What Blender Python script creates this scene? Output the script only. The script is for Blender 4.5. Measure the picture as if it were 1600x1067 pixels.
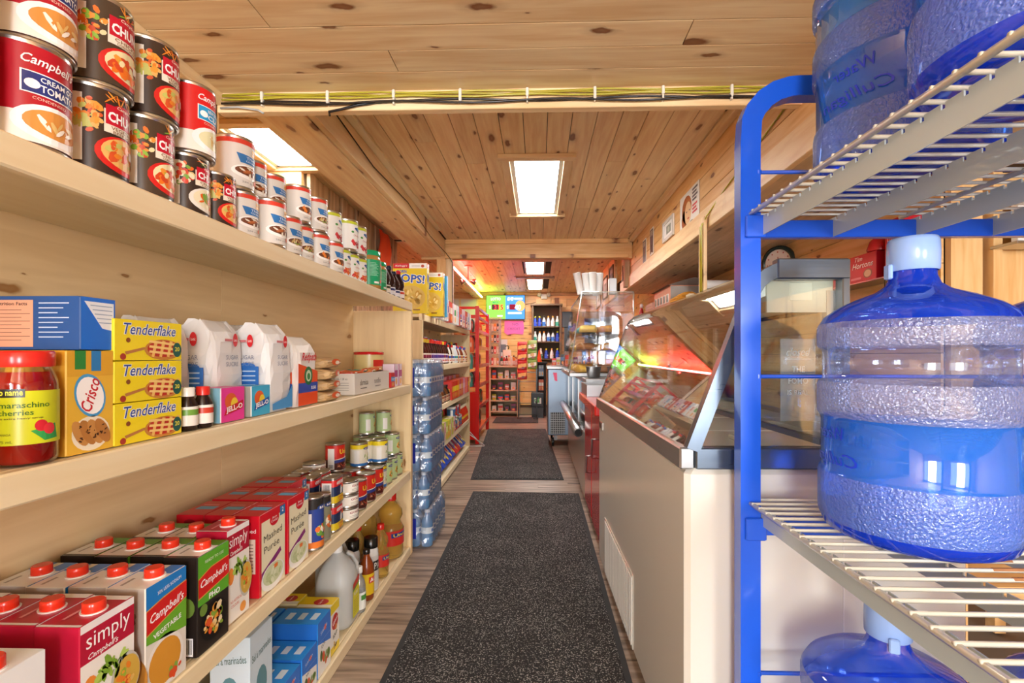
import bpy, math, random
from mathutils import Vector
random.seed(7)
PI = math.pi
SC = bpy.context.scene
COL = SC.collection
for _o in list(bpy.data.objects):
    bpy.data.objects.remove(_o)

# ------------------------------------------------------------ camera
cam_d = bpy.data.cameras.new('camera')
cam = bpy.data.objects.new('camera', cam_d)
COL.objects.link(cam)
cam.location = (0, 0, 1.05)
cam.rotation_euler = (PI / 2, 0, 0.028)
cam_d.sensor_width = 36.0
cam_d.lens = 755 / 1600 * 36.0
cam_d.shift_x = -19.85 / 1600
cam_d.shift_y = 23.0 / 1600
cam_d.clip_start = 0.02
SC.camera = cam
# ------------------------------------------------------------ world, exposure
world = bpy.data.worlds.new('World')
SC.world = world
world.use_nodes = True
world.node_tree.nodes['Background'].inputs[0].default_value = (0.86, 0.93, 1.0, 1)
world.node_tree.nodes['Background'].inputs[1].default_value = 3.2
SC.view_settings.view_transform = 'Standard'
SC.view_settings.look = 'None'
SC.view_settings.gamma = 1.0
SC.view_settings.use_curve_mapping = False
SC.view_settings.exposure = 0.85
LAMP_NEAR = 16.0      # ceiling panels over the aisle
LAMP_FAR = 15.0
# ------------------------------------------------------------ unseen fill lamps added behind the camera as stand-in daylight
for lx, sz in ((-0.6, 0.6), (1.5, 0.6)):
    ld = bpy.data.lights.new('added_fill_lamp', 'AREA')
    ld.shape = 'RECTANGLE'; ld.size = sz; ld.size_y = 1.5
    ld.energy = 64; ld.color = (0.97, 0.98, 1.0)
    lo = bpy.data.objects.new('added_fill_lamp', ld)
    lo.location = (lx, -3.12, 1.25); lo.rotation_euler = (PI / 2, 0, 0)
    COL.objects.link(lo)

# ------------------------------------------------------------ colour + materials
def lin(x):
    return x / 12.92 if x <= 0.04045 else ((x + 0.055) / 1.055) ** 2.4
def C(h):
    if not isinstance(h, str):
        return h
    return tuple(lin(int(h[i:i + 2], 16) / 255) for i in (0, 2, 4))

def new_mat(name):
    m = bpy.data.materials.new(name); m.use_nodes = True
    nt = m.node_tree
    return m, nt, nt.nodes['Principled BSDF']

def N(nt, typ, **kw):
    n = nt.nodes.new(typ)
    for k, v in kw.items():
        setattr(n, k, v)
    return n

def paint(name, rough, metal=0.0, coat=0.0, spec=0.5, alpha=None):
    m, nt, p = new_mat(name)
    a = N(nt, 'ShaderNodeAttribute', attribute_name='Col')
    nt.links.new(a.outputs['Color'], p.inputs['Base Color'])
    p.inputs['Roughness'].default_value = rough
    p.inputs['Metallic'].default_value = metal
    p.inputs['Coat Weight'].default_value = coat
    p.inputs['Specular IOR Level'].default_value = spec
    return m
M_PAPER = paint('printed_paper', 0.5)
M_CARD = paint('glossy_card', 0.32)
M_PLAST = paint('glossy_plastic', 0.22)
M_METAL = paint('tinplate', 0.28, 1.0)
M_ENAM = paint('enamel', 0.25, 0.0, 0.3)
M_MATT = paint('matt', 0.75)

def steel_mat():
    m, nt, p = new_mat('brushed_steel')
    p.inputs['Metallic'].default_value = 0.9
    p.inputs['Base Color'].default_value = (0.42, 0.42, 0.42, 1)
    tc = N(nt, 'ShaderNodeTexCoord'); mp = N(nt, 'ShaderNodeMapping')
    mp.inputs['Scale'].default_value = (4, 4, 160)
    nz = N(nt, 'ShaderNodeTexNoise'); nz.inputs['Scale'].default_value = 2
    mr = N(nt, 'ShaderNodeMapRange'); mr.inputs['To Min'].default_value = 0.22; mr.inputs['To Max'].default_value = 0.42
    nt.links.new(tc.outputs['Object'], mp.inputs[0]); nt.links.new(mp.outputs[0], nz.inputs['Vector'])
    nt.links.new(nz.outputs['Fac'], mr.inputs['Value']); nt.links.new(mr.outputs[0], p.inputs['Roughness'])
    return m
M_STEEL = steel_mat()
M_STEELD = M_STEEL.copy(); M_STEELD.name = 'dark_brushed_steel'
M_STEELD.node_tree.nodes['Principled BSDF'].inputs['Base Color'].default_value = (0.17, 0.21, 0.26, 1)

def pine(name, c_lo, c_hi, c_knot, knots=True, rough=0.42, sc=1.0, streak=0.5, knot_r=0.10):
    """wood whose grain runs along the object's own X"""
    m, nt, p = new_mat(name)
    tc = N(nt, 'ShaderNodeTexCoord'); oi = N(nt, 'ShaderNodeObjectInfo')
    mul = N(nt, 'ShaderNodeVectorMath', operation='SCALE'); mul.inputs[0].default_value = (31.7, 17.3, 0)
    nt.links.new(oi.outputs['Random'], mul.inputs['Scale'])
    add = N(nt, 'ShaderNodeVectorMath', operation='ADD')
    nt.links.new(tc.outputs['Object'], add.inputs[0]); nt.links.new(mul.outputs[0], add.inputs[1])
    mp = N(nt, 'ShaderNodeMapping'); mp.inputs['Scale'].default_value = (1.3 * sc, 16 * sc, 16 * sc)
    nt.links.new(add.outputs[0], mp.inputs[0])
    nz = N(nt, 'ShaderNodeTexNoise'); nz.inputs['Scale'].default_value = 2.0
    nz.inputs['Detail'].default_value = 5; nz.inputs['Distortion'].default_value = 0.5
    nt.links.new(mp.outputs[0], nz.inputs['Vector'])
    r = N(nt, 'ShaderNodeValToRGB')
    r.color_ramp.elements[0].position = 0.5 - streak * 0.4; r.color_ramp.elements[0].color = (*C(c_lo), 1)
    r.color_ramp.elements[1].position = 0.5 + streak * 0.3; r.color_ramp.elements[1].color = (*C(c_hi), 1)
    nt.links.new(nz.outputs['Fac'], r.inputs['Fac'])
    # broad tone drift
    nb = N(nt, 'ShaderNodeTexNoise'); nb.inputs['Scale'].default_value = 1.6
    nt.links.new(add.outputs[0], nb.inputs['Vector'])
    hsv = N(nt, 'ShaderNodeHueSaturation')
    mr = N(nt, 'ShaderNodeMapRange'); mr.inputs['To Min'].default_value = 0.86; mr.inputs['To Max'].default_value = 1.12
    ad2 = N(nt, 'ShaderNodeMath', operation='ADD')
    nt.links.new(oi.outputs['Random'], ad2.inputs[0]); nt.links.new(nb.outputs['Fac'], ad2.inputs[1])
    ml = N(nt, 'ShaderNodeMath', operation='MULTIPLY'); ml.inputs[1].default_value = 0.6
    nt.links.new(ad2.outputs[0], ml.inputs[0]); nt.links.new(ml.outputs[0], mr.inputs['Value'])
    nt.links.new(mr.outputs[0], hsv.inputs['Value']); nt.links.new(r.outputs[0], hsv.inputs['Color'])
    last = hsv.outputs[0]
    if knots:
        mk = N(nt, 'ShaderNodeMapping'); mk.inputs['Scale'].default_value = (2.6, 7.5, 0)
        dn = N(nt, 'ShaderNodeTexNoise'); dn.inputs['Scale'].default_value = 22
        dm = N(nt, 'ShaderNodeVectorMath', operation='SCALE'); dm.inputs['Scale'].default_value = 0.022
        da = N(nt, 'ShaderNodeVectorMath', operation='ADD')
        nt.links.new(add.outputs[0], dn.inputs['Vector']); nt.links.new(dn.outputs['Color'], dm.inputs[0])
        nt.links.new(add.outputs[0], da.inputs[0]); nt.links.new(dm.outputs[0], da.inputs[1])
        nt.links.new(da.outputs[0], mk.inputs[0])
        vo = N(nt, 'ShaderNodeTexVoronoi', voronoi_dimensions='2D'); vo.inputs['Scale'].default_value = 1
        nt.links.new(mk.outputs[0], vo.inputs['Vector'])
        kr = N(nt, 'ShaderNodeValToRGB')
        e = kr.color_ramp.elements
        e[0].position = 0.0; e[0].color = (0.9, 0.9, 0.9, 1)
        e[1].position = knot_r * 1.9; e[1].color = (0, 0, 0, 1)
        x = e.new(knot_r * 0.62); x.color = (1, 1, 1, 1)
        x = e.new(knot_r); x.color = (0.22, 0.22, 0.22, 1)
        sep = N(nt, 'ShaderNodeSeparateColor'); nt.links.new(vo.outputs['Color'], sep.inputs[0])
        kz = N(nt, 'ShaderNodeMath', operation='MULTIPLY_ADD'); kz.inputs[1].default_value = 1.5; kz.inputs[2].default_value = 0.25
        kd = N(nt, 'ShaderNodeMath', operation='DIVIDE')
        nt.links.new(sep.outputs[1], kz.inputs[0]); nt.links.new(vo.outputs['Distance'], kd.inputs[0]); nt.links.new(kz.outputs[0], kd.inputs[1])
        nt.links.new(kd.outputs[0], kr.inputs['Fac'])
        gt = N(nt, 'ShaderNodeMath', operation='GREATER_THAN'); gt.inputs[1].default_value = 0.45
        nt.links.new(sep.outputs[0], gt.inputs[0])
        mm = N(nt, 'ShaderNodeMath', operation='MULTIPLY')
        nt.links.new(kr.outputs[0], mm.inputs[0]); nt.links.new(gt.outputs[0], mm.inputs[1])
        mx = N(nt, 'ShaderNodeMix', data_type='RGBA')
        nt.links.new(mm.outputs[0], mx.inputs['Factor']); nt.links.new(last, mx.inputs['A'])
        mx.inputs['B'].default_value = (*C(c_knot), 1)
        last = mx.outputs['Result']
    nt.links.new(last, p.inputs['Base Color'])
    p.inputs['Roughness'].default_value = rough
    return m
M_PINE = pine('amber_pine', 'e6c08c', 'f7deb0', '83522e')
M_PINE2 = pine('amber_pine_wall', 'e0ab68', 'f2c88c', '844a28')
M_SOFF = pine('old_pine', 'c2a67f', 'dcc19b', '6b4a2f')
M_BIRCH = pine('pale_pine', 'e6cf9f', 'f5e6c2', '9a6a38', knots=False, rough=0.5, streak=0.9)
M_BIRCHK = pine('pale_pine_panel', 'dcbd8b', 'efd5a5', 'a0703e', knots=True, rough=0.5, streak=0.9, knot_r=0.05)
M_SLAB = pine('rough_sawn_slab', '9a7a5a', 'cfae88', '4f3826', rough=0.8, sc=0.6)
M_LAM = pine('laminate', '564538', 'b09a85', '54453a', knots=False, rough=0.38, sc=0.9, streak=0.45)

def mat_carpet():
    m, nt, p = new_mat('speckled_carpet')
    tc = N(nt, 'ShaderNodeTexCoord')
    nz = N(nt, 'ShaderNodeTexNoise'); nz.inputs['Scale'].default_value = 190; nz.inputs['Detail'].default_value = 2
    r = N(nt, 'ShaderNodeValToRGB')
    r.color_ramp.elements[0].position = 0.56; r.color_ramp.elements[0].color = (0.014, 0.014, 0.015, 1)
    r.color_ramp.elements[1].position = 0.68; r.color_ramp.elements[1].color = (0.40, 0.38, 0.36, 1)
    nb = N(nt, 'ShaderNodeTexNoise'); nb.inputs['Scale'].default_value = 5
    nt.links.new(tc.outputs['Object'], nb.inputs['Vector'])
    ad = N(nt, 'ShaderNodeMath', operation='MULTIPLY_ADD'); ad.inputs[1].default_value = 0.10; ad.inputs[2].default_value = -0.045
    nt.links.new(nb.outputs['Fac'], ad.inputs[0])
    a2 = N(nt, 'ShaderNodeMath', operation='ADD')
    nt.links.new(tc.outputs['Object'], nz.inputs['Vector'])
    nt.links.new(nz.outputs['Fac'], a2.inputs[0]); nt.links.new(ad.outputs[0], a2.inputs[1])
    nt.links.new(a2.outputs[0], r.inputs['Fac']); nt.links.new(r.outputs[0], p.inputs['Base Color'])
    p.inputs['Roughness'].default_value = 0.95
    b = N(nt, 'ShaderNodeBump'); b.inputs['Strength'].default_value = 0.6; b.inputs['Distance'].default_value = 0.004
    nt.links.new(nz.outputs['Fac'], b.inputs['Height']); nt.links.new(b.outputs[0], p.inputs['Normal'])
    return m
M_CARPET = mat_carpet()

def clear_mat(name, tint, refl=0.08, rough=0.02, diff=None, diff_w=0.0, bump=None, rmax=0.75):
    """thin clear sheet: tinted see-through, mirror at grazing angles, optionally a little haze"""
    m, nt, p = new_mat(name)
    out = nt.nodes['Material Output']; nt.nodes.remove(p)
    tr = N(nt, 'ShaderNodeBsdfTransparent'); tr.inputs[0].default_value = (*tint, 1)
    gl = N(nt, 'ShaderNodeBsdfGlossy'); gl.inputs['Roughness'].default_value = rough
    lw = N(nt, 'ShaderNodeLayerWeight'); lw.inputs['Blend'].default_value = 0.35
    mr = N(nt, 'ShaderNodeMapRange'); mr.inputs['To Min'].default_value = refl; mr.inputs['To Max'].default_value = rmax
    nt.links.new(lw.outputs['Fresnel'], mr.inputs['Value'])
    mx = N(nt, 'ShaderNodeMixShader')
    nt.links.new(mr.outputs[0], mx.inputs[0])
    src = tr.outputs[0]
    if diff:
        df = N(nt, 'ShaderNodeBsdfDiffuse'); df.inputs[0].default_value = (*diff, 1)
        m2 = N(nt, 'ShaderNodeMixShader'); m2.inputs[0].default_value = diff_w
        nt.links.new(src, m2.inputs[1]); nt.links.new(df.outputs[0], m2.inputs[2]); src = m2.outputs[0]
    nt.links.new(src, mx.inputs[1]); nt.links.new(gl.outputs[0], mx.inputs[2])
    if bump:
        tc = N(nt, 'ShaderNodeTexCoord'); vo = N(nt, 'ShaderNodeTexNoise'); vo.inputs['Scale'].default_value = bump[0]
        vo.inputs['Detail'].default_value = 1
        b = N(nt, 'ShaderNodeBump'); b.inputs['Strength'].default_value = bump[1]; b.inputs['Distance'].default_value = bump[2]
        nt.links.new(tc.outputs['Object'], vo.inputs['Vector']); nt.links.new(vo.outputs['Fac'], b.inputs['Height'])
        nt.links.new(b.outputs[0], gl.inputs['Normal'])
        if diff: nt.links.new(b.outputs[0], df.inputs['Normal'])
    nt.links.new(mx.outputs[0], out.inputs[0])
    return m
M_GLASS = clear_mat('clear_glass', (0.94, 0.97, 0.95), 0.04, rmax=0.62)
M_ACRYL = clear_mat('clear_acrylic', (0.965, 0.975, 0.975), 0.02, rmax=0.30)
M_WRAP = clear_mat('shrink_film', (0.93, 0.94, 0.96), 0.05, 0.12, (0.85, 0.87, 0.92), 0.08, (14, 1.0, 0.03), rmax=0.5)
M_JUG = clear_mat('blue_bottle_plastic', (0.36, 0.62, 1.0), 0.05, 0.04, (0.05, 0.30, 1.0), 0.28, rmax=0.55)
M_JUGD = clear_mat('deep_blue_bottle_plastic', (0.20, 0.36, 0.95), 0.06, 0.04, (0.01, 0.07, 0.85), 0.42, rmax=0.6)
M_JUGL = clear_mat('pale_bottle_plastic', (0.78, 0.84, 0.97), 0.04, 0.04, (0.35, 0.45, 0.95), 0.08, rmax=0.5)
M_JUGB = clear_mat('embossed_bottle_plastic', (0.70, 0.77, 0.96), 0.07, 0.16, (0.42, 0.50, 0.86), 0.26, (230, 1.0, 0.004), rmax=0.5)
M_JUGW = clear_mat('embossed_blue_bottle_plastic', (0.45, 0.62, 0.98), 0.07, 0.14, (0.22, 0.38, 0.95), 0.32, (230, 1.0, 0.004), rmax=0.5)
M_PET = clear_mat('blue_pet', (0.55, 0.76, 0.93), 0.05, 0.08, (0.20, 0.46, 0.80), 0.55, rmax=0.5)
M_CLEARP = clear_mat('clear_plastic', (0.92, 0.93, 0.93), 0.06, 0.1, (0.85, 0.87, 0.87), 0.25)

def liquid(name, col, rough=0.02, ior=1.33, trans=0.85):
    m, nt, p = new_mat(name)
    p.inputs['Base Color'].default_value = (*col, 1)
    p.inputs['Roughness'].default_value = rough
    p.inputs['IOR'].default_value = ior
    p.inputs['Transmission Weight'].default_value = trans
    return m
M_WATER = liquid('blue_water', (0.12, 0.42, 0.98), trans=0.62)

def emit(name, col, s):
    m, nt, p = new_mat(name)
    out = nt.nodes['Material Output']; nt.nodes.remove(p)
    e = N(nt, 'ShaderNodeEmission'); e.inputs[0].default_value = (*col, 1); e.inputs[1].default_value = s
    nt.links.new(e.outputs[0], out.inputs[0])
    return m
M_LAMP = emit('lamp_panel', (1.0, 0.985, 0.96), LAMP_NEAR)
M_LAMPF = emit('lamp_panel_far', (1.0, 0.985, 0.96), LAMP_FAR)
def emit_attr(name, s):
    m, nt, p = new_mat(name)
    out = nt.nodes['Material Output']; nt.nodes.remove(p)
    a = N(nt, 'ShaderNodeAttribute', attribute_name='Col')
    e = N(nt, 'ShaderNodeEmission'); e.inputs[1].default_value = s
    nt.links.new(a.outputs['Color'], e.inputs[0]); nt.links.new(e.outputs[0], out.inputs[0])
    return m
M_SCREEN = emit_attr('lit_screen', 1.3)

# ------------------------------------------------------------ mesh builder
_txt = {}
def text_geo(s, shear=0.0, bold=0.0):
    k = (s, shear, bold)
    if k in _txt: return _txt[k]
    cu = bpy.data.curves.new('t', 'FONT'); cu.body = s; cu.shear = shear; cu.offset = bold
    cu.resolution_u = 2; cu.align_x = 'CENTER'; cu.fill_mode = 'FRONT'
    ob = bpy.data.objects.new('t', cu)
    me = bpy.data.meshes.new_from_object(ob)
    vs = [(v.co.x, v.co.y) for v in me.vertices]; fs = [tuple(p.vertices) for p in me.polygons]
    bpy.data.objects.remove(ob); bpy.data.curves.remove(cu); bpy.data.meshes.remove(me)
    if vs:
        x0 = min(v[0] for v in vs); x1 = max(v[0] for v in vs); y0 = min(v[1] for v in vs); y1 = max(v[1] for v in vs)
        w = x1 - x0; h = y1 - y0
        vs = [((v[0] - (x0 + x1) / 2) / h, (v[1] - (y0 + y1) / 2) / h) for v in vs]
        asp = w / h
    else: asp = 1
    _txt[k] = (vs, fs, asp)
    return _txt[k]

class Flat:
    def __init__(s, o, u, v, n=None):
        s.o = Vector(o); s.u = Vector(u).normalized(); s.v = Vector(v).normalized()
        s.n = Vector(n) if n else s.u.cross(s.v)
        s.du = 9e9
    def at(s, a, b, h): return tuple(s.o + s.u * a + s.v * b + s.n * h)
class Round:
    def __init__(s, r, z0=0, cx=0, cy=0, th=0):
        s.r = r; s.z = z0; s.cx = cx; s.cy = cy; s.th = th; s.du = r * 0.18
    def at(s, a, b, h):
        t = a / s.r + s.th
        return (s.cx + (s.r + h) * math.cos(t), s.cy + (s.r + h) * math.sin(t), s.z + b)
LAY = 0.0003

class B:
    def __init__(s):
        s.v = []; s.f = []; s.m = []; s.c = []; s.sm = []; s.mats = []
    def add(s, vs, fs, mat, col=(.8, .8, .8), smooth=False):
        if mat not in s.mats: s.mats.append(mat)
        mi = s.mats.index(mat); col = C(col); n = len(s.v)
        s.v += vs
        for f in fs:
            s.f.append(tuple(i + n for i in f)); s.m.append(mi); s.c.append(col); s.sm.append(smooth)
        return s
    def box(s, x0, x1, y0, y1, z0, z1, mat, col=(.8, .8, .8), ch=0.0):
        if ch <= 0:
            vs = [(x, y, z) for z in (z0, z1) for y in (y0, y1) for x in (x0, x1)]
            fs = [(0, 2, 3, 1), (4, 5, 7, 6), (0, 1, 5, 4), (2, 6, 7, 3), (0, 4, 6, 2), (1, 3, 7, 5)]
            return s.add(vs, fs, mat, col)
        c = ch
        def ring(z, i):
            return [(x0 + i, y0 + (c if i == 0 else i + c), z)] 
        vs = []
        # chamfered vertical edges (octagon), chamfered top and bottom rims
        def octo(z, d):
            a0, a1, b0, b1 = x0 + d, x1 - d, y0 + d, y1 - d
            return [(a0 + c, b0, z), (a1 - c, b0, z), (a1, b0 + c, z), (a1, b1 - c, z), (a1 - c, b1, z), (a0 + c, b1, z), (a0, b1 - c, z), (a0, b0 + c, z)]
        vs = octo(z0, c) + octo(z0 + c, 0) + octo(z1 - c, 0) + octo(z1, c)
        fs = [tuple(range(7, -1, -1)), tuple(range(24, 32))]
        for k in range(3):
            for i in range(8):
                j = (i + 1) % 8
                fs.append((k * 8 + i, k * 8 + j, k * 8 + 8 + j, k * 8 + 8 + i))
        return s.add(vs, fs, mat, col)
    def lathe(s, prof, mat, col=(.8, .8, .8), n=24, cx=0, cy=0, caps=True, smooth=True, sx=1, sy=1, wob=None):
        vs = []; k = len(prof)
        for (r, z) in prof:
            for i in range(n):
                t = 2 * PI * i / n
                rr = r if wob is None else wob(r, z, t)
                vs.append((cx + rr * sx * math.cos(t), cy + rr * sy * math.sin(t), z))
        fs = []
        for a in range(k - 1):
            for i in range(n):
                j = (i + 1) % n
                fs.append((a * n + i, a * n + j, (a + 1) * n + j, (a + 1) * n + i))
        s.add(vs, fs, mat, col, smooth)
        if caps:
            if prof[0][0] > 1e-5: s.add([vs[i] for i in range(n)], [tuple(range(n - 1, -1, -1))], mat, col)
            if prof[-1][0] > 1e-5: s.add([vs[(k - 1) * n + i] for i in range(n)], [tuple(range(n))], mat, col)
        return s
    def tube(s, pts, r, mat, col=(.8, .8, .8), n=8, closed=False, sq=False):
        pts = [Vector(p) for p in pts]; k = len(pts); vs = []
        up0 = Vector((0.013, 0.021, 1)).normalized()
        for i, p in enumerate(pts):
            if closed: d = pts[(i + 1) % k] - pts[i - 1]
            else: d = pts[min(i + 1, k - 1)] - pts[max(i - 1, 0)]
            d.normalize()
            up = up0 if abs(d.dot(up0)) < 0.95 else Vector((0, 1, 0.01)).normalized()
            a = d.cross(up).normalized(); b = a.cross(d)
            for j in range(n):
                t = 2 * PI * (j + (0.5 if sq else 0)) / n
                rr = r[i] if isinstance(r, (list, tuple)) else r
                vs.append(tuple(p + a * rr * math.cos(t) + b * rr * math.sin(t)))
        fs = []
        for i in range(k if closed else k - 1):
            for j in range(n):
                l = (j + 1) % n; i2 = (i + 1) % k
                fs.append((i * n + j, i * n + l, i2 * n + l, i2 * n + j))
        if not closed:
            fs.append(tuple(range(n - 1, -1, -1))); fs.append(tuple((k - 1) * n + j for j in range(n)))
        return s.add(vs, fs, mat, col, n > 5)
    def prism(s, pts, ax, a, b, mat, col=(.8, .8, .8)):
        """extrude 2D polygon along axis ax ('x','y','z') from a to b; pts in the other two axes in order"""
        def mk(p, t):
            return {'x': (t, p[0], p[1]), 'y': (p[0], t, p[1]), 'z': (p[0], p[1], t)}[ax]
        n = len(pts); vs = [mk(p, a) for p in pts] + [mk(p, b) for p in pts]
        fs = [tuple(range(n)), tuple(range(2 * n - 1, n - 1, -1))] + [(i, n + i, n + (i + 1) % n, (i + 1) % n) for i in range(n)]
        return s.add(vs, fs, mat, col)
    # ---- flat print
    def rect(s, F, u0, v0, u1, v1, col, L=1, mat=None):
        mat = mat or M_CARD
        k = max(1, int(math.ceil(abs(u1 - u0) / F.du)))
        vs = []
        for i in range(k + 1):
            a = u0 + (u1 - u0) * i / k
            vs += [F.at(a, v0, L * LAY), F.at(a, v1, L * LAY)]
        return s.add(vs, [(2 * i, 2 * i + 2, 2 * i + 3, 2 * i + 1) for i in range(k)], mat, col, F.du < 1)
    def poly(s, F, pts, col, L=1, mat=None):
        lo = min(p[0] for p in pts); hi = max(p[0] for p in pts)
        k = 1 if F.du > 1 else int(math.ceil((hi - lo) / F.du))
        if k <= 1:
            return s.add([F.at(a, b, L * LAY) for a, b in pts], [tuple(range(len(pts)))], mat or M_CARD, col)
        def cut(P, c, sg):
            out = []
            for i, p in enumerate(P):
                q = P[(i + 1) % len(P)]; ip = sg * (p[0] - c) >= 0; iq = sg * (q[0] - c) >= 0
                if ip: out.append(p)
                if ip != iq:
                    t = (c - p[0]) / (q[0] - p[0]); out.append((c, p[1] + (q[1] - p[1]) * t))
            return out
        for j in range(k):
            a0 = lo + (hi - lo) * j / k; a1 = lo + (hi - lo) * (j + 1) / k
            Q = cut(cut(pts, a0, 1), a1, -1)
            if len(Q) > 2: s.add([F.at(a, b, L * LAY) for a, b in Q], [tuple(range(len(Q)))], mat or M_CARD, col)
        return s
    def ell(s, F, cx, cy, rx, ry, col, L=1, n=14, rot=0, mat=None):
        cr, sr = math.cos(rot), math.sin(rot)
        pts = []
        for i in range(n):
            t = 2 * PI * (i + .5) / n; a = rx * math.cos(t); b = ry * math.sin(t)
            pts.append((cx + a * cr - b * sr, cy + a * sr + b * cr))
        return s.poly(F, pts, col, L, mat)
    def txt(s, F, st, cx, cy, h, col, L=2, w=None, shear=0, bold=0.0, rot=0, mat=None):
        vs, fs, asp = text_geo(st, shear, bold)
        kx = h if w is None else w / asp
        cr, sr = math.cos(rot), math.sin(rot)
        out = []
        for (x, y) in vs:
            a = x * kx; b = y * h
            out.append(F.at(cx + a * cr - b * sr, cy + a * sr + b * cr, L * LAY))
        return s.add(out, fs, mat or M_CARD, col)
    def food(s, F, cx, cy, rx, ry, cols, k=14, L=3, seed=1, size=0.28):
        rg = random.Random(seed)
        for i in range(k):
            t = rg.random() * 2 * PI; q = math.sqrt(rg.random()) * 0.8
            z = size * (0.6 + 0.8 * rg.random())
            s.ell(F, cx + rx * q * math.cos(t), cy + ry * q * math.sin(t), rx * z, ry * z * (0.6 + 0.5 * rg.random()), cols[rg.randrange(len(cols))], L + (i % 3), 7, rg.random() * 3)
        return s
    def build(s, name, parent=None, label=None):
        me = bpy.data.meshes.new(name)
        me.from_pydata(s.v, [], s.f)
        for m in s.mats: me.materials.append(m)
        me.polygons.foreach_set('material_index', s.m)
        me.polygons.foreach_set('use_smooth', s.sm)
        at = me.color_attributes.new('Col', 'FLOAT_COLOR', 'CORNER')
        buf = []
        for f, c in zip(s.f, s.c): buf += [c[0], c[1], c[2], 1.0] * len(f)
        at.data.foreach_set('color', buf)
        me.update()
        return link(name, me, parent, label)

def link(name, me, parent=None, label=None):
    o = bpy.data.objects.new(name, me); COL.objects.link(o)
    if parent is not None: o.parent = parent
    if label: o['label'] = label
    return o
def thing(name, label, cat, loc=(0, 0, 0), rz=0, group=None):
    o = bpy.data.objects.new(name, None); COL.objects.link(o); o.empty_display_size = 0.05
    o.location = loc; o.rotation_euler = (0, 0, rz); o['label'] = label; o['category'] = cat
    if group: o['group'] = group
    return o
def tag(o, label, cat, group=None):
    o['label'] = label; o['category'] = cat
    if group: o['group'] = group
    return o
def struct(o):
    o['kind'] = 'structure'; return o
def kids(o):
    return [c for c in KIDS.get(o.name, [])]
KIDS = {}
def dup(root, loc, rz=0, label=None, group=None, sc=None):
    r = root.copy(); COL.objects.link(r); r.location = loc; r.rotation_euler = (0, 0, rz)
    if sc: r.scale = sc
    if label: r['label'] = label
    if group: r['group'] = group
    for ch in root.children:
        c = ch.copy(); COL.objects.link(c); c.parent = r
        for g in ch.children:
            d = g.copy(); COL.objects.link(d); d.parent = c
    return r
class Stock:
    """first placement moves the prototype, later ones copy it"""
    def __init__(s, proto): s.p = proto; s.used = False
    def put(s, loc, rz=0, label=None, group=None, sc=None):
        if not s.used:
            s.used = True; p = s.p; p.location = loc; p.rotation_euler = (0, 0, rz)
            if sc: p.scale = sc
            if label: p['label'] = label
            if group: p['group'] = group
            return p
        return dup(s.p, loc, rz, label, group, sc)
ORD = ['first', 'second', 'third', 'fourth', 'fifth', 'sixth', 'seventh', 'eighth', 'ninth', 'tenth', 'eleventh', 'twelfth', 'thirteenth', 'fourteenth', 'fifteenth', 'sixteenth', 'seventeenth', 'eighteenth', 'nineteenth', 'twentieth', 'twenty-first', 'twenty-second', 'twenty-third', 'twenty-fourth']

_pl = {}
def plank(parent, cx, cy, cz, L, W, T, mat, ax='x', face='z', name='plank', gap=0.003):
    """board of length L, width W, thickness T; long axis ax, thickness axis face"""
    key = (round(L, 3), round(W, 3), T, mat.name)
    if key not in _pl:
        b = B(); b.box(-L / 2 + gap / 3, L / 2 - gap / 3, -W / 2 + gap / 2, W / 2 - gap / 2, -T / 2, T / 2, mat)
        o = b.build(name, parent); _pl[key] = o.data
    else:
        o = link(name, _pl[key], parent)
    o.location = (cx, cy, cz)
    if face == 'z': o.rotation_euler = (0, 0, PI / 2 if ax == 'y' else 0)
    elif face == 'x':   # board stands in a plane X=const
        o.rotation_euler = (PI / 2, 0, PI / 2) if ax == 'y' else (0, -PI / 2, 0)
    elif face == 'y':
        o.rotation_euler = (PI / 2, 0, 0) if ax == 'x' else (PI / 2, -PI / 2, 0)
    return o
# ============================================================ ROOM
def slab(name, x0, x1, y0, y1, z0, z1, mat, col=(.5, .4, .3), parent=None):
    b = B(); b.box(x0, x1, y0, y1, z0, z1, mat, col)
    o = b.build(name, parent)
    if parent is None: struct(o)
    return o
ZC = 2.36; ZN = 2.13; YH = 1.95
# floor
floor = slab('floor', -2.6, 2.8, -3.3, 10.1, -0.12, -0.008, M_MATT, '6d5f52')
r = random.Random(3)
y = 1.1
for k in range(66):
    w = 0.115; x = -0.95 - r.random() * 0.9
    while x < 1.3:
        L = 1.22
        if (x > -2.1 or y > 5) and x < (0.5 if y > 1.5 else 1.2):
            plank(floor, x + L / 2, y + w / 2, -0.004, L, w, 0.008, M_LAM, 'x', 'z', gap=0.0016)
        x += L
    y += w
    if y > 8.5: break
# near (low) ceiling
ceil = slab('ceiling', -1.32, 2.8, -3.3, YH, ZN + 0.012, ZN + 0.1, M_MATT, '24170d')
y = YH; k = 0
while y > -3.2:
    w = 0.128
    joints = sorted([-1.30, 2.6] + ([-0.88 + 0.35 * (k % 3)] if k % 2 else [0.9 - 0.2 * (k % 3)]))
    if k == 0: joints = [-1.30, 2.6]
    for a, c in zip(joints, joints[1:]):
        plank(ceil, (a + c) / 2, y - w / 2, ZN + 0.006, c - a, w, 0.012, M_PINE, 'x', 'z', gap=0.005)
    y -= w; k += 1
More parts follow.
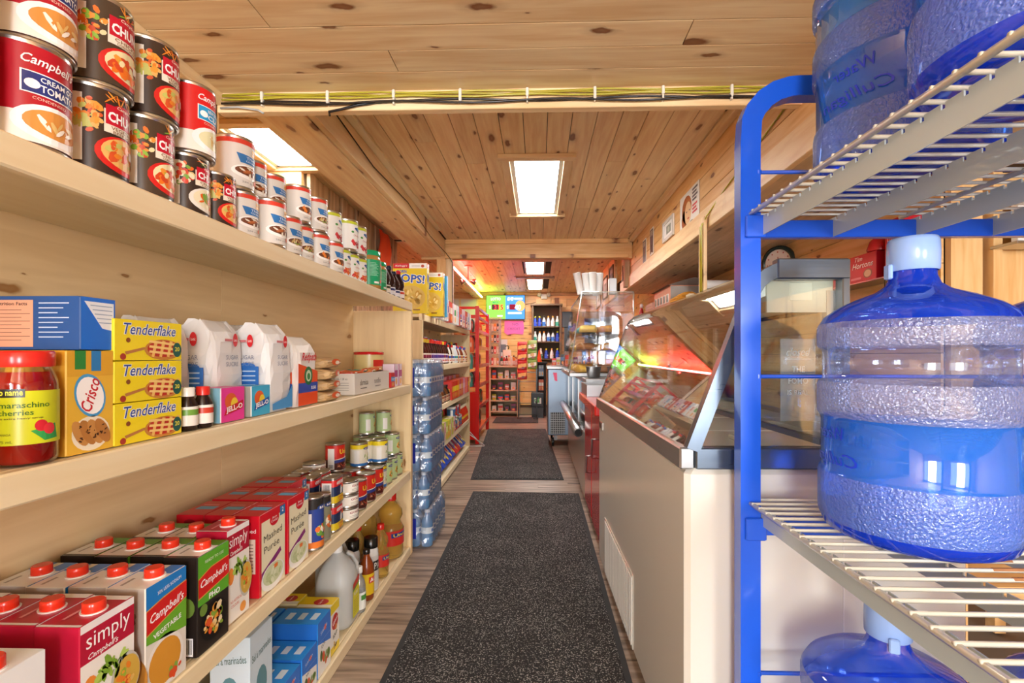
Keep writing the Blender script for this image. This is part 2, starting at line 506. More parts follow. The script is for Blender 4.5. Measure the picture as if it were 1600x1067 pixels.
# main ceiling, boards run along the aisle
ceil2 = slab('ceiling', -1.05, 2.9, YH, 5.5, ZC + 0.012, ZC + 0.1, M_MATT, '2c1d11')
def lamp_hole(a, c, y0, y1): return a < 0.15 and c > -0.17
x = -1.03; w = 0.1352
for k in range(16):
    x0 = x; x1 = min(x + w, 1.06)
    if x1 - x0 < 0.03: break
    hole = x1 > -0.175 + 0.01 and x0 < 0.155 - 0.01
    if hole:
        spans = [(YH + 0.03, 3.19), (4.41, 5.4)]
    else:
        j = 2.6 + (k * 1.37 % 2.4); spans = [(YH + 0.03, j), (j, 5.4)] if k % 3 else [(YH + 0.03, 5.4)]
    for a, c in spans:
        plank(ceil2, (x0 + x1) / 2, (a + c) / 2, ZC + 0.006, c - a, x1 - x0, 0.012, M_PINE, 'y', 'z', gap=0.004)
    x += w
# left bay ceiling
ceil3 = slab('ceiling', -2.5, -1.05, YH, 10.1, ZC + 0.012, ZC + 0.1, M_MATT, '2c1d11')
for k in range(8):
    x0 = -1.32 - (k + 1) * 0.135; x1 = x0 + 0.135
    sp = [(YH, 2.69), (3.27, 5.4)] if (x0 < -1.51 and x1 > -1.80) else [(YH, 5.4)]
    for a, c in sp:
        plank(ceil3, (x0 + x1) / 2, (a + c) / 2, ZC + 0.006, c - a, 0.135, 0.012, M_PINE, 'y', 'z', gap=0.003)
# far ceiling
ceil4 = slab('ceiling', -1.05, 1.75, 5.5, 10.1, ZC + 0.012, ZC + 0.1, M_MATT, '2c1d11')
for k in range(20):
    x0 = -1.33 + k * 0.138
    hole = x0 + 0.138 > -0.19 and x0 < 0.08
    sp = [(5.52, 6.70), (7.72, 8.2), (9.46, 10.0)] if hole else [(5.52, 10.0)]
    for a, c in sp:
        plank(ceil4, x0 + 0.069, (a + c) / 2, ZC + 0.006, c - a, 0.138, 0.012, M_PINE, 'y', 'z', gap=0.004)
for k in range(7):
    x0 = -1.33 - (k + 1) * 0.15
    plank(ceil3, x0 + 0.075, 7.76, ZC + 0.006, 4.5, 0.15, 0.012, M_PINE, 'y', 'z', gap=0.004)
# header one (carries the cables)
def board(name, x0, x1, y0, y1, z0, z1, mat=M_PINE, ax=None, parent=None):
    L = [x1 - x0, y1 - y0, z1 - z0]; i = L.index(max(L)) if ax is None else 'xyz'.index(ax)
    cx, cy, cz = (x0 + x1) / 2, (y0 + y1) / 2, (z0 + z1) / 2
    b = B()
    if i == 0: b.box(-L[0] / 2, L[0] / 2, -L[1] / 2, L[1] / 2, -L[2] / 2, L[2] / 2, mat, ch=0.003); rot = (0, 0, 0)
    elif i == 1: b.box(-L[1] / 2, L[1] / 2, -L[0] / 2, L[0] / 2, -L[2] / 2, L[2] / 2, mat, ch=0.003); rot = (0, 0, PI / 2)
    else: b.box(-L[2] / 2, L[2] / 2, -L[1] / 2, L[1] / 2, -L[0] / 2, L[0] / 2, mat, ch=0.003); rot = (0, -PI / 2, 0)
    o = b.build(name, parent); o.location = (cx, cy, cz); o.rotation_euler = rot
    if parent is None: struct(o)
    return o
board('trim_1', -1.32, 1.75, YH, YH + 0.04, 2.052, ZN + 0.012)
board('trim_2', -1.32, 1.75, YH + 0.012, YH + 0.04, ZN + 0.013, ZC + 0.012)
board('trim_3', -1.32, -1.295, -3.2, YH, ZN - 0.05, ZN)          # edge of the low ceiling
# left beam along the aisle, built up from three boards
board('trim_4', -1.32, -1.085, YH + 0.045, 5.38, 2.165, 2.20, M_PINE)
board('trim_5', -1.085, -1.045, YH + 0.045, 5.38, 2.175, ZC - 0.001, M_PINE)
board('trim_6', -1.32, -1.285, YH + 0.045, 5.38, 2.201, ZC - 0.001, M_PINE)
board('trim_7', -1.043, -0.995, YH + 0.045, 4.95, ZC - 0.022, ZC - 0.001, M_BIRCH)
board('trim_8', 1.005, 1.048, YH + 0.045, 5.36, ZC - 0.05, ZC - 0.001, M_PINE)
# header two and its posts
h2 = board('trim_9', -1.32, 1.048, 5.42, 5.50, 2.141, ZC, M_PINE2)
board('trim_10', -1.043, 1.0, 5.385, 5.418, ZC - 0.05, ZC - 0.001, M_PINE2)
board('trim_11', -1.043, 1.0, 5.37, 5.418, 2.141, 2.185, M_PINE2)
board('trim_12', -1.14, -1.035, 5.40, 5.50, 0.0, 2.14, M_PINE2)
board('trim_13', -1.033, -0.965, 5.385, 5.50, 0.0, 2.14, M_PINE)
board('trim_14', 0.99, 1.045, 5.56, 5.66, 1.845, ZC - 0.001, M_SLAB)
# bulkhead on the right
wr = slab('wall_right_upper', 1.062, 1.10, -1.0, 6.12, 1.845, ZC, M_MATT, '5a4330')
for k, (z0, z1) in enumerate([(1.965, 2.06), (2.06, 2.195), (2.195, 2.33), (2.33, 2.36)]):
    if z0 > 2.3: z0, z1 = 2.33, 2.36
    j = 3.3 + (k * 0.83) % 1.6
    for a, c in ((-1.0, 0.9), (0.9, j), (j, 6.12)):
        if a < YH < c and z1 > 2.13 and False: pass
        plank(wr, 1.056, (a + c) / 2, (z0 + z1) / 2, c - a, z1 - z0, 0.012, M_PINE2, 'y', 'x', gap=0.004)
board('trim_15', 1.030, 1.062, -1.0, 6.12, 1.83, 1.965, M_PINE)
sof = slab('ceiling_soffit', 1.10, 2.8, -1.0, 6.12, 1.845, 1.90, M_MATT, '4a3525')
for k in range(5):
    x0 = 1.064 + k * 0.1375
    j = 2.2 + (k * 1.1) % 2.5
    for a, c in ((-1.0, j), (j, 6.12)):
        plank(sof, x0 + 0.069, (a + c) / 2, 1.839, c - a, 0.1375, 0.011, M_SOFF, 'y', 'z', gap=0.003)
# right wall behind the counters
wr2 = slab('wall_right', 1.762, 1.82, 2.15, 10.1, 0.0, ZC, M_MATT, '5a4330')
for k in range(14):
    z0 = 0.02 + k * 0.1305
    if z0 > 1.80: break
    j = 3.0 + (k * 0.77) % 2.2
    for a, c in ((2.15, j), (j, 6.1), (6.1, 10.0)):
        plank(wr2, 1.756, (a + c) / 2, z0 + 0.065, c - a, 0.1305, 0.012, M_PINE2, 'y', 'x', gap=0.003)
for k in range(4):
    plank(wr2, 1.756, 8.06, 1.845 + k * 0.13 + 0.065, 3.88, 0.13, 0.012, M_PINE2, 'y', 'x', gap=0.003)
# partition facing the camera at the right end
wp = slab('wall_right_return', 1.762, 2.8, 2.15, 2.21, 0.0, ZC, M_MATT, '4a3525')
for k, (a, c, t) in enumerate([(1.765, 1.90, .03), (1.915, 1.955, .06), (1.975, 2.10, .012), (2.10, 2.235, .012), (2.24, 2.30, .05), (2.30, 2.44, .012), (2.44, 2.58, .012), (2.58, 2.72, .012)]):
    plank(wp, (a + c) / 2, 2.149 - t / 2, 0.92, 1.84, c - a, t, M_PINE2, 'z', 'y', gap=0.003)
# back wall
wb = slab('wall_back', -2.5, 1.82, 9.96, 10.1, 0.0, ZC, M_MATT, '5a4330')
for k in range(17):
    z0 = 0.05 + k * 0.136; j = -0.9 + (k * 0.61) % 2.2
    for a, c in ((-2.4, j), (j, 1.75)):
        plank(wb, (a + c) / 2, 9.953, z0 + 0.068, c - a, 0.136, 0.012, M_PINE2, 'x', 'y', gap=0.004)
board('trim_16', -1.2, 1.75, 9.90, 9.945, ZC - 0.07, ZC - 0.001, M_SLAB)
# far left: a tinted red beam edge, wall with windows
board('trim_17', -1.33, -1.22, 5.52, 9.94, 2.25, ZC - 0.001, M_PINE)
wl = slab('wall_left', -2.5, -2.40, YH, 10.1, 0.0, ZC, M_PINE2)
win = B()
win.box(-1.98, -1.24, 9.90, 9.94, 1.78, 2.24, M_BIRCH)
w1 = struct(win.build('window_1'))
pn = B(); pn.box(-1.95, -1.63, 9.895, 9.899, 1.80, 2.22, M_PAPER, 'dfe6ea'); pn.build('window_pane', w1)
pn = B(); pn.box(-1.59, -1.27, 9.895, 9.899, 1.80, 2.22, M_PAPER, 'dfe6ea'); pn.build('window_pane', w1)
# near walls
struct(slab('wall_left_near', -1.42, -1.32, -3.3, YH, 0.0, ZN, M_PINE2))
struct(slab('wall_left_jamb', -2.5, -1.32, YH - 0.02, YH + 0.012, 0.0, ZC, M_PINE2))
slab('wall_right_near', 2.8, 2.9, -3.3, 2.2, 0.0, ZC, M_PINE2)
# front wall behind the camera, two openings added to admit fill light
for i, (a, c, z0, z1) in enumerate([(-1.42, 2.9, 0, 0.5), (-1.42, 2.9, 2.0, ZN + .1), (-1.42, -1.35, .5, 2.0), (0.15, 0.75, .5, 2.0), (2.25, 2.9, .5, 2.0)]):
    slab('wall_front', a, c, -3.30, -3.2, z0, z1, M_PINE2)
# rough slab screen in the left bay
scr = slab('wall_left_screen', -1.70, -1.64, 3.34, 5.38, 0.0, ZC, M_SLAB)
slab('wall_left_return', -2.4, -1.64, 3.30, 3.335, 0.0, ZC, M_PINE2)
r = random.Random(11); x = 3.34
while x < 5.3:
    w = r.choice((0.12, 0.15, 0.19)); b = B(); n = 9
    pts = []; pr = []
    for i in range(n + 1): pts.append((0.02 + 2.32 * i / n, -w / 2 + 0.016 * r.random()))
    for i in range(n, -1, -1): pr.append((0.02 + 2.32 * i / n, w / 2 - 0.022 * r.random()))
    b.prism(pts + pr, 'z', -0.012, 0.012, M_SLAB)   # local X = height
    o = b.build('slab_board', scr); o.rotation_euler = (0, -PI / 2, 0)
    o.location = (-1.622 + 0.02 * r.random(), x + w / 2, 0)
    x += w + 0.004
# lamps ------------------------------------------------------------
def troffer(x, y, L, W, mat, label, frame=True, zc=ZC):
    t = thing('ceiling_light', label, 'ceiling light', (x, y, zc))
    b = B(); b.box(-W / 2 + .012, W / 2 - .012, -L / 2 + .012, L / 2 - .012, 0.004, 0.010, mat)
    b.build('diffuser', t, 'glowing white diffuser panel')
    b = B()
    for s_ in (-1, 1):
        b.box(s_ * W / 2 - .014, s_ * W / 2 + .014, -L / 2 - .014, L / 2 + .014, -0.006, 0.03, M_PLAST, 'd8dad6')
        b.box(-W / 2, W / 2, s_ * L / 2 - .014, s_ * L / 2 + .014, -0.006, 0.03, M_PLAST, 'd8dad6')
    b.build('metal_rim', t)
    if frame:
        for s_ in (-1, 1):
            o = board('frame_board', -0.03, 0.03, -L / 2 - .07, L / 2 + .07, -0.024, -0.0005, M_PINE, 'y', t)
            o.location = (s_ * (W / 2 + .045), 0, -0.012)
            o = board('frame_board', -W / 2 - 0.09, W / 2 + 0.09, -0.03, 0.03, -0.03, -0.0005, M_PINE, 'x', t)
            o.location = (0, s_ * (L / 2 + .045), -0.016)
    return t
troffer(-0.01, 3.80, 1.22, 0.33, M_LAMP, 'pine-framed ceiling light panel above the middle of the aisle')
troffer(-1.66, 2.98, 0.58, 0.26, M_LAMP, 'ceiling light panel over the bay behind the left shelves')
troffer(-0.05, 7.20, 1.0, 0.28, M_LAMPF, 'nearer of the two light panels in the far room', False)
troffer(-0.06, 8.83, 1.22, 0.28, M_LAMPF, 'farther of the two light panels, next to the back wall', False)
troffer(0.3, -0.55, 1.22, 0.33, M_LAMP, 'added fill light panel in the low ceiling behind the camera', True, ZN)  # unseen panel, added to brighten the near end
b = B(); b.box(-.32, .32, -.02, .02, -.03, -0.001, M_PLAST, '7d6a55'); o = b.build('light_divider'); o.location = (-0.05, 7.95, ZC)
tag(o, 'narrow brown strip on the far ceiling between two light panels', 'strip')
# rugs --------------------------------------------------------------
def mat_rug(pts, label, z=0.0):
    t = thing('floor_mat', label, 'mat', (0, 0, z))
    cx = sum(p[0] for p in pts) / 4; cy = sum(p[1] for p in pts) / 4
    inn = []
    for p in pts:
        dx, dy = p[0] - cx, p[1] - cy
        inn.append((p[0] - math.copysign(0.022, dx), p[1] - math.copysign(0.03, dy)))
    b = B(); b.prism(inn, 'z', 0.0045, 0.009, M_CARPET); b.build('pile', t, 'black and grey flecked carpet pile')
    b = B(); b.prism(pts, 'z', 0.0005, 0.0045, M_MATT, '2b2b2d'); b.build('rubber_edge', t)
mat_rug([(-0.512, 0.3), (0.298, 0.3), (0.309, 3.70), (-0.503, 3.73)], 'long black flecked floor mat nearest the camera')
mat_rug([(-0.575, 4.09), (0.217, 4.10), (0.105, 6.97), (-0.725, 6.96)], 'second black flecked floor mat, before the step to the counter')
mat_rug([(-0.72, 7.55), (0.0, 7.55), (0.0, 8.28), (-0.72, 8.28)], 'small dark mat in front of the far counter')
# cables ------------------------------------------------------------
def cable(pts, r, col, name, label, cat='cable', group=None):
    b = B(); b.tube(pts, r, M_PLAST, col, 6); return tag(b.build(name), label, cat, group)
r = random.Random(5)
for k, (z, q, lab) in enumerate([(2.118, .004, 'upper'), (2.108, .0045, 'middle'), (2.098, .004, 'lower')]):
    pts = [(-1.29 + i * 0.13, YH - 0.008 - 0.003 * k, z + 0.004 * math.sin(i * 1.7 + k * 2)) for i in range(21)]
    cable(pts, q, 'b9b03a' if k != 1 else 'a89a28', 'yellow_cable', lab + ' yellow cable clipped along the header beam')
for k, (x0, x1, z, lab) in enumerate([(-1.29, 1.3, 2.084, 'upper'), (-1.29, .95, 2.074, 'lower')]):
    pts = [(x0 + i * (x1 - x0) / 24, YH - 0.006 - 0.011 * k, z + 0.006 * math.sin(i * 0.9 + k)) for i in range(25)]
    cable(pts, 0.0045, '231d1a', 'black_cable', lab + ' black cable sagging below the yellow ones on the header')
cable([(-0.66, YH - 0.01, 2.078), (-0.74, YH - .012, 2.066), (-0.80, YH - .01, 2.052), (-.85, YH - .008, 2.044), (-.86, YH + .02, 2.043)], 0.005, '1d2126', 'cable_end', 'short black cable branch hanging from the header beam')
cable([(-1.30, YH - .008, 2.065), (-1.22, YH - .02, 2.062), (-1.14, YH - .012, 2.052), (-1.12, YH - .01, 2.04)], 0.004, 'b8bcbc', 'grey_cable', 'thin grey cable drooping at the left end of the header')
for i in range(9):
    x = -1.13 + i * 0.27; b = B()
    b.box(x, x + 0.012, YH - 0.022, YH - 0.001, 2.09 - 0.015 * (i % 2), 2.126, M_PLAST, 'ece8da', 0.003)
    b.box(x + .003, x + .009, YH - 0.018, YH - 0.001, 2.068, 2.09, M_PLAST, 'ece8da')
    tag(b.build('cable_clip'), 'white cable clip on the header, %s from the left' % ORD[i], 'clip', 'cable clips on the header')
cable([(-1.034, 2.3, 2.30), (-1.034, 3.0, 2.24), (-1.034, 3.8, 2.27), (-1.034, 4.6, 2.2), (-1.02, 5.3, 2.19), (-.99, 5.36, 2.15), (-.96, 5.375, 2.10), (-.958, 5.38, 1.5)], 0.004, '1f1a17', 'black_wire', 'thin black wire running along the left beam down the far post')
# ============================================================ SHELVES
TOPS = {1: 1.335, 2: 0.900, 3: 0.445, 4: 0.045}
XF = -0.672; XB = -0.99
def shelving(x_f, x_b, y0, y1, tops, label, name='shelving_unit', panels=(1, 1), xtra=0):
    t = thing(name, label, 'shelves', ((x_f + x_b) / 2, (y0 + y1) / 2, 0))
    ox, oy = (x_f + x_b) / 2, (y0 + y1) / 2
    zt = max(tops)
    for z in tops:
        o = board('shelf', x_b + .012, x_f - 0.022, y0 + .03, y1 - .03, z - 0.02, z, M_BIRCH, 'y', t); o.location = ((x_b + x_f - .01) / 2 - ox, 0, z - 0.01)
        top = z == zt
        ya, yb = (y0, y1) if top else (y0 + .038 * panels[0], y1 - .038 * panels[1])
        o = board('front_rail', -0.01, 0.01, ya, yb, -0.0225, 0.0225, M_BIRCH, 'y', t)
        o.location = (x_f - 0.011 - ox, (ya + yb) / 2 - oy, z - 0.0225 + 0.0005)
    for s_, on in ((y0, panels[0]), (y1 - .036, panels[1])):
        if on:
            b = B(); h = zt - 0.046
            b.box(-h / 2, h / 2, -(x_f - x_b) / 2, (x_f - x_b) / 2, -.018, .018, M_BIRCHK, ch=.002)
            o = b.build('side_panel', t); o.rotation_euler = (PI / 2, -PI / 2, 0); o.location = (0, s_ + .018 - oy, h / 2 + .001)
    n = 3
    for k in range(n):
        L = (y1 - y0 - .08) / n
        b = B(); b.box(-L / 2 + .001, L / 2 - .001, -(zt - .03) / 2, (zt - .03) / 2, -.006, .006, M_BIRCHK)
        o = b.build('back_panel', t); o.rotation_euler = (PI / 2, 0, PI / 2)
        o.location = (x_b + .006 - ox, y0 + .04 + L * (k + .5) - oy, (zt - .03) / 2 + .02)
    return t
shelving(XF, XB, -0.7, 2.57, (1.335, 0.90, 0.445, 0.045), 'long pale pine grocery shelves at the left of the aisle, nearest the camera')
shelving(-0.76, -1.09, 3.14, 5.36, (1.33, 0.985, 0.665, 0.36, 0.06), 'second pine shelf unit farther down the left side, behind the water packs')

# ============================================================ DIPPING FREEZER
def freezer():
    t = thing('dipping_freezer', 'white ice cream dipping freezer with a sloping glass front and steel frame', 'freezer', (0.332, 1.10, 0), 0.022)
    L = 1.32
    # local: x from 0 (aisle side) to the right, y from 0 (near end) away
    b = B()
    b.box(0, .64, 0, L, .05, .795, M_ENAM, 'd9d4c8', .012)
    b.build('body', t, 'off-white enamelled body')
    b = B(); b.box(.03, .49, .03, L - .03, 0.001, .05, M_MATT, '2a2a2a'); b.build('plinth', t)
    b = B()
    for i in range(22):
        y = .0 + i * .026
        b.box(-.006, .004, .55 + y, .55 + y + .017, .07, .30, M_ENAM, 'e6e3da')
    b.box(-.003, .003, .54, 1.13, .06, .31, M_ENAM, 'c3bfb4')
    b.build('vent_grille', t, 'white slotted vent grille low on the side')
    b = B(); b.box(.354, .356, -.0015, .001, .05, .795, M_ENAM, 'f1efe8'); b.build('panel_seam', t)
    b = B(); b.box(-.004, .001, L - .13, L - .03, .70, .735, M_METAL, 'a8a49c', .001); b.box(-.006, -.003, L - .12, L - .04, .706, .729, M_METAL, '6d6560'); b.build('name_plate', t)
    # steel rail around the top of the body
    b = B()
    b.box(-.014, .02, -.004, L, .795, .845, M_STEEL, ch=.004)
    b.box(.02, .64, -.012, .02, .797, .845, M_STEELD, ch=.003)
    b.box(.02, .52, L - .02, L + .004, .797, .845, M_STEEL)
    b.box(.50, .64, .02, L - .02, .797, .845, M_STEEL)
    b.build('steel_rail', t, 'brushed steel rail')
    # well: white liner, rear of the tank
    b = B()
    b.box(.02, .50, .02, L - .02, .70, .712, M_PLAST, 'e9e9e2')
    b.box(.02, .032, .02, L - .02, .71, .83, M_PLAST, 'eceae2')
    b.box(.488, .50, .02, L - .02, .71, .86, M_PLAST, 'eceae2')
    b.box(.032, .488, .02, .032, .71, .84, M_PLAST, 'eceae2')
    b.box(.032, .488, L - .03, L - .02, .71, .84, M_PLAST, 'eceae2')
    b.build('tank_liner', t, 'white plastic tank liner')
    for i in range(4):
        b = B(); y = .035 + i * .31
        b.box(.035, .487, y, y + .30, .818, .830, M_PLAST, 'fbfaf6', .004)
        b.box(.18, .23, y + .12, y + .17, .83, .842, M_PLAST, 'e8e7e0', .003)
        b.build('tub_lid', t)
    # canopy profile (x, z) from the rail to the rear
    P = [(.0, .845), (.135, 1.20), (.15, 1.225), (.17, 1.243), (.195, 1.256), (.225, 1.264), (.345, 1.266)]
    def rib(y0, y1, w, mat, col, name, lab=None, pts=P, off=0.0):
        b = B(); o = []; i_ = []
        for k, (x, z) in enumerate(pts):
            a = pts[max(k - 1, 0)]; c = pts[min(k + 1, len(pts) - 1)]
            d = Vector((c[0] - a[0], c[1] - a[1])).normalized(); n = Vector((d.y, -d.x))
            o.append((x - n.x * off, z - n.y * off)); i_.append((x + n.x * (w - off), z + n.y * (w - off)))
        b2 = []
        for y in (y0, y1):
            b2 += [(p[0], y, p[1]) for p in o] + [(p[0], y, p[1]) for p in i_]
        m = len(pts); fs = []
        for k in range(m - 1):
            fs.append((k, k + 1, m + k + 1, m + k)); fs.append((2 * m + k, 3 * m + k, 3 * m + k + 1, 2 * m + k + 1))
            fs.append((k, 2 * m + k, 2 * m + k + 1, k + 1)); fs.append((m + k, m + k + 1, 3 * m + k + 1, 3 * m + k))
        fs.append((0, m, 3 * m, 2 * m)); fs.append((m - 1, 3 * m - 1, 4 * m - 1, 2 * m - 1))
        b.add(b2, fs, mat, col); return b.build(name, t, lab)
    rib(-.012, .012, .030, M_STEELD, 'ffffff', 'near_frame', 'steel end frame')
    rib(L - .008, L + .004, .008, M_MATT, '1d1d1d', 'far_frame', 'thin black edge of the far glass')
    b = B(); b.box(.345, .362, -.014, .014, .845, 1.266, M_STEELD, ch=.002); b.box(.20, .362, -.016, .012, 1.222, 1.268, M_STEELD, ch=.003)
    b.box(.325, .345, .012, .03, .845, 1.20, M_STEEL)
    b.build('rear_post', t, 'steel rear post and corner')
    b = B(); b.box(.345, .362, L - .02, L, .845, 1.266, M_STEEL); b.build('rear_post', t)
    # front glass (follows the profile)
    b = B(); pts = P[:5]
    vs = []; m = len(pts)
    for y in (.014, L - .01):
        for dx in (0, .005):
            vs += [(x + dx, y, z - dx * .3) for x, z in pts]
    fs = []
    for k in range(m - 1):
        fs.append((k, 2 * m + k, 2 * m + k + 1, k + 1)); fs.append((m + k, m + k + 1, 3 * m + k + 1, 3 * m + k))
    b.add(vs[:], fs, M_GLASS, smooth=True); b.build('front_glass', t, 'large sloping front glass')
    for nm, y in (('near_end_glass', .006), ('far_end_glass', L - .004)):
        b = B(); b.prism([(x + .01, z - .01) for x, z in P] + [(.34, .845), (.01, .845)], 'y', y - .002, y + .002, M_GLASS); b.build(nm, t)
    # white plastic canopy lining with its strip light
    b = B()
    b.prism([(.19, 1.245), (.23, 1.256), (.34, 1.258), (.34, 1.165), (.325, 1.155), (.30, 1.17), (.235, 1.185)], 'y', .03, L - .03, M_PLAST, 'd6d2c2')
    b.box(.235, .30, .012, .03, 1.17, 1.225, M_PLAST, 'dedacb', .008); b.box(.19, .34, .014, .02, 1.15, 1.235, M_PLAST, 'd0ccbd')
    for x, z in ((.325, 1.21), (.325, 1.17)): b.lathe([(.004, 0), (.004, .003)], M_METAL, 'bbbbbb', 8)
    b.build('canopy_lining', t, 'cream plastic canopy lining')
    b = B(); b.prism([(.15, 1.21), (.235, 1.255), (.23, 1.205), (.17, 1.18)], 'y', .02, .50, M_CARD, 'f4f4f0'); b.build('light_cover', t, 'white light cover')
    b = B(); b.tube([(.318, .04, 1.155), (.318, L - .04, 1.155)], .005, M_METAL, '555555', 6); b.box(.318, .33, .03, L - .03, .845, .86, M_METAL, '777777')
    b.box(.318, .326, L / 2 - .01, L / 2 + .01, .85, 1.155, M_PLAST, 'cfcfc8')
    b.build('door_track', t)
    for k in range(2):
        b = B(); b.box(.322 + .006 * k, .325 + .006 * k, .03 + k * .62, .66 + k * .62, .86, 1.155, M_GLASS); b.build('sliding_glass', t)
    # closed sign lettering on the rear glass
    F = Flat((.3205, .22, 1.0), (1, 0, 0), (0, 0, 1)); F = Flat((.30, .05, 1.02), (1, 0, 0), (0, 0, 1))
    b = B(); b.box(.23, .31, .030, .033, .90, 1.09, M_CLEARP)
    Fs = Flat((.27, .029, .995), (1, 0, 0), (0, 0, 1))
    b.txt(Fs, 'closed', 0, .065, .018, 'f2f2f0', 1, w=.055, shear=.3)
    b.rect(Fs, -.03, .048, .03, .049, 'f2f2f0')
    b.txt(Fs, 'THE', 0, .025, .014, 'f2f2f0', 1, w=.03, bold=.01)
    b.txt(Fs, 'FOMO', 0, -.002, .014, 'f2f2f0', 1, w=.045, bold=.01)
    b.txt(Fs, 'IS REAL', 0, -.029, .012, 'dcdcdc', 1, w=.05, bold=.01)
    b.build('closed_sign', t, 'smoky clear sign with white lettering')
    return t
freezer()

# ============================================================ BLUE JUG RACK
def rack():
    t = thing('bottle_rack', 'bright blue steel rack with pale wire shelves, holding water jugs at the right', 'rack', (0.44, 1.03, 0))
    BL = '1c58d6'
    def sqbar(pts, r, name, lab=None):
        b = B(); b.tube(pts, r, M_ENAM, BL, 4, sq=True); return b.build(name, t, lab)
    zt = 1.610
    arc = [(0, 0, 0.0), (0, 0, 1.0), (0, 0, 1.49)] + [(.10 - .10 * math.cos(a), 0, 1.52 + .09 * math.sin(a)) for a in (.25, .5, .8, 1.1, 1.4, 1.57)] + [(.3, 0, zt), (.56, 0, zt)] + \
        [(.56 + .10 * math.sin(a), 0, 1.52 + .09 * math.cos(a)) for a in (.2, .5, .8, 1.1, 1.4)] + [(.66, 0, 1.48), (.66, 0, 0)]
    def hoop(y):
        b = B()
        pts = [Vector(p) + Vector((0, y, 0)) for p in arc]; w = .0205; vs = []
        for i, p in enumerate(pts):
            d = (pts[min(i + 1, len(pts) - 1)] - pts[max(i - 1, 0)]).normalized(); n = Vector((-d.z, 0, d.x))
            vs += [tuple(p + n * w + Vector((0, -w * .8, 0))), tuple(p - n * w + Vector((0, -w * .8, 0))), tuple(p - n * w + Vector((0, w * .8, 0))), tuple(p + n * w + Vector((0, w * .8, 0)))]
        fs = []
        for i in range(len(pts) - 1):
            for j in range(4): fs.append((i * 4 + j, i * 4 + (j + 1) % 4, i * 4 + 4 + (j + 1) % 4, i * 4 + 4 + j))
        fs += [(0, 3, 2, 1), tuple(len(vs) - 4 + k for k in range(4))]
        b.add(vs, fs, M_ENAM, BL); return b.build('end_frame', t, 'blue square tube end frame with a rounded top')
    hoop(0); hoop(-1.5)
    for z in (1.317, .692, .06):
        for y in (0, -1.5):
            b = B(); b.box(.021, .64, y - .004, y + .018, z - .018, z + .018, M_ENAM, BL, .002)
            b.box(-.012, .03, y - .024, y - .0165, z - .022, z + .024, M_ENAM, BL, .002); b.build('crossbar', t)
    for z in (1.432, 1.008, .392):
        b = B(); b.tube([(.015, -.012, z), (.645, -.012, z)], .0042, M_ENAM, BL, 8); b.lathe([(.006, z - .004), (.006, z + .004)], M_ENAM, BL, 8, .018, -.012); b.build('thin_rod', t)
    WH = 'd4d6cc'
    for z in (1.345, .745, .11):
        b = B()
        for x in (.0, .33, .655):
            b.tube([(x, .02, z), (x, -1.5, z)], .0048, M_ENAM, WH, 6)
        b.build('edge_rod', t, 'white coated shelf edge rods')
        b = B()
        for x in (.022, .175, .345, .50, .64):
            vs = []; y = .012
            # notched carrier strip
            pts = []
            while y > -1.49:
                pts += [(y, z - .006), (y - .024, z - .006), (y - .024, z - .013), (y - .030, z - .013)]; y -= .030
            top = pts; n = len(top)
            vs = [(x, p[0], p[1]) for p in top] + [(x, p[0], z - .045) for p in top]
            vs += [(x + .0022, p[0], p[1]) for p in top] + [(x + .0022, p[0], z - .045) for p in top]
            fs = []
            for i in range(n - 1):
                fs += [(i, i + 1, n + i + 1, n + i), (2 * n + i, 3 * n + i, 3 * n + i + 1, 2 * n + i + 1), (i, 2 * n + i, 2 * n + i + 1, i + 1), (n + i, n + i + 1, 3 * n + i + 1, 3 * n + i)]
            b.add(vs, fs, M_ENAM, 'b2c0c6')
        b.build('carrier_strip', t, 'galvanised notched strips under the wires')
        y = .0; wd = None; i = 0
        while y > -1.48:
            if wd is None:
                b = B(); b.tube([(-.004, 0, 0), (.33, 0, -.0005), (.66, 0, 0)], .0030, M_ENAM, WH, 6)
                b.tube([(.20, 0, .00035), (.255, 0, .00035)], .0031, M_MATT, 'a9764c', 6)
                o = b.build('wire', t); wd = o.data
            else: o = link('wire', wd, t)
            o.location = (0.0, y, z + .003); y -= .030
    return t
rack()

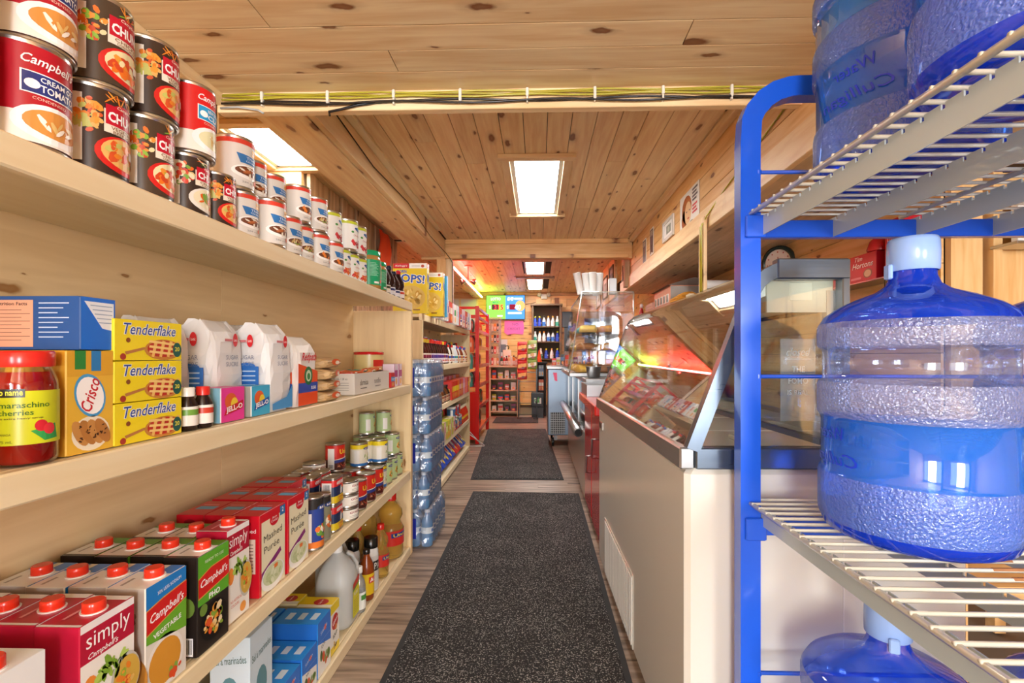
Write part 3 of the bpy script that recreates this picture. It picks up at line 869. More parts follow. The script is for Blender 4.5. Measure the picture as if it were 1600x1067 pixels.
# ============================================================ WATER JUGS
def jug_wob(r, z, t):
    # finger hollow of the moulded handle
    d = math.cos(t)
    if .20 < z < .35 and d > .8:
        k = math.sin((z - .20) / .15 * PI) * min(1, (d - .8) / .12)
        return r - .030 * k
    return r
def make_jug(lab, fill=.235, deep=False):
    M_JUGL_, M_JUGB_ = (M_JUG, M_JUGW) if deep else (M_JUGL, M_JUGB)
    t = thing('water_jug', lab, 'water jug')
    S = [(.112, .004), (.126, .012), (.133, .03), (.135, .045)]
    bot = [(.0, .018), (.05, .016), (.085, .006), (.112, .004), (.126, .012), (.133, .028)]
    b = B()
    b.lathe(bot, M_JUGD, n=40, caps=False, wob=jug_wob)
    b.lathe([(.133, .028), (.135, .035), (.135, .098), (.1335, .105)], M_JUGW, n=40, caps=False, wob=jug_wob)
    b.lathe([(.1335, .105), (.130, .11), (.130, .193), (.1335, .199)], M_JUG, n=40, caps=False, wob=jug_wob)
    b.lathe([(.1335, .199), (.136, .204), (.136, .250), (.1335, .256)], M_JUGB_, n=40, caps=False, wob=jug_wob)
    b.lathe([(.1335, .256), (.1275, .261), (.1275, .308), (.1335, .314)], M_JUGL_, n=40, caps=False, wob=jug_wob)
    b.lathe([(.1335, .314), (.136, .318), (.136, .348), (.133, .354)], M_JUGB_, n=40, caps=False, wob=jug_wob)
    b.lathe([(.133, .354), (.126, .366), (.108, .380), (.080, .394), (.052, .405), (.037, .416), (.0315, .430), (.0305, .462), (.029, .47)], M_JUGD, n=40, caps=False)
    b.build('body', t, 'blue tinted plastic bottle body')
    if fill:
        w = [(.0, .022), (.084, .012), (.110, .010), (.122, .016), (.128, .032), (.1305, .045), (.1305, .098), (.126, .112)]
        if fill > .2: w += [(.126, .193), (.131, .206)]
        w += [(.131 if fill > .2 else .126, fill), (.0, fill)]
        b = B(); b.lathe(w, M_WATER, n=36, caps=False, wob=lambda r, z, t_: jug_wob(r, z, t_)); b.build('water', t, 'water inside the jug')
    b = B(); CP = '93b6ee'
    b.lathe([(.0335, .438), (.0355, .440), (.0360, .470), (.0352, .486), (.033, .492), (.025, .493), (.024, .490), (0, .490)], M_PLAST, CP, n=28, caps=False)
    b.box(-.041, -.034, -.008, .008, .425, .450, M_PLAST, CP, .002)
    b.build('cap', t, 'pale blue snap-on cap')
    # moulded lettering (reads outwards)
    F = Round(.1305, 0, th=PI)
    b = B()
    b.txt(F, 'Culligan', 0, .128, .026, '1f3ccf', 3, w=-.12, shear=.3)
    b.build('moulded_lettering', t, 'raised blue script lettering'); b = B()
    b.txt(F, 'Water', .0, .172, .020, '1f3ccf', 3, w=-.07, shear=.3)
    b.build('moulded_lettering', t, 'raised blue script lettering')
    return t
J = Stock(make_jug('large blue water jug with cap standing on the middle wire shelf', .200))
J.put((.618, .815, .7515), -.08)
J.put((.935, .86, .7515), .6, 'blue water jug at the right edge, behind the one on the middle wire shelf')
J.put((.622, .878, .1165), 1.2, 'capped blue water jug on the lowest wire shelf, seen from above')
J.put((.95, .83, .1165), 2.2, 'dark blue water jug at the lower right corner, beside the one on the lowest shelf')
J2 = Stock(make_jug('blue water jug on the top wire shelf nearest the blue hoop', .30, True))
J2.put((.635, .86, 1.3515), .4)
J2.put((.575, .545, 1.3515), 2.4, 'blue water jug on the top wire shelf nearest the camera, cut off by the frame')
J2.put((.90, .70, 1.3515), 3.0, 'blue water jug at the back of the top wire shelf, mostly hidden')
# ============================================================ GROCERIES: BUILDERS
TIN = 'c9c8c4'
VEG = ['e8872a', 'f0a13c', '9db53a', 'd9582a', 'e9c06a']
def tin(name, label, r, h, design, rim='c9c8c4', base=None, seed=1, loc=(0, 0, 0)):
    """tin can: body, ribbed lid rim and printed paper sleeve"""
    t = thing(name, label, 'can', loc)
    b = B()
    b.lathe([(r * .90, .0005), (r * .985, .001), (r, .003), (r * .972, .006), (r * .972, h - .006), (r, h - .003), (r * .985, h), (r * .94, h), (r * .93, h - .004), (r * .5, h - .004), (0, h - .004)], M_METAL, TIN, 32, caps=False)
    b.add([(r * .9 * math.cos(i * PI / 8), r * .9 * math.sin(i * PI / 8), .0006) for i in range(16)], [tuple(range(15, -1, -1))], M_METAL, TIN)
    b.build('can_body', t)
    b = B(); F = Round(r * .985, .008); H = h - .015; W = PI * r * .985
    design(b, F, W, H, seed)
    b.build('paper_label', t)
    return t
def sleeve(b, F, W, H, col, v0=0, v1=None, L=1, n=36):
    n = 36
    v1 = H if v1 is None else v1
    vs = []
    for i in range(n):
        a = -W + 2 * W * i / n
        vs += [F.at(a, v0, L * LAY), F.at(a, v1, L * LAY)]
    b.add(vs, [(2 * i, (2 * i + 2) % (2 * n), (2 * i + 3) % (2 * n), 2 * i + 1) for i in range(n)], M_CARD, col, True)
def d_chunky(cols, sub, bowl='d8231f', bg='3a2a22'):
    def f(b, F, W, H, sd):
        sleeve(b, F, W, H, bg)
        b.food(F, -.042, H * .66, .020, H * .26, cols, 26, 2, sd, .22)
        b.food(F, .02, H * .93, .05, H * .05, cols, 14, 2, sd + 3, .2)
        b.rect(F, -.022, H * .50, .052, H * .78, 'f3ead8', 3)
        b.rect(F, -.020, H * .60, .050, H * .84, 'c81330', 4)
        b.ell(F, .014, H * .83, .022, H * .055, 'c81330', 4)
        b.txt(F, 'Campbell\'s', .014, H * .835, H * .052, 'fff4e6', 5, w=.036, shear=.35, bold=.01)
        b.txt(F, 'CHUNKY', .016, H * .70, H * .125, 'ffffff', 5, w=.066, bold=.035)
        b.txt(F, sub[0], .012, H * .565, H * .042, '8a5a22', 5, w=.05, bold=.01)
        b.txt(F, sub[1], .012, H * .518, H * .032, '8a5a22', 5, w=.044, bold=.01)
        b.ell(F, .012, H * .26, .046, H * .23, bowl, 3, 22)
        b.ell(F, .014, H * .28, .040, H * .19, cols[-1], 4, 22)
        b.food(F, .014, H * .28, .036, H * .17, cols, 26, 5, sd + 1, .24)
        b.rect(F, .018, H * .26, .040, H * .36, 'fbfbf6', 9)
        b.rect(F, -.075, H * .1, -.048, H * .9, 'efe7da', 2)
    return f
def d_soup(bg, panel, l1, l2, soup, low='fdf6ea', brand="Campbell's"):
    def f(b, F, W, H, sd):
        sleeve(b, F, W, H, bg); sleeve(b, F, W, H, low, 0, H * .30, 2)
        b.txt(F, brand, .004, H * .84, H * .13, 'ffffff', 4, w=.066, shear=.35, bold=.012)
        b.rect(F, -.030, H * .50, .042, H * .73, 'ffffff', 3); b.rect(F, -.028, H * .512, .040, H * .718, panel, 4)
        b.ell(F, -.018, H * .60, .008, H * .05, 'ffffff', 5)
        b.txt(F, l1, .012, H * .665, H * .055, 'ffffff', 5, w=.044, bold=.015)
        b.txt(F, l2, .013, H * .575, H * .075, 'ffffff', 5, w=.046, bold=.02)
        b.txt(F, 'CONDENSED', .002, H * .46, H * .03, 'ffd9c8', 4, w=.04)
        b.ell(F, .01, H * .22, .050, H * .20, 'ffffff', 3, 22); b.ell(F, .012, H * .23, .040, H * .145, soup, 4, 22)
        b.food(F, .012, H * .23, .03, H * .08, [soup, low, 'e7c27a'], 9, 5, sd, .3)
        b.box(0, 0, 0, 0, 0, 0, M_CARD, 'ffffff')
    return f
def d_gravy(food, ban='2f74b5'):
    def f(b, F, W, H, sd):
        sleeve(b, F, W, H, 'ded9d1'); sleeve(b, F, W, H, 'd8402f', H * .90, H, 2)
        b.rect(F, .006, H * .70, .030, H * .85, 'f2b233', 3); b.rect(F, .006, H * .76, .030, H * .79, 'c98a1c', 4)
        b.poly(F, [(-.030, H * .70), (.030, H * .66), (.030, H * .50), (-.022, H * .50)], ban, 3)
        b.txt(F, 'Thick', .004, H * .625, H * .055, 'e8f1fb', 4, w=.028); b.txt(F, 'Gravy', .004, H * .55, H * .055, 'e8f1fb', 4, w=.030)
        b.ell(F, .0, H * .32, .040, H * .15, 'f7f4ef', 3, 20); b.ell(F, .0, H * .34, .033, H * .10, '6d3b22', 4, 16)
        b.food(F, .002, H * .34, .028, H * .09, food, 14, 5, sd, .3)
        b.txt(F, '284 mL', -.004, H * .10, H * .04, '8b8b8b', 3, w=.03)
        b.rect(F, .012, H * .10, .028, H * .19, 'f0703a', 6)
    return f
def d_cran(berry):
    def f(b, F, W, H, sd):
        sleeve(b, F, W, H, 'f1f1ec'); sleeve(b, F, W, H, 'c9d43a', H * .90, H, 2)
        b.ell(F, .012, H * .72, .026, H * .085, 'ffffff', 3, 18, -.2); b.ell(F, .012, H * .72, .024, H * .075, '1f4f96', 4, 18, -.2)
        b.ell(F, .016, H * .73, .014, H * .04, '7fb2dc', 5, 12, -.3); b.ell(F, -.018, H * .62, .005, H * .04, '4d9a4a', 3)
        b.txt(F, 'CRANBERRY', .008, H * .50, H * .065, 'a8323a', 4, w=.046)
        b.food(F, .006, H * .22, .036, H * .16, berry, 24, 4, sd, .24)
    return f
def d_unico(b, F, W, H, sd):
    sleeve(b, F, W, H, 'd42a20'); sleeve(b, F, W, H, '4a1d16', 0, H * .42, 2)
    b.poly(F, [(-.05, H * .42), (.05, H * .56), (.05, H * .46), (-.05, H * .33)], 'e9e2cf', 3); b.poly(F, [(-.05, H * .40), (.05, H * .50), (.05, H * .38), (-.05, H * .28)], '2c3b8a', 4)
    b.txt(F, 'Unico', .008, H * .74, H * .19, 'f7d43a', 4, w=.058, bold=.03)
    b.food(F, .0, H * .17, .045, H * .13, ['7a2f22', 'c65a3a', 'a63f2c', 'efc9a0'], 22, 5, sd, .2)
    b.rect(F, -.070, 0.004, -.042, H * .88, 'f2efe8', 5); barcode(b, F, -.068, .006, .024, H * .2, 6)
    b.ell(F, .024, H * .12, .007, H * .06, 'f3f0ea', 9); b.ell(F, .024, H * .12, .003, H * .025, 'c33', 10) if False else None
def barcode(b, F, u, v, w, h, L, vert=True):
    b.rect(F, u, v, u + w, v + h, 'ffffff', L)
    rg = random.Random(2); x = .1
    while x < .9:
        k = rg.choice((.03, .05, .07)); b.rect(F, u + w * x, v + h * .12, u + w * (x + k), v + h * .92, '1b1b1b', L + 1); x += k + .05
def d_veg(top, mid, low, word, food):
    def f(b, F, W, H, sd):
        sleeve(b, F, W, H, mid)
        if top: sleeve(b, F, W, H, top, H * .80, H, 2)
        if low: sleeve(b, F, W, H, low, 0, H * .13, 2)
        b.ell(F, -.004, H * .82, .020, H * .06, '26407f', 4); b.txt(F, word, -.002, H * .82, H * .05, 'ffffff', 5, w=.028, bold=.01)
        b.food(F, .006, H * .38, .036, H * .22, food, 24, 4, sd, .25)
        b.rect(F, -.062, H * .12, -.040, H * .72, 'f4f2ea', 3)
    return f
def d_tuna(col, word):
    def f(b, F, W, H, sd):
        sleeve(b, F, W, H, 'eee9de'); b.rect(F, .018, H * .05, .050, H * .72, col, 3); b.rect(F, .018, H * .5, .050, H * .72, '5fae4a', 4)
        b.txt(F, word, -.012, H * .70, H * .22, '9a2f3a', 3, w=.045, bold=.02); b.rect(F, -.035, H * .30, .012, H * .36, 'b9b4a8', 3); b.rect(F, -.035, H * .15, .012, H * .2, 'b9b4a8', 3)
    return f

def carton(name, label, w, d, h, design, cat='carton', ch=.0015, body='eeeeee', mat=None, extra=None, cap=False, loc=(0, 0, 0)):
    """box: front faces +X. w along Y, d along X. design(b, F_front, F_side, F_top, w, d, h)"""
    t = thing(name, label, cat, loc)
    b = B(); b.box(-d / 2, d / 2, -w / 2, w / 2, .0003, h, mat or M_CARD, body, ch)
    b.build('box_body', t)
    b = B()
    F = Flat((d / 2, 0, 0), (0, 1, 0), (0, 0, 1), (1, 0, 0)); S = Flat((0, -w / 2, 0), (1, 0, 0), (0, 0, 1), (0, -1, 0)); T = Flat((0, 0, h), (0, 1, 0), (-1, 0, 0), (0, 0, 1))
    design(b, F, S, T, w - .003, d - .003, h)
    b.build('printing', t)
    if cap:
        b = B(); b.lathe([(.0175, h + .0003), (.018, h + .0025)], M_PLAST, 'f6f4f0', 20, d * .16, 0)
        b.lathe([(.0150, h + .002), (.0150, h + .010), (.0148, h + .016), (.0135, h + .0175)], M_PLAST, 'e2341c', 20, d * .16, 0,
                wob=lambda r, z, t_: r * (1 + .02 * math.cos(t_ * 20)))
        b.build('screw_cap', t, 'orange-red screw cap')
    return t
def b_simply(b, F, S, T, w, d, h):
    R_ = 'b81638'
    b.rect(F, -w / 2, h * .70, w / 2, h - .012, R_, 1); b.rect(F, -w / 2, h - .012, w / 2, h, 'f2eeee', 1); b.rect(F, -w / 2, .001, w / 2, h * .70, 'f4f1ea', 1)
    b.txt(F, 'simply', 0, h * .845, h * .16, 'ffffff', 3, w=w * .82)
    b.txt(F, "Campbell's", -w * .1, h * .735, h * .055, 'ffffff', 3, w=w * .55, shear=.35, bold=.01)
    b.food(F, w * .05, h * .55, w * .36, h * .09, ['9fc24a', 'b8d766', '7faa35'], 22, 3, 4, .3)
    b.ell(F, -w * .34, h * .50, w * .13, h * .09, 'f0913a', 3)
    b.ell(F, w * .32, h * .38, w * .30, h * .20, 'c9c7bd', 4, 20); b.ell(F, w * .34, h * .38, w * .27, h * .17, 'd8b04a', 5, 20); b.food(F, w * .32, h * .38, w * .16, h * .13, VEG, 14, 6, 5, .3)
    b.txt(F, 'NO ARTIFICIAL', -w * .10, h * .22, h * .03, 'd0512e', 3, w=w * .5); b.txt(F, 'COLOURS', -w * .16, h * .17, h * .03, 'd0512e', 3, w=w * .36)
    b.ell(F, w * .2, h * .09, w * .14, h * .055, 'f0a24a', 3)
    b.rect(S, -d / 2, .001, d / 2, h - .001, R_, 1); b.rect(S, -d * .4, h * .1, d * .4, h * .55, 'f0dcd8', 2)
    b.rect(T, -w / 2, -d / 2, w / 2, d / 2, R_, 1); b.rect(T, w * .36, -d / 2, w * .5, d / 2, 'f2eeee', 2); b.rect(T, -w * .5, -d / 2, -w * .44, d / 2, 'f2eeee', 2)
    b.rect(T, -w * .3, d * .12, w * .34, d * .2, 'e8909a', 3)
def b_veg(b, F, S, T, w, d, h):
    b.rect(F, -w / 2, .001, w / 2, h, 'e8e2d6', 1); b.rect(F, -w / 2, h * .80, w / 2, h, '1f7fd0', 2)
    b.poly(F, [(-w / 2, h * .62), (w / 2, h * .84), (w / 2, h * .42), (-w / 2, h * .50)], '6fb02f', 3)
    b.poly(F, [(-w / 2, h * .57), (w / 2, h * .70), (w / 2, h * .87), (-w * .1, h * .84), (-w / 2, h * .80)], 'd9a24a', 4); b.poly(F, [(-w / 2, h * .585), (w / 2, h * .71), (w / 2, h * .86), (-w * .1, h * .83), (-w / 2, h * .79)], 'd3201f', 5)
    b.txt(F, "Campbell's", 0, h * .715, h * .105, 'ffffff', 6, w=w * .85, shear=.35, bold=.012, rot=.1)
    b.txt(F, '30% LESS SODIUM', w * .05, h * .915, h * .03, 'ffffff', 6, w=w * .6, rot=.1)
    b.txt(F, 'VEGETABLE', 0, h * .55, h * .045, 'ffffff', 6, w=w * .7, bold=.02, rot=.1)
    b.ell(F, -w * .05, h * .25, w * .47, h * .24, 'f1ede6', 3, 22); b.ell(F, -w * .05, h * .25, w * .40, h * .20, 'dd9a35', 4, 22); b.food(F, w * .2, h * .1, w * .2, h * .08, ['e2542a', '8db34a'], 8, 6, 7, .4)
    b.rect(S, -d / 2, .001, d / 2, h, 'b8aca0', 1); b.food(S, 0, h * .75, d * .3, h * .1, ['6c5546', '8f7b6b'], 12, 2, 3, .3); b.ell(S, d * .2, h * .22, d * .4, h * .2, 'a8702c', 2)
    b.rect(T, -w / 2, -d / 2, w / 2, d / 2, 'f1ede6', 1); b.rect(T, w * .12, -d * .5, w * .5, -d * .1, '2a7fd6', 2); b.rect(T, w * .18, d * .1, w * .5, d * .5, '2a7fd6', 2); b.rect(T, -w * .4, d * .22, -w * .1, d * .3, 'a59e94', 2)
def b_pho(b, F, S, T, w, d, h):
    b.rect(F, -w / 2, .001, w / 2, h, '2c241f', 1); b.rect(F, -w / 2, h * .50, w / 2, h, '5fae2c', 2)
    b.poly(F, [(-w * .5, h * .57), (w * .5, h * .64), (w * .5, h * .85), (-w * .1, h * .84), (-w / 2, h * .78)], 'd9a24a', 4); b.poly(F, [(-w * .5, h * .585), (w * .5, h * .65), (w * .5, h * .84), (-w * .1, h * .83), (-w / 2, h * .77)], 'd3201f', 5)
    b.txt(F, "Campbell's", 0, h * .715, h * .10, 'ffffff', 6, w=w * .88, shear=.35, bold=.012, rot=.06)
    b.txt(F, 'PHO', 0, h * .545, h * .06, 'ffffff', 6, w=w * .36, bold=.03); b.txt(F, 'READY TO USE', 0, h * .92, h * .03, 'e9f5dc', 6, w=w * .6)
    b.ell(F, 0, h * .27, w * .44, h * .20, '15110f', 3, 22); b.food(F, 0, h * .27, w * .40, h * .17, ['e8a23c', 'f1dcb0', 'e2582a', '8dab3a', 'efd08a'], 34, 4, 9, .2)
    b.ell(F, -w * .34, h * .44, w * .12, h * .06, '6f8f3c', 4)
    b.rect(S, -d / 2, .001, d / 2, h, '241d1a', 1); b.ell(S, d * .2, h * .5, d * .25, h * .1, '6f8f3c', 2); barcode(b, S, 0, .004, d * .4, h * .18, 3)
    b.rect(T, -w / 2, -d / 2, w / 2, d / 2, 'efece4', 1); b.rect(T, w * .18, -d / 2, w * .5, d / 2, '4c9a22', 2); b.rect(T, -w * .5, -d / 2, -w * .42, d / 2, '241d1a', 2); b.rect(T, -w * .3, d * .2, 0, d * .27, 'a59e94', 2)
def b_broth(b, F, S, T, w, d, h):
    b.rect(F, -w / 2, .001, w / 2, h, 'eef0f0', 1)
    b.poly(F, [(-w / 2, h * .35), (w / 2, h * .45), (w / 2, h * .72), (0, h * .70), (-w / 2, h * .60)], 'd3201f', 3); b.txt(F, 'Broth', 0, h * .54, h * .12, 'ffffff', 5, w=w * .7, shear=.3, bold=.01)
    b.rect(T, -w / 2, -d / 2, w / 2, d / 2, 'eef0f0', 1); b.rect(T, -w * .4, -d * .3, -w * .1, -d * .2, '6a86b0', 2)
    b.rect(S, -d / 2, .001, d / 2, h, 'e4e6e6', 1)
def b_mashed(b, F, S, T, w, d, h):
    b.rect(F, -w / 2, .001, w / 2, h, 'efe9c8', 1); b.rect(F, -w / 2, .001, -w * .44, h, 'd0182a', 2); b.rect(F, -w / 2, h * .90, w / 2, h, 'd0182a', 2)
    b.ell(F, w * .06, h * .87, w * .19, h * .085, 'd0182a', 3); b.txt(F, 'Betty', w * .06, h * .885, h * .032, 'fff', 5, w=w * .2, shear=.3) if False else None
    b.txt(F, 'Betty', w * .06, h * .888, h * .034, 'ffffff', 5, w=w * .2, shear=.3); b.txt(F, 'Crocker', w * .06, h * .853, h * .034, 'ffffff', 5, w=w * .27, shear=.3)
    b.rect(F, w * .28, h * .86, w * .5, h * .98, '2b78b8', 4); b.txt(F, '2', w * .39, h * .93, h * .06, 'ffffff', 5, bold=.02)
    b.txt(F, 'Mashed', 0, h * .69, h * .085, '4a4636', 4, w=w * .72, rot=.05); b.txt(F, 'Pur\u00e9e', -w * .05, h * .55, h * .085, '4a4636', 4, w=w * .6, rot=.05)
    b.poly(F, [(-w * .44, h * .28), (w * .3, h * .46), (w * .34, h * .40), (-w * .44, h * .20)], '8a2f7a', 3)
    b.ell(F, 0, h * .16, w * .46, h * .17, 'f6f6f2', 4, 20); b.ell(F, 0, h * .19, w * .40, h * .13, 'd7dfb8', 5, 20); b.food(F, 0, h * .19, w * .34, h * .10, ['c3cf9c', 'e6ecce', 'b4c486'], 18, 6, 3, .25)
    b.rect(F, w * .02, h * .24, w * .16, h * .29, 'f08038', 9)
    b.rect(S, -d / 2, .001, d / 2, h, 'cf172a', 1); b.rect(S, -d * .42, h * .30, d * .38, h * .72, 'ecd7c4', 2)
    for i in range(9): b.rect(S, -d * .38, h * (.33 + i * .04), d * .3, h * (.34 + i * .04), '8c6a5c', 3)
    b.txt(S, 'Mashed', d * .05, h * .82, h * .05, 'ffffff', 3, w=d * .7); b.ell(S, 0, h * .91, d * .22, h * .04, '9c0f20', 2)
    b.rect(T, -w / 2, -d / 2, w / 2, d / 2, 'cf172a', 1); b.rect(T, -w * .12, -d * .42, w * .10, d * .30, '5bb2e0', 2); b.rect(T, w * .18, -d * .3, w * .24, d * .3, 'e78a8a', 2)
def b_tender(b, F, S, T, w, d, h):
    b.rect(F, -w / 2, .001, w / 2, h, 'f2dc1e', 1)
    b.txt(F, 'Tenderflake', 0, h * .78, h * .30, 'ffffff', 3, w=w * .80, shear=.28, bold=.05); b.txt(F, 'Tenderflake', 0, h * .78, h * .28, '274a9c', 4, w=w * .78, shear=.28, bold=.008)
    b.ell(F, w * .20, h * .28, w * .30, h * .27, 'c9873a', 3, 20); b.ell(F, w * .20, h * .30, w * .26, h * .22, 'c22f22', 4, 20)
    for k in range(4):
        b.poly(F, [(w * (.0 + k * .12), h * .10), (w * (.04 + k * .12), h * .08), (w * (.10 + k * .12), h * .50), (w * (.05 + k * .12), h * .52)], 'edc06a', 5)
    for k in range(3):
        b.poly(F, [(-w * .04, h * (.20 + k * .13)), (w * .44, h * (.12 + k * .13)), (w * .45, h * (.18 + k * .13)), (-w * .03, h * (.26 + k * .13))], 'f3cf82', 6)
    b.poly(F, [(-w * .38, h * .22), (-w * .1, h * .34), (-w * .09, h * .28), (-w * .36, h * .15)], 'b97a44', 4); b.ell(F, -w * .33, h * .5, w * .03, h * .06, '8a4b22', 4); b.ell(F, -w * .40, h * .1, w * .04, h * .08, 'a8352a', 4)
    b.ell(F, w * .41, h * .28, w * .075, h * .2, '1f5a50', 7); b.txt(F, '20', w * .41, h * .3, h * .12, 'e8e04a', 8, w=w * .08, bold=.02)
    b.rect(S, -d / 2, .001, d / 2, h, 'e8c81a', 1); b.rect(T, -w / 2, -d / 2, w / 2, d / 2, 'efd81e', 1)
    for k in range(2): b.rect(S, d * .2, h * .1, d * .36, h * .8, '8a7a1a', 2)
def b_crisco(b, F, S, T, w, d, h):
    b.rect(F, -w / 2, .001, w / 2, h, 'e9b93a', 1); b.rect(F, -w / 2, h * .75, w / 2, h, 'e0a92e', 2)
    b.rect(F, -w * .35, h * .82, -w * .12, h, '2f8a3c', 3); b.rect(F, w * .0, h * .80, w * .22, h, '2e7fc0', 3)
    b.ell(F, -w * .02, h * .56, w * .33, h * .22, '4aa0d8', 3, 22, .35); b.ell(F, -w * .02, h * .56, w * .29, h * .19, 'ffffff', 4, 22, .35)
    b.txt(F, 'Crisco', -w * .03, h * .57, h * .13, 'c8202c', 5, w=h * .33, shear=.3, bold=.015, rot=1.25)
    b.ell(F, 0, h * .19, w * .42, h * .17, 'f4ead2', 3, 20)
    for k in range(4): b.ell(F, -w * .24 + k * w * .16, h * .20, w * .13, h * .14, ['c98f4a', 'b87b3a'][k % 2], 4 + k, 16, .5); b.food(F, -w * .24 + k * w * .16, h * .20, w * .08, h * .1, ['4a2a18', '5d3720'], 5, 6 + k, k, .2)
    b.rect(S, -d / 2, .001, d / 2, h, 'd79a2c', 1); b.rect(S, -d * .3, h * .05, d * .1, h * .4, 'f2e6c8', 2); b.rect(T, -w / 2, -d / 2, w / 2, d / 2, 'e9b93a', 1)
def b_blue(b, F, S, T, w, d, h):
    b.rect(F, -w / 2, .001, w / 2, h, '1e6fd8', 1)
    b.poly(F, [(-w * .42, h * .92), (w * .45, h * .92), (w * .45, h * .38), (w * .1, h * .42)], 'e9eef4', 2)
    for i in range(5): b.rect(F, -w * .25 + i * w * .06, h * (.84 - i * .08), w * .4, h * (.86 - i * .08), '9fb0c8', 3)
    b.rect(S, -d / 2, .001, d / 2, h, '1c4e8e', 1); b.rect(S, d * .02, h * .06, d * .26, h * .93, 'e2a184', 2)
    b.txt(S, 'Nutrition Facts', d * .14, h * .86, h * .06, '2a2a2a', 3, w=d * .18, bold=.01)
    for i in range(9): b.rect(S, d * .035, h * (.74 - i * .07), d * (.245 if i % 2 else .2), h * (.75 - i * .07), '6a4a40', 3)
    for i in range(8): b.rect(S, d * .29, h * (.86 - i * .09), d * (.45 - (i % 3) * .03), h * (.88 - i * .09), 'b9c9e4', 3)
    b.rect(S, -d * .28, h * .28, -d * .02, h * .62, 'e2a184', 2)
    b.rect(T, -w / 2, -d / 2, w / 2, d / 2, '2b74d2', 1); b.rect(T, -w * .4, -d * .2, w * .3, d * .3, 'dce6f2', 2)
def b_jello(bg, side):
    def f(b, F, S, T, w, d, h):
        b.rect(F, -w / 2, .001, w / 2, h, bg, 1); b.ell(F, -w * .1, h * .6, w * .26, h * .24, 'e2632e', 2); b.ell(F, w * .05, h * .5, w * .16, h * .2, 'efd23c', 3)
        b.poly(F, [(-w * .4, h * .2), (w * .4, h * .35), (w * .44, h * .60), (-w * .3, h * .42)], 'c8202c' if bg != '3fb4e0' else '1f58b0', 4)
        b.txt(F, 'JELL-O', w * .04, h * .38, h * .2, 'ffffff', 5, w=w * .72, bold=.03, rot=.12)
        b.rect(S, -d / 2, .001, d / 2, h, side, 1); b.rect(T, -w / 2, -d / 2, w / 2, d / 2, bg, 1)
    return f
def b_cereal(b, F, S, T, w, d, h):
    # seen on its narrow-angle front facing the camera side
    for G, W in ((F, w), (S, d)):
        b.rect(G, -W / 2, .001, W / 2, h, 'e3c60e', 1); b.rect(G, -W / 2, h * .90, W / 2, h, 'f2f2ee', 2); b.rect(G, -W * .5, h * .90, -W * .02, h, 'c5172c', 3)
        b.txt(G, "Kellogg's", -W * .26, h * .95, h * .045, 'ffffff', 4, w=W * .36, shear=.3)
        b.rect(G, W * .05, h * .93, W * .3, h * .935, '8d8d8d', 4); b.rect(G, W * .05, h * .955, W * .3, h * .96, '8d8d8d', 4); b.ell(G, W * .38, h * .945, W * .05, h * .03, 'b7472a', 4)
        b.txt(G, 'POPS!', W * .0, h * .70, h * .19, 'ffffff', 4, w=W * .92, bold=.06, rot=-.08); b.txt(G, 'POPS!', W * .0, h * .70, h * .17, '2257b8', 5, w=W * .88, bold=.03, rot=-.08)
        b.txt(G, 'CORN', -W * .25, h * .84, h * .06, '2257b8', 5, w=W * .3, bold=.03)
        b.ell(G, W * .02, h * .32, W * .44, h * .24, 'd9b85a', 3, 22); b.food(G, W * .02, h * .32, W * .40, h * .22, ['e8c76a', 'c99a34', 'f3dc94', 'd8ad48'], 44, 4, 3, .17)
        b.rect(G, W * .1, h * .06, W * .3, h * .09, '8a5a18', 4)
    b.rect(T, -w / 2, -d / 2, w / 2, d / 2, 'e8e6da', 1)
def b_generic(bg, band, word, wc='ffffff', top=None, side=None):
    def f(b, F, S, T, w, d, h):
        b.rect(F, -w / 2, .001, w / 2, h, bg, 1); b.rect(F, -w / 2, h * .42, w / 2, h * .72, band, 2)
        if word: b.txt(F, word, 0, h * .57, h * .14, wc, 3, w=w * .8, bold=.015)
        b.ell(F, 0, h * .22, w * .3, h * .15, 'e7a24a', 2, 10)
        b.rect(S, -d / 2, .001, d / 2, h, side or bg, 1); b.rect(S, -d * .3, h * .2, d * .3, h * .6, band, 2); b.rect(T, -w / 2, -d / 2, w / 2, d / 2, top or bg, 1)
    return f
def b_lipton(b, F, S, T, w, d, h):
    b.rect(F, -w / 2, .001, w / 2, h, 'f2efe6', 1); b.rect(F, -w / 2, h * .82, w / 2, h, 'f2d51e', 2)
    b.ell(F, 0, h * .62, w * .36, h * .16, 'c42a2a', 3, 16, .3); b.txt(F, 'Lipton', 0, h * .63, h * .10, 'ffffff', 4, w=w * .55, rot=.3, bold=.02); b.ell(F, w * .1, h * .5, w * .12, h * .06, 'e8894a', 4)
    b.txt(F, 'SOUP', 0, h * .36, h * .08, '3d3d2c', 4, w=w * .5, rot=.2, bold=.02); b.rect(F, -w / 2, .001, w / 2, h * .16, 'f2d51e', 2); b.food(F, 0, h * .16, w * .2, h * .07, ['5a4a2a', 'c9a24a'], 8, 4, 2, .4)
    b.rect(T, -w / 2, -d / 2, w / 2, d / 2, 'f2d11a', 1); b.rect(T, -w * .5, -d / 2, -w * .25, d / 2, 'f4efdc', 2); b.ell(T, 0, -d * .1, w * .3, d * .22, 'c42a2a', 3); b.txt(T, 'Lipton', 0, -d * .1, w * .16, 'ffe9d0', 4, rot=PI / 2 * 0, bold=.02)
    b.rect(S, -d / 2, .001, d / 2, h, 'e8d8a8', 1)
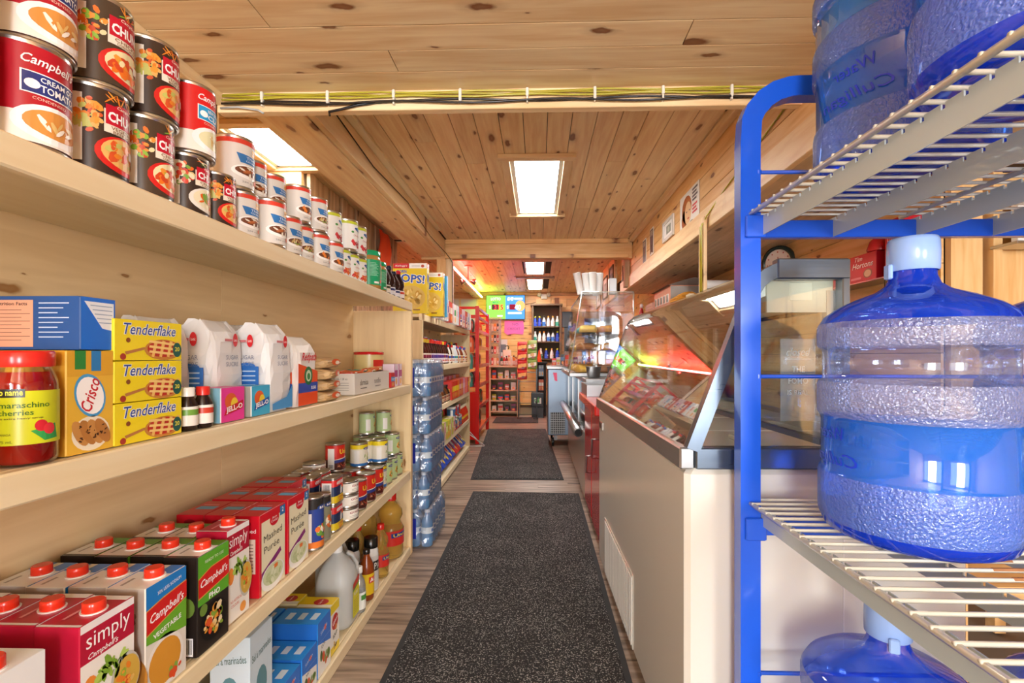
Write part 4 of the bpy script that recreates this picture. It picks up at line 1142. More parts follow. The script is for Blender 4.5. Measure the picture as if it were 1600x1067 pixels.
def b_bluebox(b, F, S, T, w, d, h):
    b.rect(F, -w / 2, h * .62, w / 2, h, '2473d6', 1); b.rect(F, -w / 2, .001, w / 2, h * .62, 'f0efe9', 1)
    b.poly(F, [(-w / 2, h * .62), (w / 2, h * .62), (w / 2, h * .45)], '2473d6', 2); b.ell(F, w * .05, h * .80, w * .10, h * .05, 'd8402a', 3)
    b.txt(F, 'Sidekicks', -w * .05, h * .80, h * .07, 'e6eef8', 3, w=w * .5, rot=.2); b.food(F, w * .1, h * .28, w * .3, h * .16, ['e08a4a', 'd9582e', '7f9a4a'], 12, 3, 2, .35); b.ell(F, -w * .25, h * .35, w * .09, h * .1, '4a6a3a', 3)
    b.txt(F, 'SIDE', -w * .1, h * .52, h * .07, '333333', 3, w=w * .3, rot=.2)
    b.rect(T, -w / 2, -d / 2, w / 2, d / 2, '2f93e6', 1)
    for i in range(3): b.rect(T, -w * .22, -d * .38 + i * d * .28, w * .2, -d * .24 + i * d * .28, 'd8e8f6', 2)
    b.rect(S, -d / 2, .001, d / 2, h, '1f63b8', 1)
def b_salt(b, F, S, T, w, d, h):
    for G, W in ((F, w), (S, d)):
        b.rect(G, -W / 2, .001, W / 2, h, 'cfe0ea', 1); b.poly(G, [(-W / 2, .001), (W * .2, .001), (-W * .1, h * .35), (-W / 2, h * .45)], 'd8244e', 2)
        b.txt(G, 'Sel \u00e0 marinades', 0, h * .82, h * .06, '27564a', 3, w=W * .86, rot=.1); b.ell(G, 0, h * .55, W * .25, h * .14, '5f8f9a', 2)
        for i in range(5): b.ell(G, -W * .3 + i * W * .15, h * .12, W * .07, h * .06, '3f7a4a', 3, 10)
    b.rect(T, -w / 2, -d / 2, w / 2, d / 2, 'cfe0ea', 1)

def bottle(name, label, prof, mat, col, cap=None, lab=None, n=20, cat='bottle', sx=1, sy=1, labcol=None, design=None, liq=None):
    t = thing(name, label, cat)
    b = B(); b.lathe(prof, mat, col, 28, sx=sx, sy=sy)
    b.build('bottle_body', t)
    if cap:
        r, z0, z1, cc = cap
        b = B(); b.lathe([(r, z0), (r, z1 - .002), (r * .9, z1)], M_PLAST, cc, 16, wob=lambda q, z, a: q * (1 + .02 * math.cos(a * 16))); b.build('cap', t)
    if lab:
        z0, z1, r = lab
        F = Round(r + .0006, z0); b = B()
        if sx != 1 or sy != 1:
            class E_(Round):
                def at(s, a, bb, h):
                    q = Round.at(s, a, bb, h); return (q[0] * sx, q[1] * sy, q[2])
            F = E_(r, z0)
        design(b, F, PI * r, z1 - z0, 1); b.build('label_print', t)
    return t
def l_plain(bg, ac, word=None, wc='ffffff', wrap=True, blob=None):
    def f(b, F, W, H, sd):
        if wrap: sleeve(b, F, W, H, bg, n=16)
        else: b.rect(F, -W * .45, 0, W * .45, H, bg, 1)
        b.rect(F, -W * .3, H * .55, W * .3, H * .85, ac, 2)
        if word: b.txt(F, word, 0, H * .7, H * .2, wc, 3, w=W * .5, bold=.015)
        if blob: b.food(F, 0, H * .28, W * .2, H * .18, blob, 8, 3, 3, .4)
    return f
def bagmesh(w, d, h, seed=1, fold=.18, puff=.012, n=6):
    """paper or plastic bag: crumpled rounded block with a pinched, folded top"""
    rg = random.Random(seed); vs = []; NZ = 9; NU = 20
    for k in range(NZ + 1):
        z = h * k / NZ; q = k / NZ
        dd = d * (1 - max(0, (q - (1 - fold)) / fold) ** 1.3 * .72); ww = w * (1 - .10 * max(0, (q - (1 - fold)) / fold))
        if k == 0: dd *= .94; ww *= .96
        for i in range(NU):
            t = 2 * PI * i / NU
            c, s_ = math.cos(t), math.sin(t); e = .34
            x = math.copysign(abs(c) ** e, c) * dd / 2; y = math.copysign(abs(s_) ** e, s_) * ww / 2
            j = puff * (rg.random() - .5) * (0.25 if k < 2 else 1) * .5
            x += math.copysign(puff * .6 * math.sin(q * PI), x) * abs(c) + j; y += j
            vs.append((x, y, z + (0 if 0 < k < NZ else 0) + (.006 * (rg.random() - .5) if k > NZ - 2 else 0)))
    fs = []
    for k in range(NZ):
        for i in range(NU):
            fs.append((k * NU + i, k * NU + (i + 1) % NU, (k + 1) * NU + (i + 1) % NU, (k + 1) * NU + i))
    fs.append(tuple(range(NU - 1, -1, -1))); fs.append(tuple(NZ * NU + i for i in range(NU)))
    return vs, fs
def bag(name, label, w, d, h, col, design, seed=1, cat='bag', mat=None, fold=.18, puff=.012, sm=False):
    t = thing(name, label, cat)
    vs, fs = bagmesh(w, d, h, seed, fold, puff)
    b = B(); b.add(vs, fs, mat or M_PAPER, col, sm); b.build('bag_body', t)
    b = B(); F = Flat((d / 2 + puff * .75, 0, 0), (0, 1, 0), (0, 0, 1), (1, 0, 0)); S = Flat((0, -w / 2 - puff * .75, 0), (1, 0, 0), (0, 0, 1), (0, -1, 0))
    design(b, F, S, w * .86, d * .82, h); b.build('printing', t)
    return t
# ============================================================ GROCERIES ON THE NEAR SHELVES
G1 = 'tins on the top shelf'
Z1 = 1.3365
chunkA = Stock(tin('soup_can', '', .0465, .148, d_chunky(['e8872a', 'f0a13c', 'c7c76a', 'd9582a', 'e9b96a'], ('VEGETABLE', 'BEEF SOUP')), seed=3))
chunkB = Stock(tin('soup_can', '', .0465, .148, d_chunky(['f07a26', 'ef9a3c', '8fbf3f', 'd24a24', 'efe2b0'], ('CHICKEN', 'CORN CHOWDER'), bg='4a3a2c'), seed=5))
chunkC = Stock(tin('soup_can', '', .043, .125, d_chunky(['e26a24', 'd8402a', '7fae3f', 'e3c88a', 'efe6c4'], ('CREAM OF', 'CHICKEN'), bowl='f0ebe0'), seed=8))
tom = Stock(tin('soup_can', '', .0485, .148, d_soup('b91428', '27357c', 'CREAM OF', 'TOMATO', 'e0994a'), seed=2))
clam = Stock(tin('soup_can', '', .0465, .148, d_soup('e01f22', '2ba0d8', 'NEW ENGLAND', 'CLAM', 'e9e5b8'), seed=4))
X1 = -.735
chunkA.put((X1, .778, Z1), -.05, 'chunky soup can with white bowl picture, first in the lower row beside the tomato soup')
chunkB.put((X1, .880, Z1), -.02, 'chunky chowder can with green peas, lower row, under the tallest chunky can')
chunkC.put((X1, .986, Z1), 0, 'smaller chunky can with pasta picture, lower row, beneath the clam chowder can')
chunkA.put((X1, 1.078, Z1), -.1, 'chunky can with brown stew, lower row, next to the white gravy cans', None, (.9, .9, .82))
tom.put((X1 + .002, .672, Z1), -.25, 'tomato soup can, lower row, far left, showing the soup bowl')
tom.put((X1, .682, Z1 + .1485), -.25, 'tomato soup can with blue panel, second layer at the far left')
chunkB.put((X1, .788, Z1 + .1485), -.1, 'chunky can with white bowl in the second layer beside the tomato soup')
chunkA.put((X1, .893, Z1 + .1485), 0, 'chunky can with carrots and peas, top of its stack, third from the left')
clam.put((X1, 1.000, Z1 + .1275), 0, 'red clam chowder can with cyan panel on top of its stack')
tom.put((X1, .570, Z1), -.3, 'soup can at the left edge of the photo, lower row')
tom.put((X1, .575, Z1 + .1485), -.3, 'soup can at the left edge of the photo, upper row')
chunkC.put((X1 - .10, .80, Z1), 0, 'chunky can in the row behind, near the left edge')
chunkC.put((X1 - .10, .90, Z1), 0, 'chunky can in the row behind, under the carrot one')
FD = [['8a4a28', 'b5673a', 'e8e0d0'], ['c9a46a', 'e6d5a8', '7d9a4a'], ['b5673a', 'e2803a', '6d4426']]
gr = [Stock(tin('gravy_can', '', .040, .112, d_gravy(f_), seed=i)) for i, f_ in enumerate(FD)]
g = 'white gravy tins with red rims'
def gp(i, x, y, z, lab, sc=None, rz=-.15): gr[i].put((x, y, z), rz, lab, g, sc)
gp(0, X1, 1.172, Z1, 'white gravy can with meat picture, lower row, directly after the chunky cans')
gp(0, X1 + .012, 1.272, Z1, 'white gravy can pushed forward at the shelf edge, largest picture', (1.12, 1.12, 1.12))
gp(1, X1 + .008, 1.378, Z1, 'white gravy can with cream chicken picture behind the pushed-forward one')
gp(1, X1, 1.468, Z1, 'white gravy can with cream picture, lower row, under the turkey gravy')
gp(2, X1 + .008, 1.566, Z1, 'white gravy can with orange stew picture, lower row')
gp(2, X1 + .008, 1.680, Z1, 'last white gravy can in the lower row before the cranberry tins')
gp(0, X1 - .01, 1.165, Z1 + .113, 'white gravy can in the second layer beside the clam chowder', (1.1, 1.1, 1.15))
gp(0, X1 - .03, 1.262, Z1 + .113, 'white gravy can in the second layer behind the clam chowder neighbour')
gp(0, X1 - .03, 1.36, Z1 + .113, 'half-hidden white gravy can in the middle of the second layer')
gp(2, X1, 1.452, Z1 + .113, 'white gravy can in the second layer, second from its right end')
gp(1, X1 + .004, 1.56, Z1 + .113, 'white gravy can at the right end of the second layer')
cr = Stock(tin('cranberry_can', '', .0385, .108, d_cran(['b8242e', 'd8434a', '9c1a26']), seed=2))
cr2 = Stock(tin('cranberry_can', '', .0385, .108, d_cran(['e0702e', 'd8434a', 'ef9050']), seed=6))
cr.put((X1 - .02, 1.715, Z1 + .109), 0, 'white cranberry can in the upper layer, left one with lime rim', None, (1.2, 1.2, 1.1))
cr.put((X1, 1.822, Z1 + .109), -.1, 'white cranberry can in the upper layer, middle one')
cr.put((X1, 1.915, Z1 + .109), -.1, 'white cranberry can in the upper layer, beside the peanut butter jar')
cr2.put((X1, 1.768, Z1), -.1, 'cranberry can with orange berries, lower layer, left')
cr2.put((X1, 1.855, Z1), -.1, 'cranberry can with orange berries, lower layer, middle')
cr2.put((X1, 1.940, Z1), -.1, 'cranberry can with orange berries, lower layer, next to the peanut butter')
def l_pb(b, F, W, H, sd):
    sleeve(b, F, W, H, '18a06a', n=20)
    for i in range(10): b.rect(F, -.040, H * (.86 - i * .055), -.040 + .045 * (.6 + .4 * ((i * 7) % 5) / 5), H * (.875 - i * .055), 'bfe8d4', 2)
    b.rect(F, .022, H * .30, .05, H * .78, 'd98a2c', 2); b.ell(F, .025, H * .82, .014, H * .06, 'd8322c', 3); b.rect(F, -.022, H * .06, .002, H * .14, 'f2f2ea', 3); b.ell(F, .018, H * .16, .010, H * .07, 'd8322c', 3)
pb = Stock(bottle('peanut_butter_jar', 'large green peanut butter jar with green lid on the top shelf', [(.046, .0005), (.052, .006), (.052, .125), (.050, .132), (.047, .137), (.047, .142)], M_PLAST, 'b98a4a', (.050, .141, .163, '12a56c'), (.016, .122, .0522), design=l_pb, cat='jar'))
pb.put((X1 + .004, 2.06, Z1), -.35)
pb.put((X1, 2.185, Z1), -.1, 'smaller green peanut butter jar half-hidden behind the large one', None, (.8, .8, .86))
syr = [Stock(bottle('syrup_bottle', '', [(.028, .0005), (.032, .006), (.032, .045), (.027, .06), (.032, .075), (.031, .095), (.014, .128), (.012, .14)], M_PLAST, '2c1014', (.014, .138, .156, cc), (.014, .05, .0325), design=l_plain(lc, ac))) for cc, lc, ac in (('f2f2ee', 'e9e4da', '3a3f2a'), ('1b2440', 'e4e6ee', '27366e'), ('c22033', 'f0e8e4', 'c8402c'))]
syr[0].put((X1, 2.275, Z1), 0, 'dark jam bottle with white cap, first of the dark bottles on the top shelf')
syr[1].put((X1, 2.350, Z1), 0, 'dark jam bottle with navy cap, second of the dark bottles')
syr[1].put((X1 + .004, 2.420, Z1), 0, 'dark jam bottle with navy cap, third of the dark bottles', None, (1, 1, .9))
syr[2].put((X1 + .006, 2.492, Z1), 0, 'dark red jam jar with crimson cap, beside the cereal boxes')
syr[2].put((X1 - .06, 2.44, Z1), 0, 'crimson-capped jar in the row behind the dark bottles')
cer = Stock(carton('cereal_box', 'yellow cereal box with blue lettering above the end of the near shelves', .20, .205, .275, b_cereal, 'cereal box', body='e3c60e'))
cer.p.scale = (1.10, .3, 1.20)
cer.used = True; cer.p.location = (-.845, 3.19, 1.3315)
dup(cer.p, (-.775, 3.42, 1.3315), 0, 'second yellow cereal box, partly hidden by the first one', None, (1, .3, 1.12))
bx = carton('cereal_box', 'bright blue box edge standing behind the yellow cereal boxes', .03, .20, .30, b_generic('2d9fe0', '5cc0f0', None), 'cereal box')
bx.location = (-.76, 3.50, 1.3315)

# ---- second shelf
Z2 = .9015
t = thing('cherry_jar', 'glass jar of red maraschino cherries with yellow label and red lid', 'jar', (-.712, .650, Z2)); t.scale = (.9, .9, 1)
b = B(); b.lathe([(.034, .001), (.0385, .006), (.039, .10), (.0385, .115), (.031, .134), (.031, .14)], M_GLASS, n=28); b.build('glass', t)
b = B(); b.lathe([(.030, .003), (.0355, .008), (.036, .11), (.030, .127)], liquid('cherry_syrup', C('d81a12'), .05, 1.36, .55), n=24); b.build('syrup', t)
rg = random.Random(4)
for i in range(16):
    a = i * 2.4; zz = .016 + .0065 * i
    b = B(); b.lathe([(.0, -.0105), (.006, -.009), (.0105, 0), (.006, .009), (0, .0105)], M_PLAST, 'd2140f', 10, caps=False); o = b.build('cherry', t); o.location = (.0225 * math.cos(a), .0225 * math.sin(a), zz)
b = B(); b.lathe([(.0345, .134), (.0355, .137), (.0355, .153), (.033, .156), (0, .156)], M_PLAST, 'd4281e', 28, caps=False); b.build('lid', t, 'red metal lid')
def l_ch(b, F, W, H, sd):
    b.rect(F, -W * .62, 0, W * .42, H, 'c9cc1e', 1); b.rect(F, -.046, H * .885, -.012, H * 1.04, '1d1a14', 2)
    b.txt(F, 'no name', -.029, H * .96, H * .08, 'e9e23a', 3, w=.030, bold=.02)
    b.txt(F, 'maraschino', -.012, H * .74, H * .105, '3c6a1e', 3, w=.056, bold=.01); b.txt(F, 'cherries', -.022, H * .60, H * .10, '3c6a1e', 3, w=.038, bold=.01)
    b.txt(F, 'in extra heavy syrup', -.016, H * .49, H * .045, '4a3a1e', 3, w=.048, bold=.01)
    b.poly(F, [(-.006, H * .25), (.026, H * .36), (.030, H * .08), (.01, H * .05)], '2f9a4a', 2); b.ell(F, .006, H * .34, .008, H * .11, 'c8202c', 3); b.ell(F, .016, H * .27, .008, H * .11, 'd8303a', 4)
    b.txt(F, 'CANADA', -.034, H * .20, H * .04, '5a5a1e', 3, w=.015); b.txt(F, '375 mL', -.034, H * .07, H * .05, '5a5a1e', 3, w=.018)
b = B(); F = Round(.0396, .030, th=-.42); l_ch(b, F, PI * .039, .072, 1); b.build('paper_label', t, 'yellow-green paper label')
o = tin('soup_can', 'small can with orange and white label at the left edge of the second shelf', .036, .10, d_veg('e8e0d0', 'f0ece0', None, 'SOUP', VEG)); o.location = (-.712, .545, Z2)
cz = carton('shortening_box', 'golden shortening box with cookie picture beside the cherry jar', .079, .10, .157, b_crisco, 'box', body='e9b93a'); cz.location = (-.742, .7285, Z2)
cz = dup(cz, (-.845, .7285, Z2), 0, 'golden shortening box behind the front one')
bb = carton('baking_box', 'wide blue box lying flat on the cherry jar and the golden box', .062, .30, .082, b_blue, 'box', body='1c4e8e'); bb.location = (-.845, .745, 1.0595)
tf = Stock(carton('tart_box', '', .150, .17, .0695, b_tender, 'box', body='f2dc1e'))
for i, l in enumerate(('bottom', 'middle', 'top')): tf.put((-.776, .843, Z2 + .0705 * i), .0, 'yellow pie shell box, %s of the stack of three' % l)
so = [Stock(bottle('extract_bottle', '', [(.015, .0005), (.0175, .003), (.0175, .052), (.011, .066), (.010, .07)], M_PLAST, '241512', (.0125, .068, .086, c_), (.010, .048, .0178), design=l_plain('e8e2d8', ac, wrap=False))) for c_, ac in (('f2f0ea', '6a9a3a'), ('d42a22', 'c8402c'))]
so[0].put((-.705, .952, Z2), -.5, 'small dark flavouring bottle with white cap beside the yellow boxes')
so[1].put((-.700, .990, Z2), -.5, 'small dark flavouring bottle with red cap beside the pink dessert box')
so[1].put((-.745, .975, Z2), -.5, 'dark flavouring bottle in the row behind, red cap just showing')
o = carton('dessert_box', 'pink jelly dessert box with blue side panel', .086, .05, .078, b_jello('ea3fa0', '8ac2dc'), 'box'); o.location = (-.722, 1.085, Z2)
o = carton('dessert_box', 'cyan jelly dessert box next to the pink one', .082, .05, .075, b_jello('3fb4e0', 'a8a49c'), 'box'); o.location = (-.722, 1.196, Z2)
def p_sugar(b, F, S, w, d, h):
    for G, W in ((F, w), (S, d)):
        b.ell(G, W * .12, h * .80, W * .10, h * .07, 'd8242e', 2); b.rect(G, -W * .30, h * .785, 0, h * .81, 'cf7a80', 2); b.txt(G, 'Lantic', W * .12, h * .80, h * .03, 'ffffff', 3, w=W * .13)
        b.txt(G, 'SUGAR', W * .0, h * .62, h * .045, '8b93a8', 2, w=W * .5); b.txt(G, 'SUCRE', W * .0, h * .55, h * .045, '8b93a8', 2, w=W * .5)
    b.rect(S, -d * .44, h * .10, d * .40, h * .52, '2f6fc0', 2); b.ell(S, 0, h * .52, d * .3, h * .04, '2f6fc0', 2)
    for i in range(6): b.rect(S, -d * .36, h * (.46 - i * .05), d * .3, h * (.475 - i * .05), 'b6d0ee', 3)
    b.rect(S, -d * .44, h * .10, d * .40, h * .28, 'e4e8ee', 4)
    for i in range(4): b.rect(S, -d * .36, h * (.25 - i * .035), d * .3, h * (.258 - i * .035), '98a4b8', 5)
    b.poly(F, [(-w * .5, h * .03), (w * .5, h * .03), (w * .5, h * .30), (w * .2, h * .16), (-w * .5, h * .10)], '4a9ad8', 2); pass
sg = Stock(bag('sugar_bag', '', .118, .10, .235, 'e4e3e2', p_sugar, 3))
sg.put((-.752, 1.292, Z2), 0, 'white sugar bag at the front, tallest beside the orange-red bag')
sg.put((-.805, 1.155, Z2), .05, 'white sugar bag with blue panel, second from the front one')
sg.put((-.848, 1.032, Z2), -.05, 'white sugar bag mostly behind the yellow boxes', None, (.9, 1, .99))
sg.put((-.858, 1.30, Z2), -.05, 'white sugar bag in the back row against the panel')
def p_red(b, F, S, w, d, h):
    for G, W in ((F, w), (S, d)):
        b.poly(G, [(-W * .56, h * .62), (W * .56, h * .50), (W * .56, h * .02), (-W * .56, h * .02)], 'ea5424', 2)
        b.rect(G, -W * .56, h * .20, W * .56, h * .34, '2f4fb0', 3)
        b.ell(G, 0, h * .44, W * .24, h * .135, '2a7a4a', 4, 20); b.ell(G, 0, h * .44, W * .15, h * .085, 'cfe3c4', 5, 16); b.ell(G, 0, h * .43, W * .09, h * .05, '3d8a4a', 6)
        b.txt(G, 'Redpath', W * .05, h * .70, h * .15, 'd8242e', 4, w=W * .86, shear=.35, bold=.02)
        b.txt(G, 'SUGAR', W * .3, h * .26, h * .05, 'ffffff', 5, w=W * .3, bold=.02)
rb = bag('sugar_bag', 'white and orange-red sugar bag with green seal and red script', .125, .085, .205, 'e6e2dc', p_red, 9); rb.location = (-.742, 1.432, Z2)
dup(rb, (-.85, 1.45, Z2), 0, 'orange-red sugar bag in the back row, hidden behind its twin')
def p_pasta(b, F, S, w, d, h):
    for G, W in ((F, w), (S, d)): b.ell(G, 0, h * .55, W * .3, h * .3, 'e2622c', 2, 10); b.ell(G, W * .1, h * .5, W * .15, h * .18, 'f4e9d8', 3, 8)
pa = Stock(bag('pasta_bag', '', .13, .12, .036, 'c8a574', p_pasta, 5, fold=.3, puff=.02))
for i in range(4): pa.put((-.752 - .004 * (i % 2), 1.60 + .008 * (i % 2), Z2 + .0365 * i), .1 * (i % 3), 'small bag of dry noodles, %s in the stack by the red and white bag' % ('bottom', 'second', 'third', 'top')[i])
t = thing('display_box', 'open white cardboard box filled with snack packets', 'box', (-.762, 2.02, Z2))
b = B(); w_, d_, h_ = .42, .135, .082
for a in ((-d_ / 2, -d_ / 2 + .003, -w_ / 2, w_ / 2), (d_ / 2 - .003, d_ / 2, -w_ / 2, w_ / 2), (-d_ / 2 + .003, d_ / 2 - .003, -w_ / 2, -w_ / 2 + .003), (-d_ / 2 + .003, d_ / 2 - .003, w_ / 2 - .003, w_ / 2)):
    b.box(*a, .003, h_, M_PAPER, 'e2ddd4')
b.box(-d_ / 2, d_ / 2, -w_ / 2, w_ / 2, .0005, .003, M_PAPER, 'd8d2c8'); b.build('cardboard_tray', t)
b = B(); F = Flat((d_ / 2, 0, 0), (0, 1, 0), (0, 0, 1), (1, 0, 0)); S = Flat((0, -w_ / 2, 0), (1, 0, 0), (0, 0, 1), (0, -1, 0))
b.txt(F, 'alarmiste', -.11, .045, .022, '4a4640', 1, w=.09); b.txt(F, 'noodles', .05, .045, .022, '4a4640', 1, w=.08); b.rect(F, -.15, .02, -.08, .024, '8a8680', 1); b.rect(F, .02, .02, .09, .024, '8a8680', 1)
b.txt(S, '24 x 345 mL / 28 oz', 0, .062, .008, '5a5650', 1, w=.08)
for i in range(4): b.rect(S, .0, .045 - i * .009, .045, .047 - i * .009, '9a9690', 1)
b.build('printing', t)
rg = random.Random(8)
for i in range(7):
    o = bag('snack_packet', 'snack packet lying in the open white box, %s from the near end' % ORD[i], .075, .10, .014, ['d8342a', 'e2622c', '4a8a7a', 'e87a2a', 'c8a23a', 'e2622c', '6a4a3a'][i], p_pasta, i, 'packet', M_CARD, .35, .012)
    o.location = (-.765 + .006 * (i % 2), 1.86 + i * .053, Z2 + .069 + .004 * (i % 3)); o.rotation_euler = (.18 * (i % 2), -.15, rg.random() * .6 - .3); o['group'] = 'snack packets in the open white box'
o = bottle('coffee_tin', 'wide cream drum with red lid behind the open white box', [(.064, .0005), (.068, .004), (.068, .128)], M_CARD, 'e2cf8e', (.070, .128, .142, 'cf1f24'), (.01, .12, .0685), design=l_plain('e2cf8e', 'd63428', 'Dixie', 'd63428', blob=['d9a24a']), cat='tin'); o.location = (-.833, 2.355, Z2 + .028); o['category'] = 'tin'
st_ = board('riser', 0, .13, 0, .22, 0, .026, M_BIRCH); st_.location = (-.833, 2.38, Z2 + .0135); del st_['kind']; tag(st_, 'flat wooden riser under the cream drum at the end of the second shelf', 'block')
for i in range(2):
    o = carton('tea_box', '%s of two magenta and white boxes by the end panel' % ('nearer', 'farther')[i], .05, .06, .11, b_generic('e9d8e4', 'b0287a', None, top='b0287a'), 'box', body='b0287a'); o.location = (-.732 + .0, 2.37 + i * .075, Z2 + .0)
o = carton('candy_box', 'small red and blue box at the far end of the second shelf', .06, .045, .07, b_generic('d8302c', '4a9ad8', 'Lays'), 'box', body='d8302c'); o.location = (-.715, 2.285, Z2)

# ---- third shelf: soup cartons
Z3 = .4465
ca = {k: Stock(carton('soup_carton', '', .098, .070, .200, f_, 'carton', body=c_, cap=True)) for k, f_, c_ in (('s', b_simply, 'b81638'), ('v', b_veg, 'e8e2d6'), ('p', b_pho, '241d1a'), ('w', b_broth, 'eef0f0'))}
gs = {'s': 'crimson soup carton', 'v': 'blue and green vegetable soup carton', 'p': 'black and green noodle soup carton', 'w': 'white broth carton'}
rows = [('w', .600, [0, 1, 2, 3]), ('s', .7465, [0, 1, 2, 3]), ('v', .8665, [0, 1, 2, 3]), ('p', .9945, [0, 1, 2, 3])]
ordf = ('front', 'second', 'third', 'rearmost')
for k, y, cols_ in rows:
    wy = {'w': .1, 's': .1, 'v': .098, 'p': .098}[k]
    for i in cols_:
        ca[k].put((-.715 - .072 * i, y + .004 * (i % 2), Z3), 0, '%s, %s one of its row on the third shelf' % (gs[k], ordf[i]), 'soup cartons in rows')
ca['s'].put((-.728, 1.098, Z3), 0, 'crimson soup carton standing alone between the noodle soup and the mashed potato boxes', None, (1, .86, 1.06))
ca['p'].put((-.80, 1.094, Z3), 0, 'black and green noodle soup carton behind the lone crimson one')
ca['p'].put((-.87, 1.094, Z3), 0, 'black and green noodle soup carton at the back beside the potato boxes')
ma = Stock(carton('potato_box', '', .122, .07, .205, b_mashed, 'box', body='cf172a'))
for j, y in enumerate((1.243, 1.378)):
    for i in range(3):
        ma.put((-.728 - .073 * i, y + .002 * i, Z3), 0, 'red mashed potato box, %s of the %s row' % (ordf[i], ('nearer', 'farther')[j]), 'mashed potato boxes', (1, 1 if i == 0 or j else .96, 1))
for i in range(2): ma.put((-.80 - .073 * i, 1.512, Z3), 0, 'red mashed potato box in the short third row, %s' % ('front', 'back')[i], 'mashed potato boxes')
o = tin('rice_tin', 'tall tin with blue and orange label beside the potato boxes', .034, .165, d_veg('23211f', '27408e', 'e27a2e', 'RICE', ['e2702e', 'f0e6d0', '6a9a3a'])); o.location = (-.712, 1.505, Z3)
o = tin('rice_tin', 'tall dark tin just behind the blue and orange one', .030, .150, d_veg('2c2a28', '8a8a72', None, 'RICE', ['e2702e', 'f0e6d0'])); o.location = (-.716, 1.575, Z3)
# corned beef tins (tapered rectangular)
def ham():
    t = thing('meat_tin', '', 'can'); b = B()
    def ring(w, d, z):
        return [(math.copysign(abs(math.cos(a)) ** .45, math.cos(a)) * d, math.copysign(abs(math.sin(a)) ** .45, math.sin(a)) * w, z) for a in [2 * PI * i / 20 for i in range(20)]]
    rs = [(.040, .031, .0005), (.041, .032, .003), (.040, .031, .006), (.037, .028, .086), (.038, .029, .089), (.037, .028, .092), (.033, .025, .091), (.032, .024, .088)]
    vs = []
    for r_ in rs: vs += ring(*r_)
    fs = [(k * 20 + i, k * 20 + (i + 1) % 20, k * 20 + 20 + (i + 1) % 20, k * 20 + 20 + i) for k in range(7) for i in range(20)] + [tuple(range(19, -1, -1)), tuple(140 + i for i in range(20))]
    b.add(vs, fs, M_METAL, TIN, False); b.build('can_body', t)
    b = B()
    def band(z0, z1, col, L):
        def q(z): s_ = (z - .006) / .08; return (.040 - .003 * s_ + LAY * L, .031 - .003 * s_ + LAY * L, z)
        v = ring(*q(z0)) + ring(*q(z1)); b.add(v, [(i, (i + 1) % 20, 20 + (i + 1) % 20, 20 + i) for i in range(20)], M_CARD, col, False)
    band(.007, .030, 'e3c81e', 1); band(.030, .062, '1b2f5a', 1); band(.062, .084, 'd42a2a', 1)
    F = Flat((.0312, 0, 0), (0, 1, 0), (-.035, 0, 1), (1, 0, 0)); S = Flat((0, -.0402, 0), (1, 0, 0), (0, .035, 1), (0, -1, 0))
    b.txt(F, 'HEREFORD', 0, .073, .011, 'ffffff', 2, w=.052, bold=.03); b.txt(F, 'CORNED', .002, .022, .008, 'c8402c', 2, w=.04, bold=.02); b.txt(F, 'BEEF', .002, .012, .007, 'c8402c', 2, w=.026, bold=.02)
    b.poly(F, [(.0, .032), (.012, .034), (.016, .054), (.006, .060), (.002, .048)], 'efece6', 2); b.ell(F, .018, .056, .008, .006, 'e2622c', 2)
    b.rect(S, -.018, .010, .016, .076, 'ece8e2', 2); barcode(b, S, -.014, .048, .026, .024, 3); b.ell(S, 0, .028, .011, .006, 'b9b4b0', 3)
    b.build('printing', t); return t
hm = Stock(ham())
zz = [0, .0925]
for i, (x, y, n) in enumerate([(-.722, 1.670, 2), (-.795, 1.665, 2), (-.868, 1.66, 2)]):
    for k in range(n): hm.put((x, y, Z3 + zz[k]), 0, 'red, navy and yellow corned beef tin, %s layer, %s stack' % (('lower', 'upper')[k], ordf[i]), 'corned beef tins')
for i, (x, y) in enumerate([(-.80, 1.752), (-.868, 1.752)]):
    for k in range(2): hm.put((x, y, Z3 + zz[k]), 0, 'corned beef tin in the short second row, %s, %s layer' % (('front', 'back')[i], ('lower', 'upper')[k]), 'corned beef tins')
tu = Stock(tin('tuna_can', '', .042, .048, d_tuna('2f8aa8', 'GOLD')))
for k in range(3): tu.put((-.712, 1.778, Z3 + .0485 * k), .1 * k - .1, 'flat fish can at the shelf edge, %s of three' % ('bottom', 'middle', 'top')[k])
for k in range(4): tu.put((-.868, 1.850, Z3 + .0485 * k + .0), .3, 'flat fish can at the back against the panel, %s of four' % ('bottom', 'second', 'third', 'top')[k])
un = Stock(tin('bean_can', '', .040, .118, d_unico))
U = [(-.722, 1.90, 'front row, nearest'), (-.722, 2.005, 'front row, middle'), (-.722, 2.105, 'front row, farthest'), (-.805, 1.86, 'second row, nearest'), (-.805, 1.955, 'second row, middle'), (-.805, 2.055, 'second row, farthest')]
for x, y, l in U: un.put((x, y, Z3), -.05, 'red bean can with yellow lettering, ' + l)
un.put((-.868, 2.02, Z3), .1, 'red bean can at the back, bottom of the stacked pair'); un.put((-.862, 2.03, Z3 + .1185), -.2, 'red bean can raised on another at the back, barcode panel showing')
un.put((-.86, 1.935, Z3), 0, 'red bean can at the back beside the flat fish cans')
yv = Stock(tin('vegetable_can', '', .038, .108, d_veg('f0d822', 'ece6d2', '2f78c0', 'Delmonte', ['eef0d0', 'd8e0a0', '9aae5a', 'f4f4ea'])))
gv = Stock(tin('vegetable_can', '', .038, .108, d_veg(None, 'bcd49a', None, 'PEAS', ['e8a02e', '4a9a3a', 'f2dc8a', 'd8582a'])))
k = 0
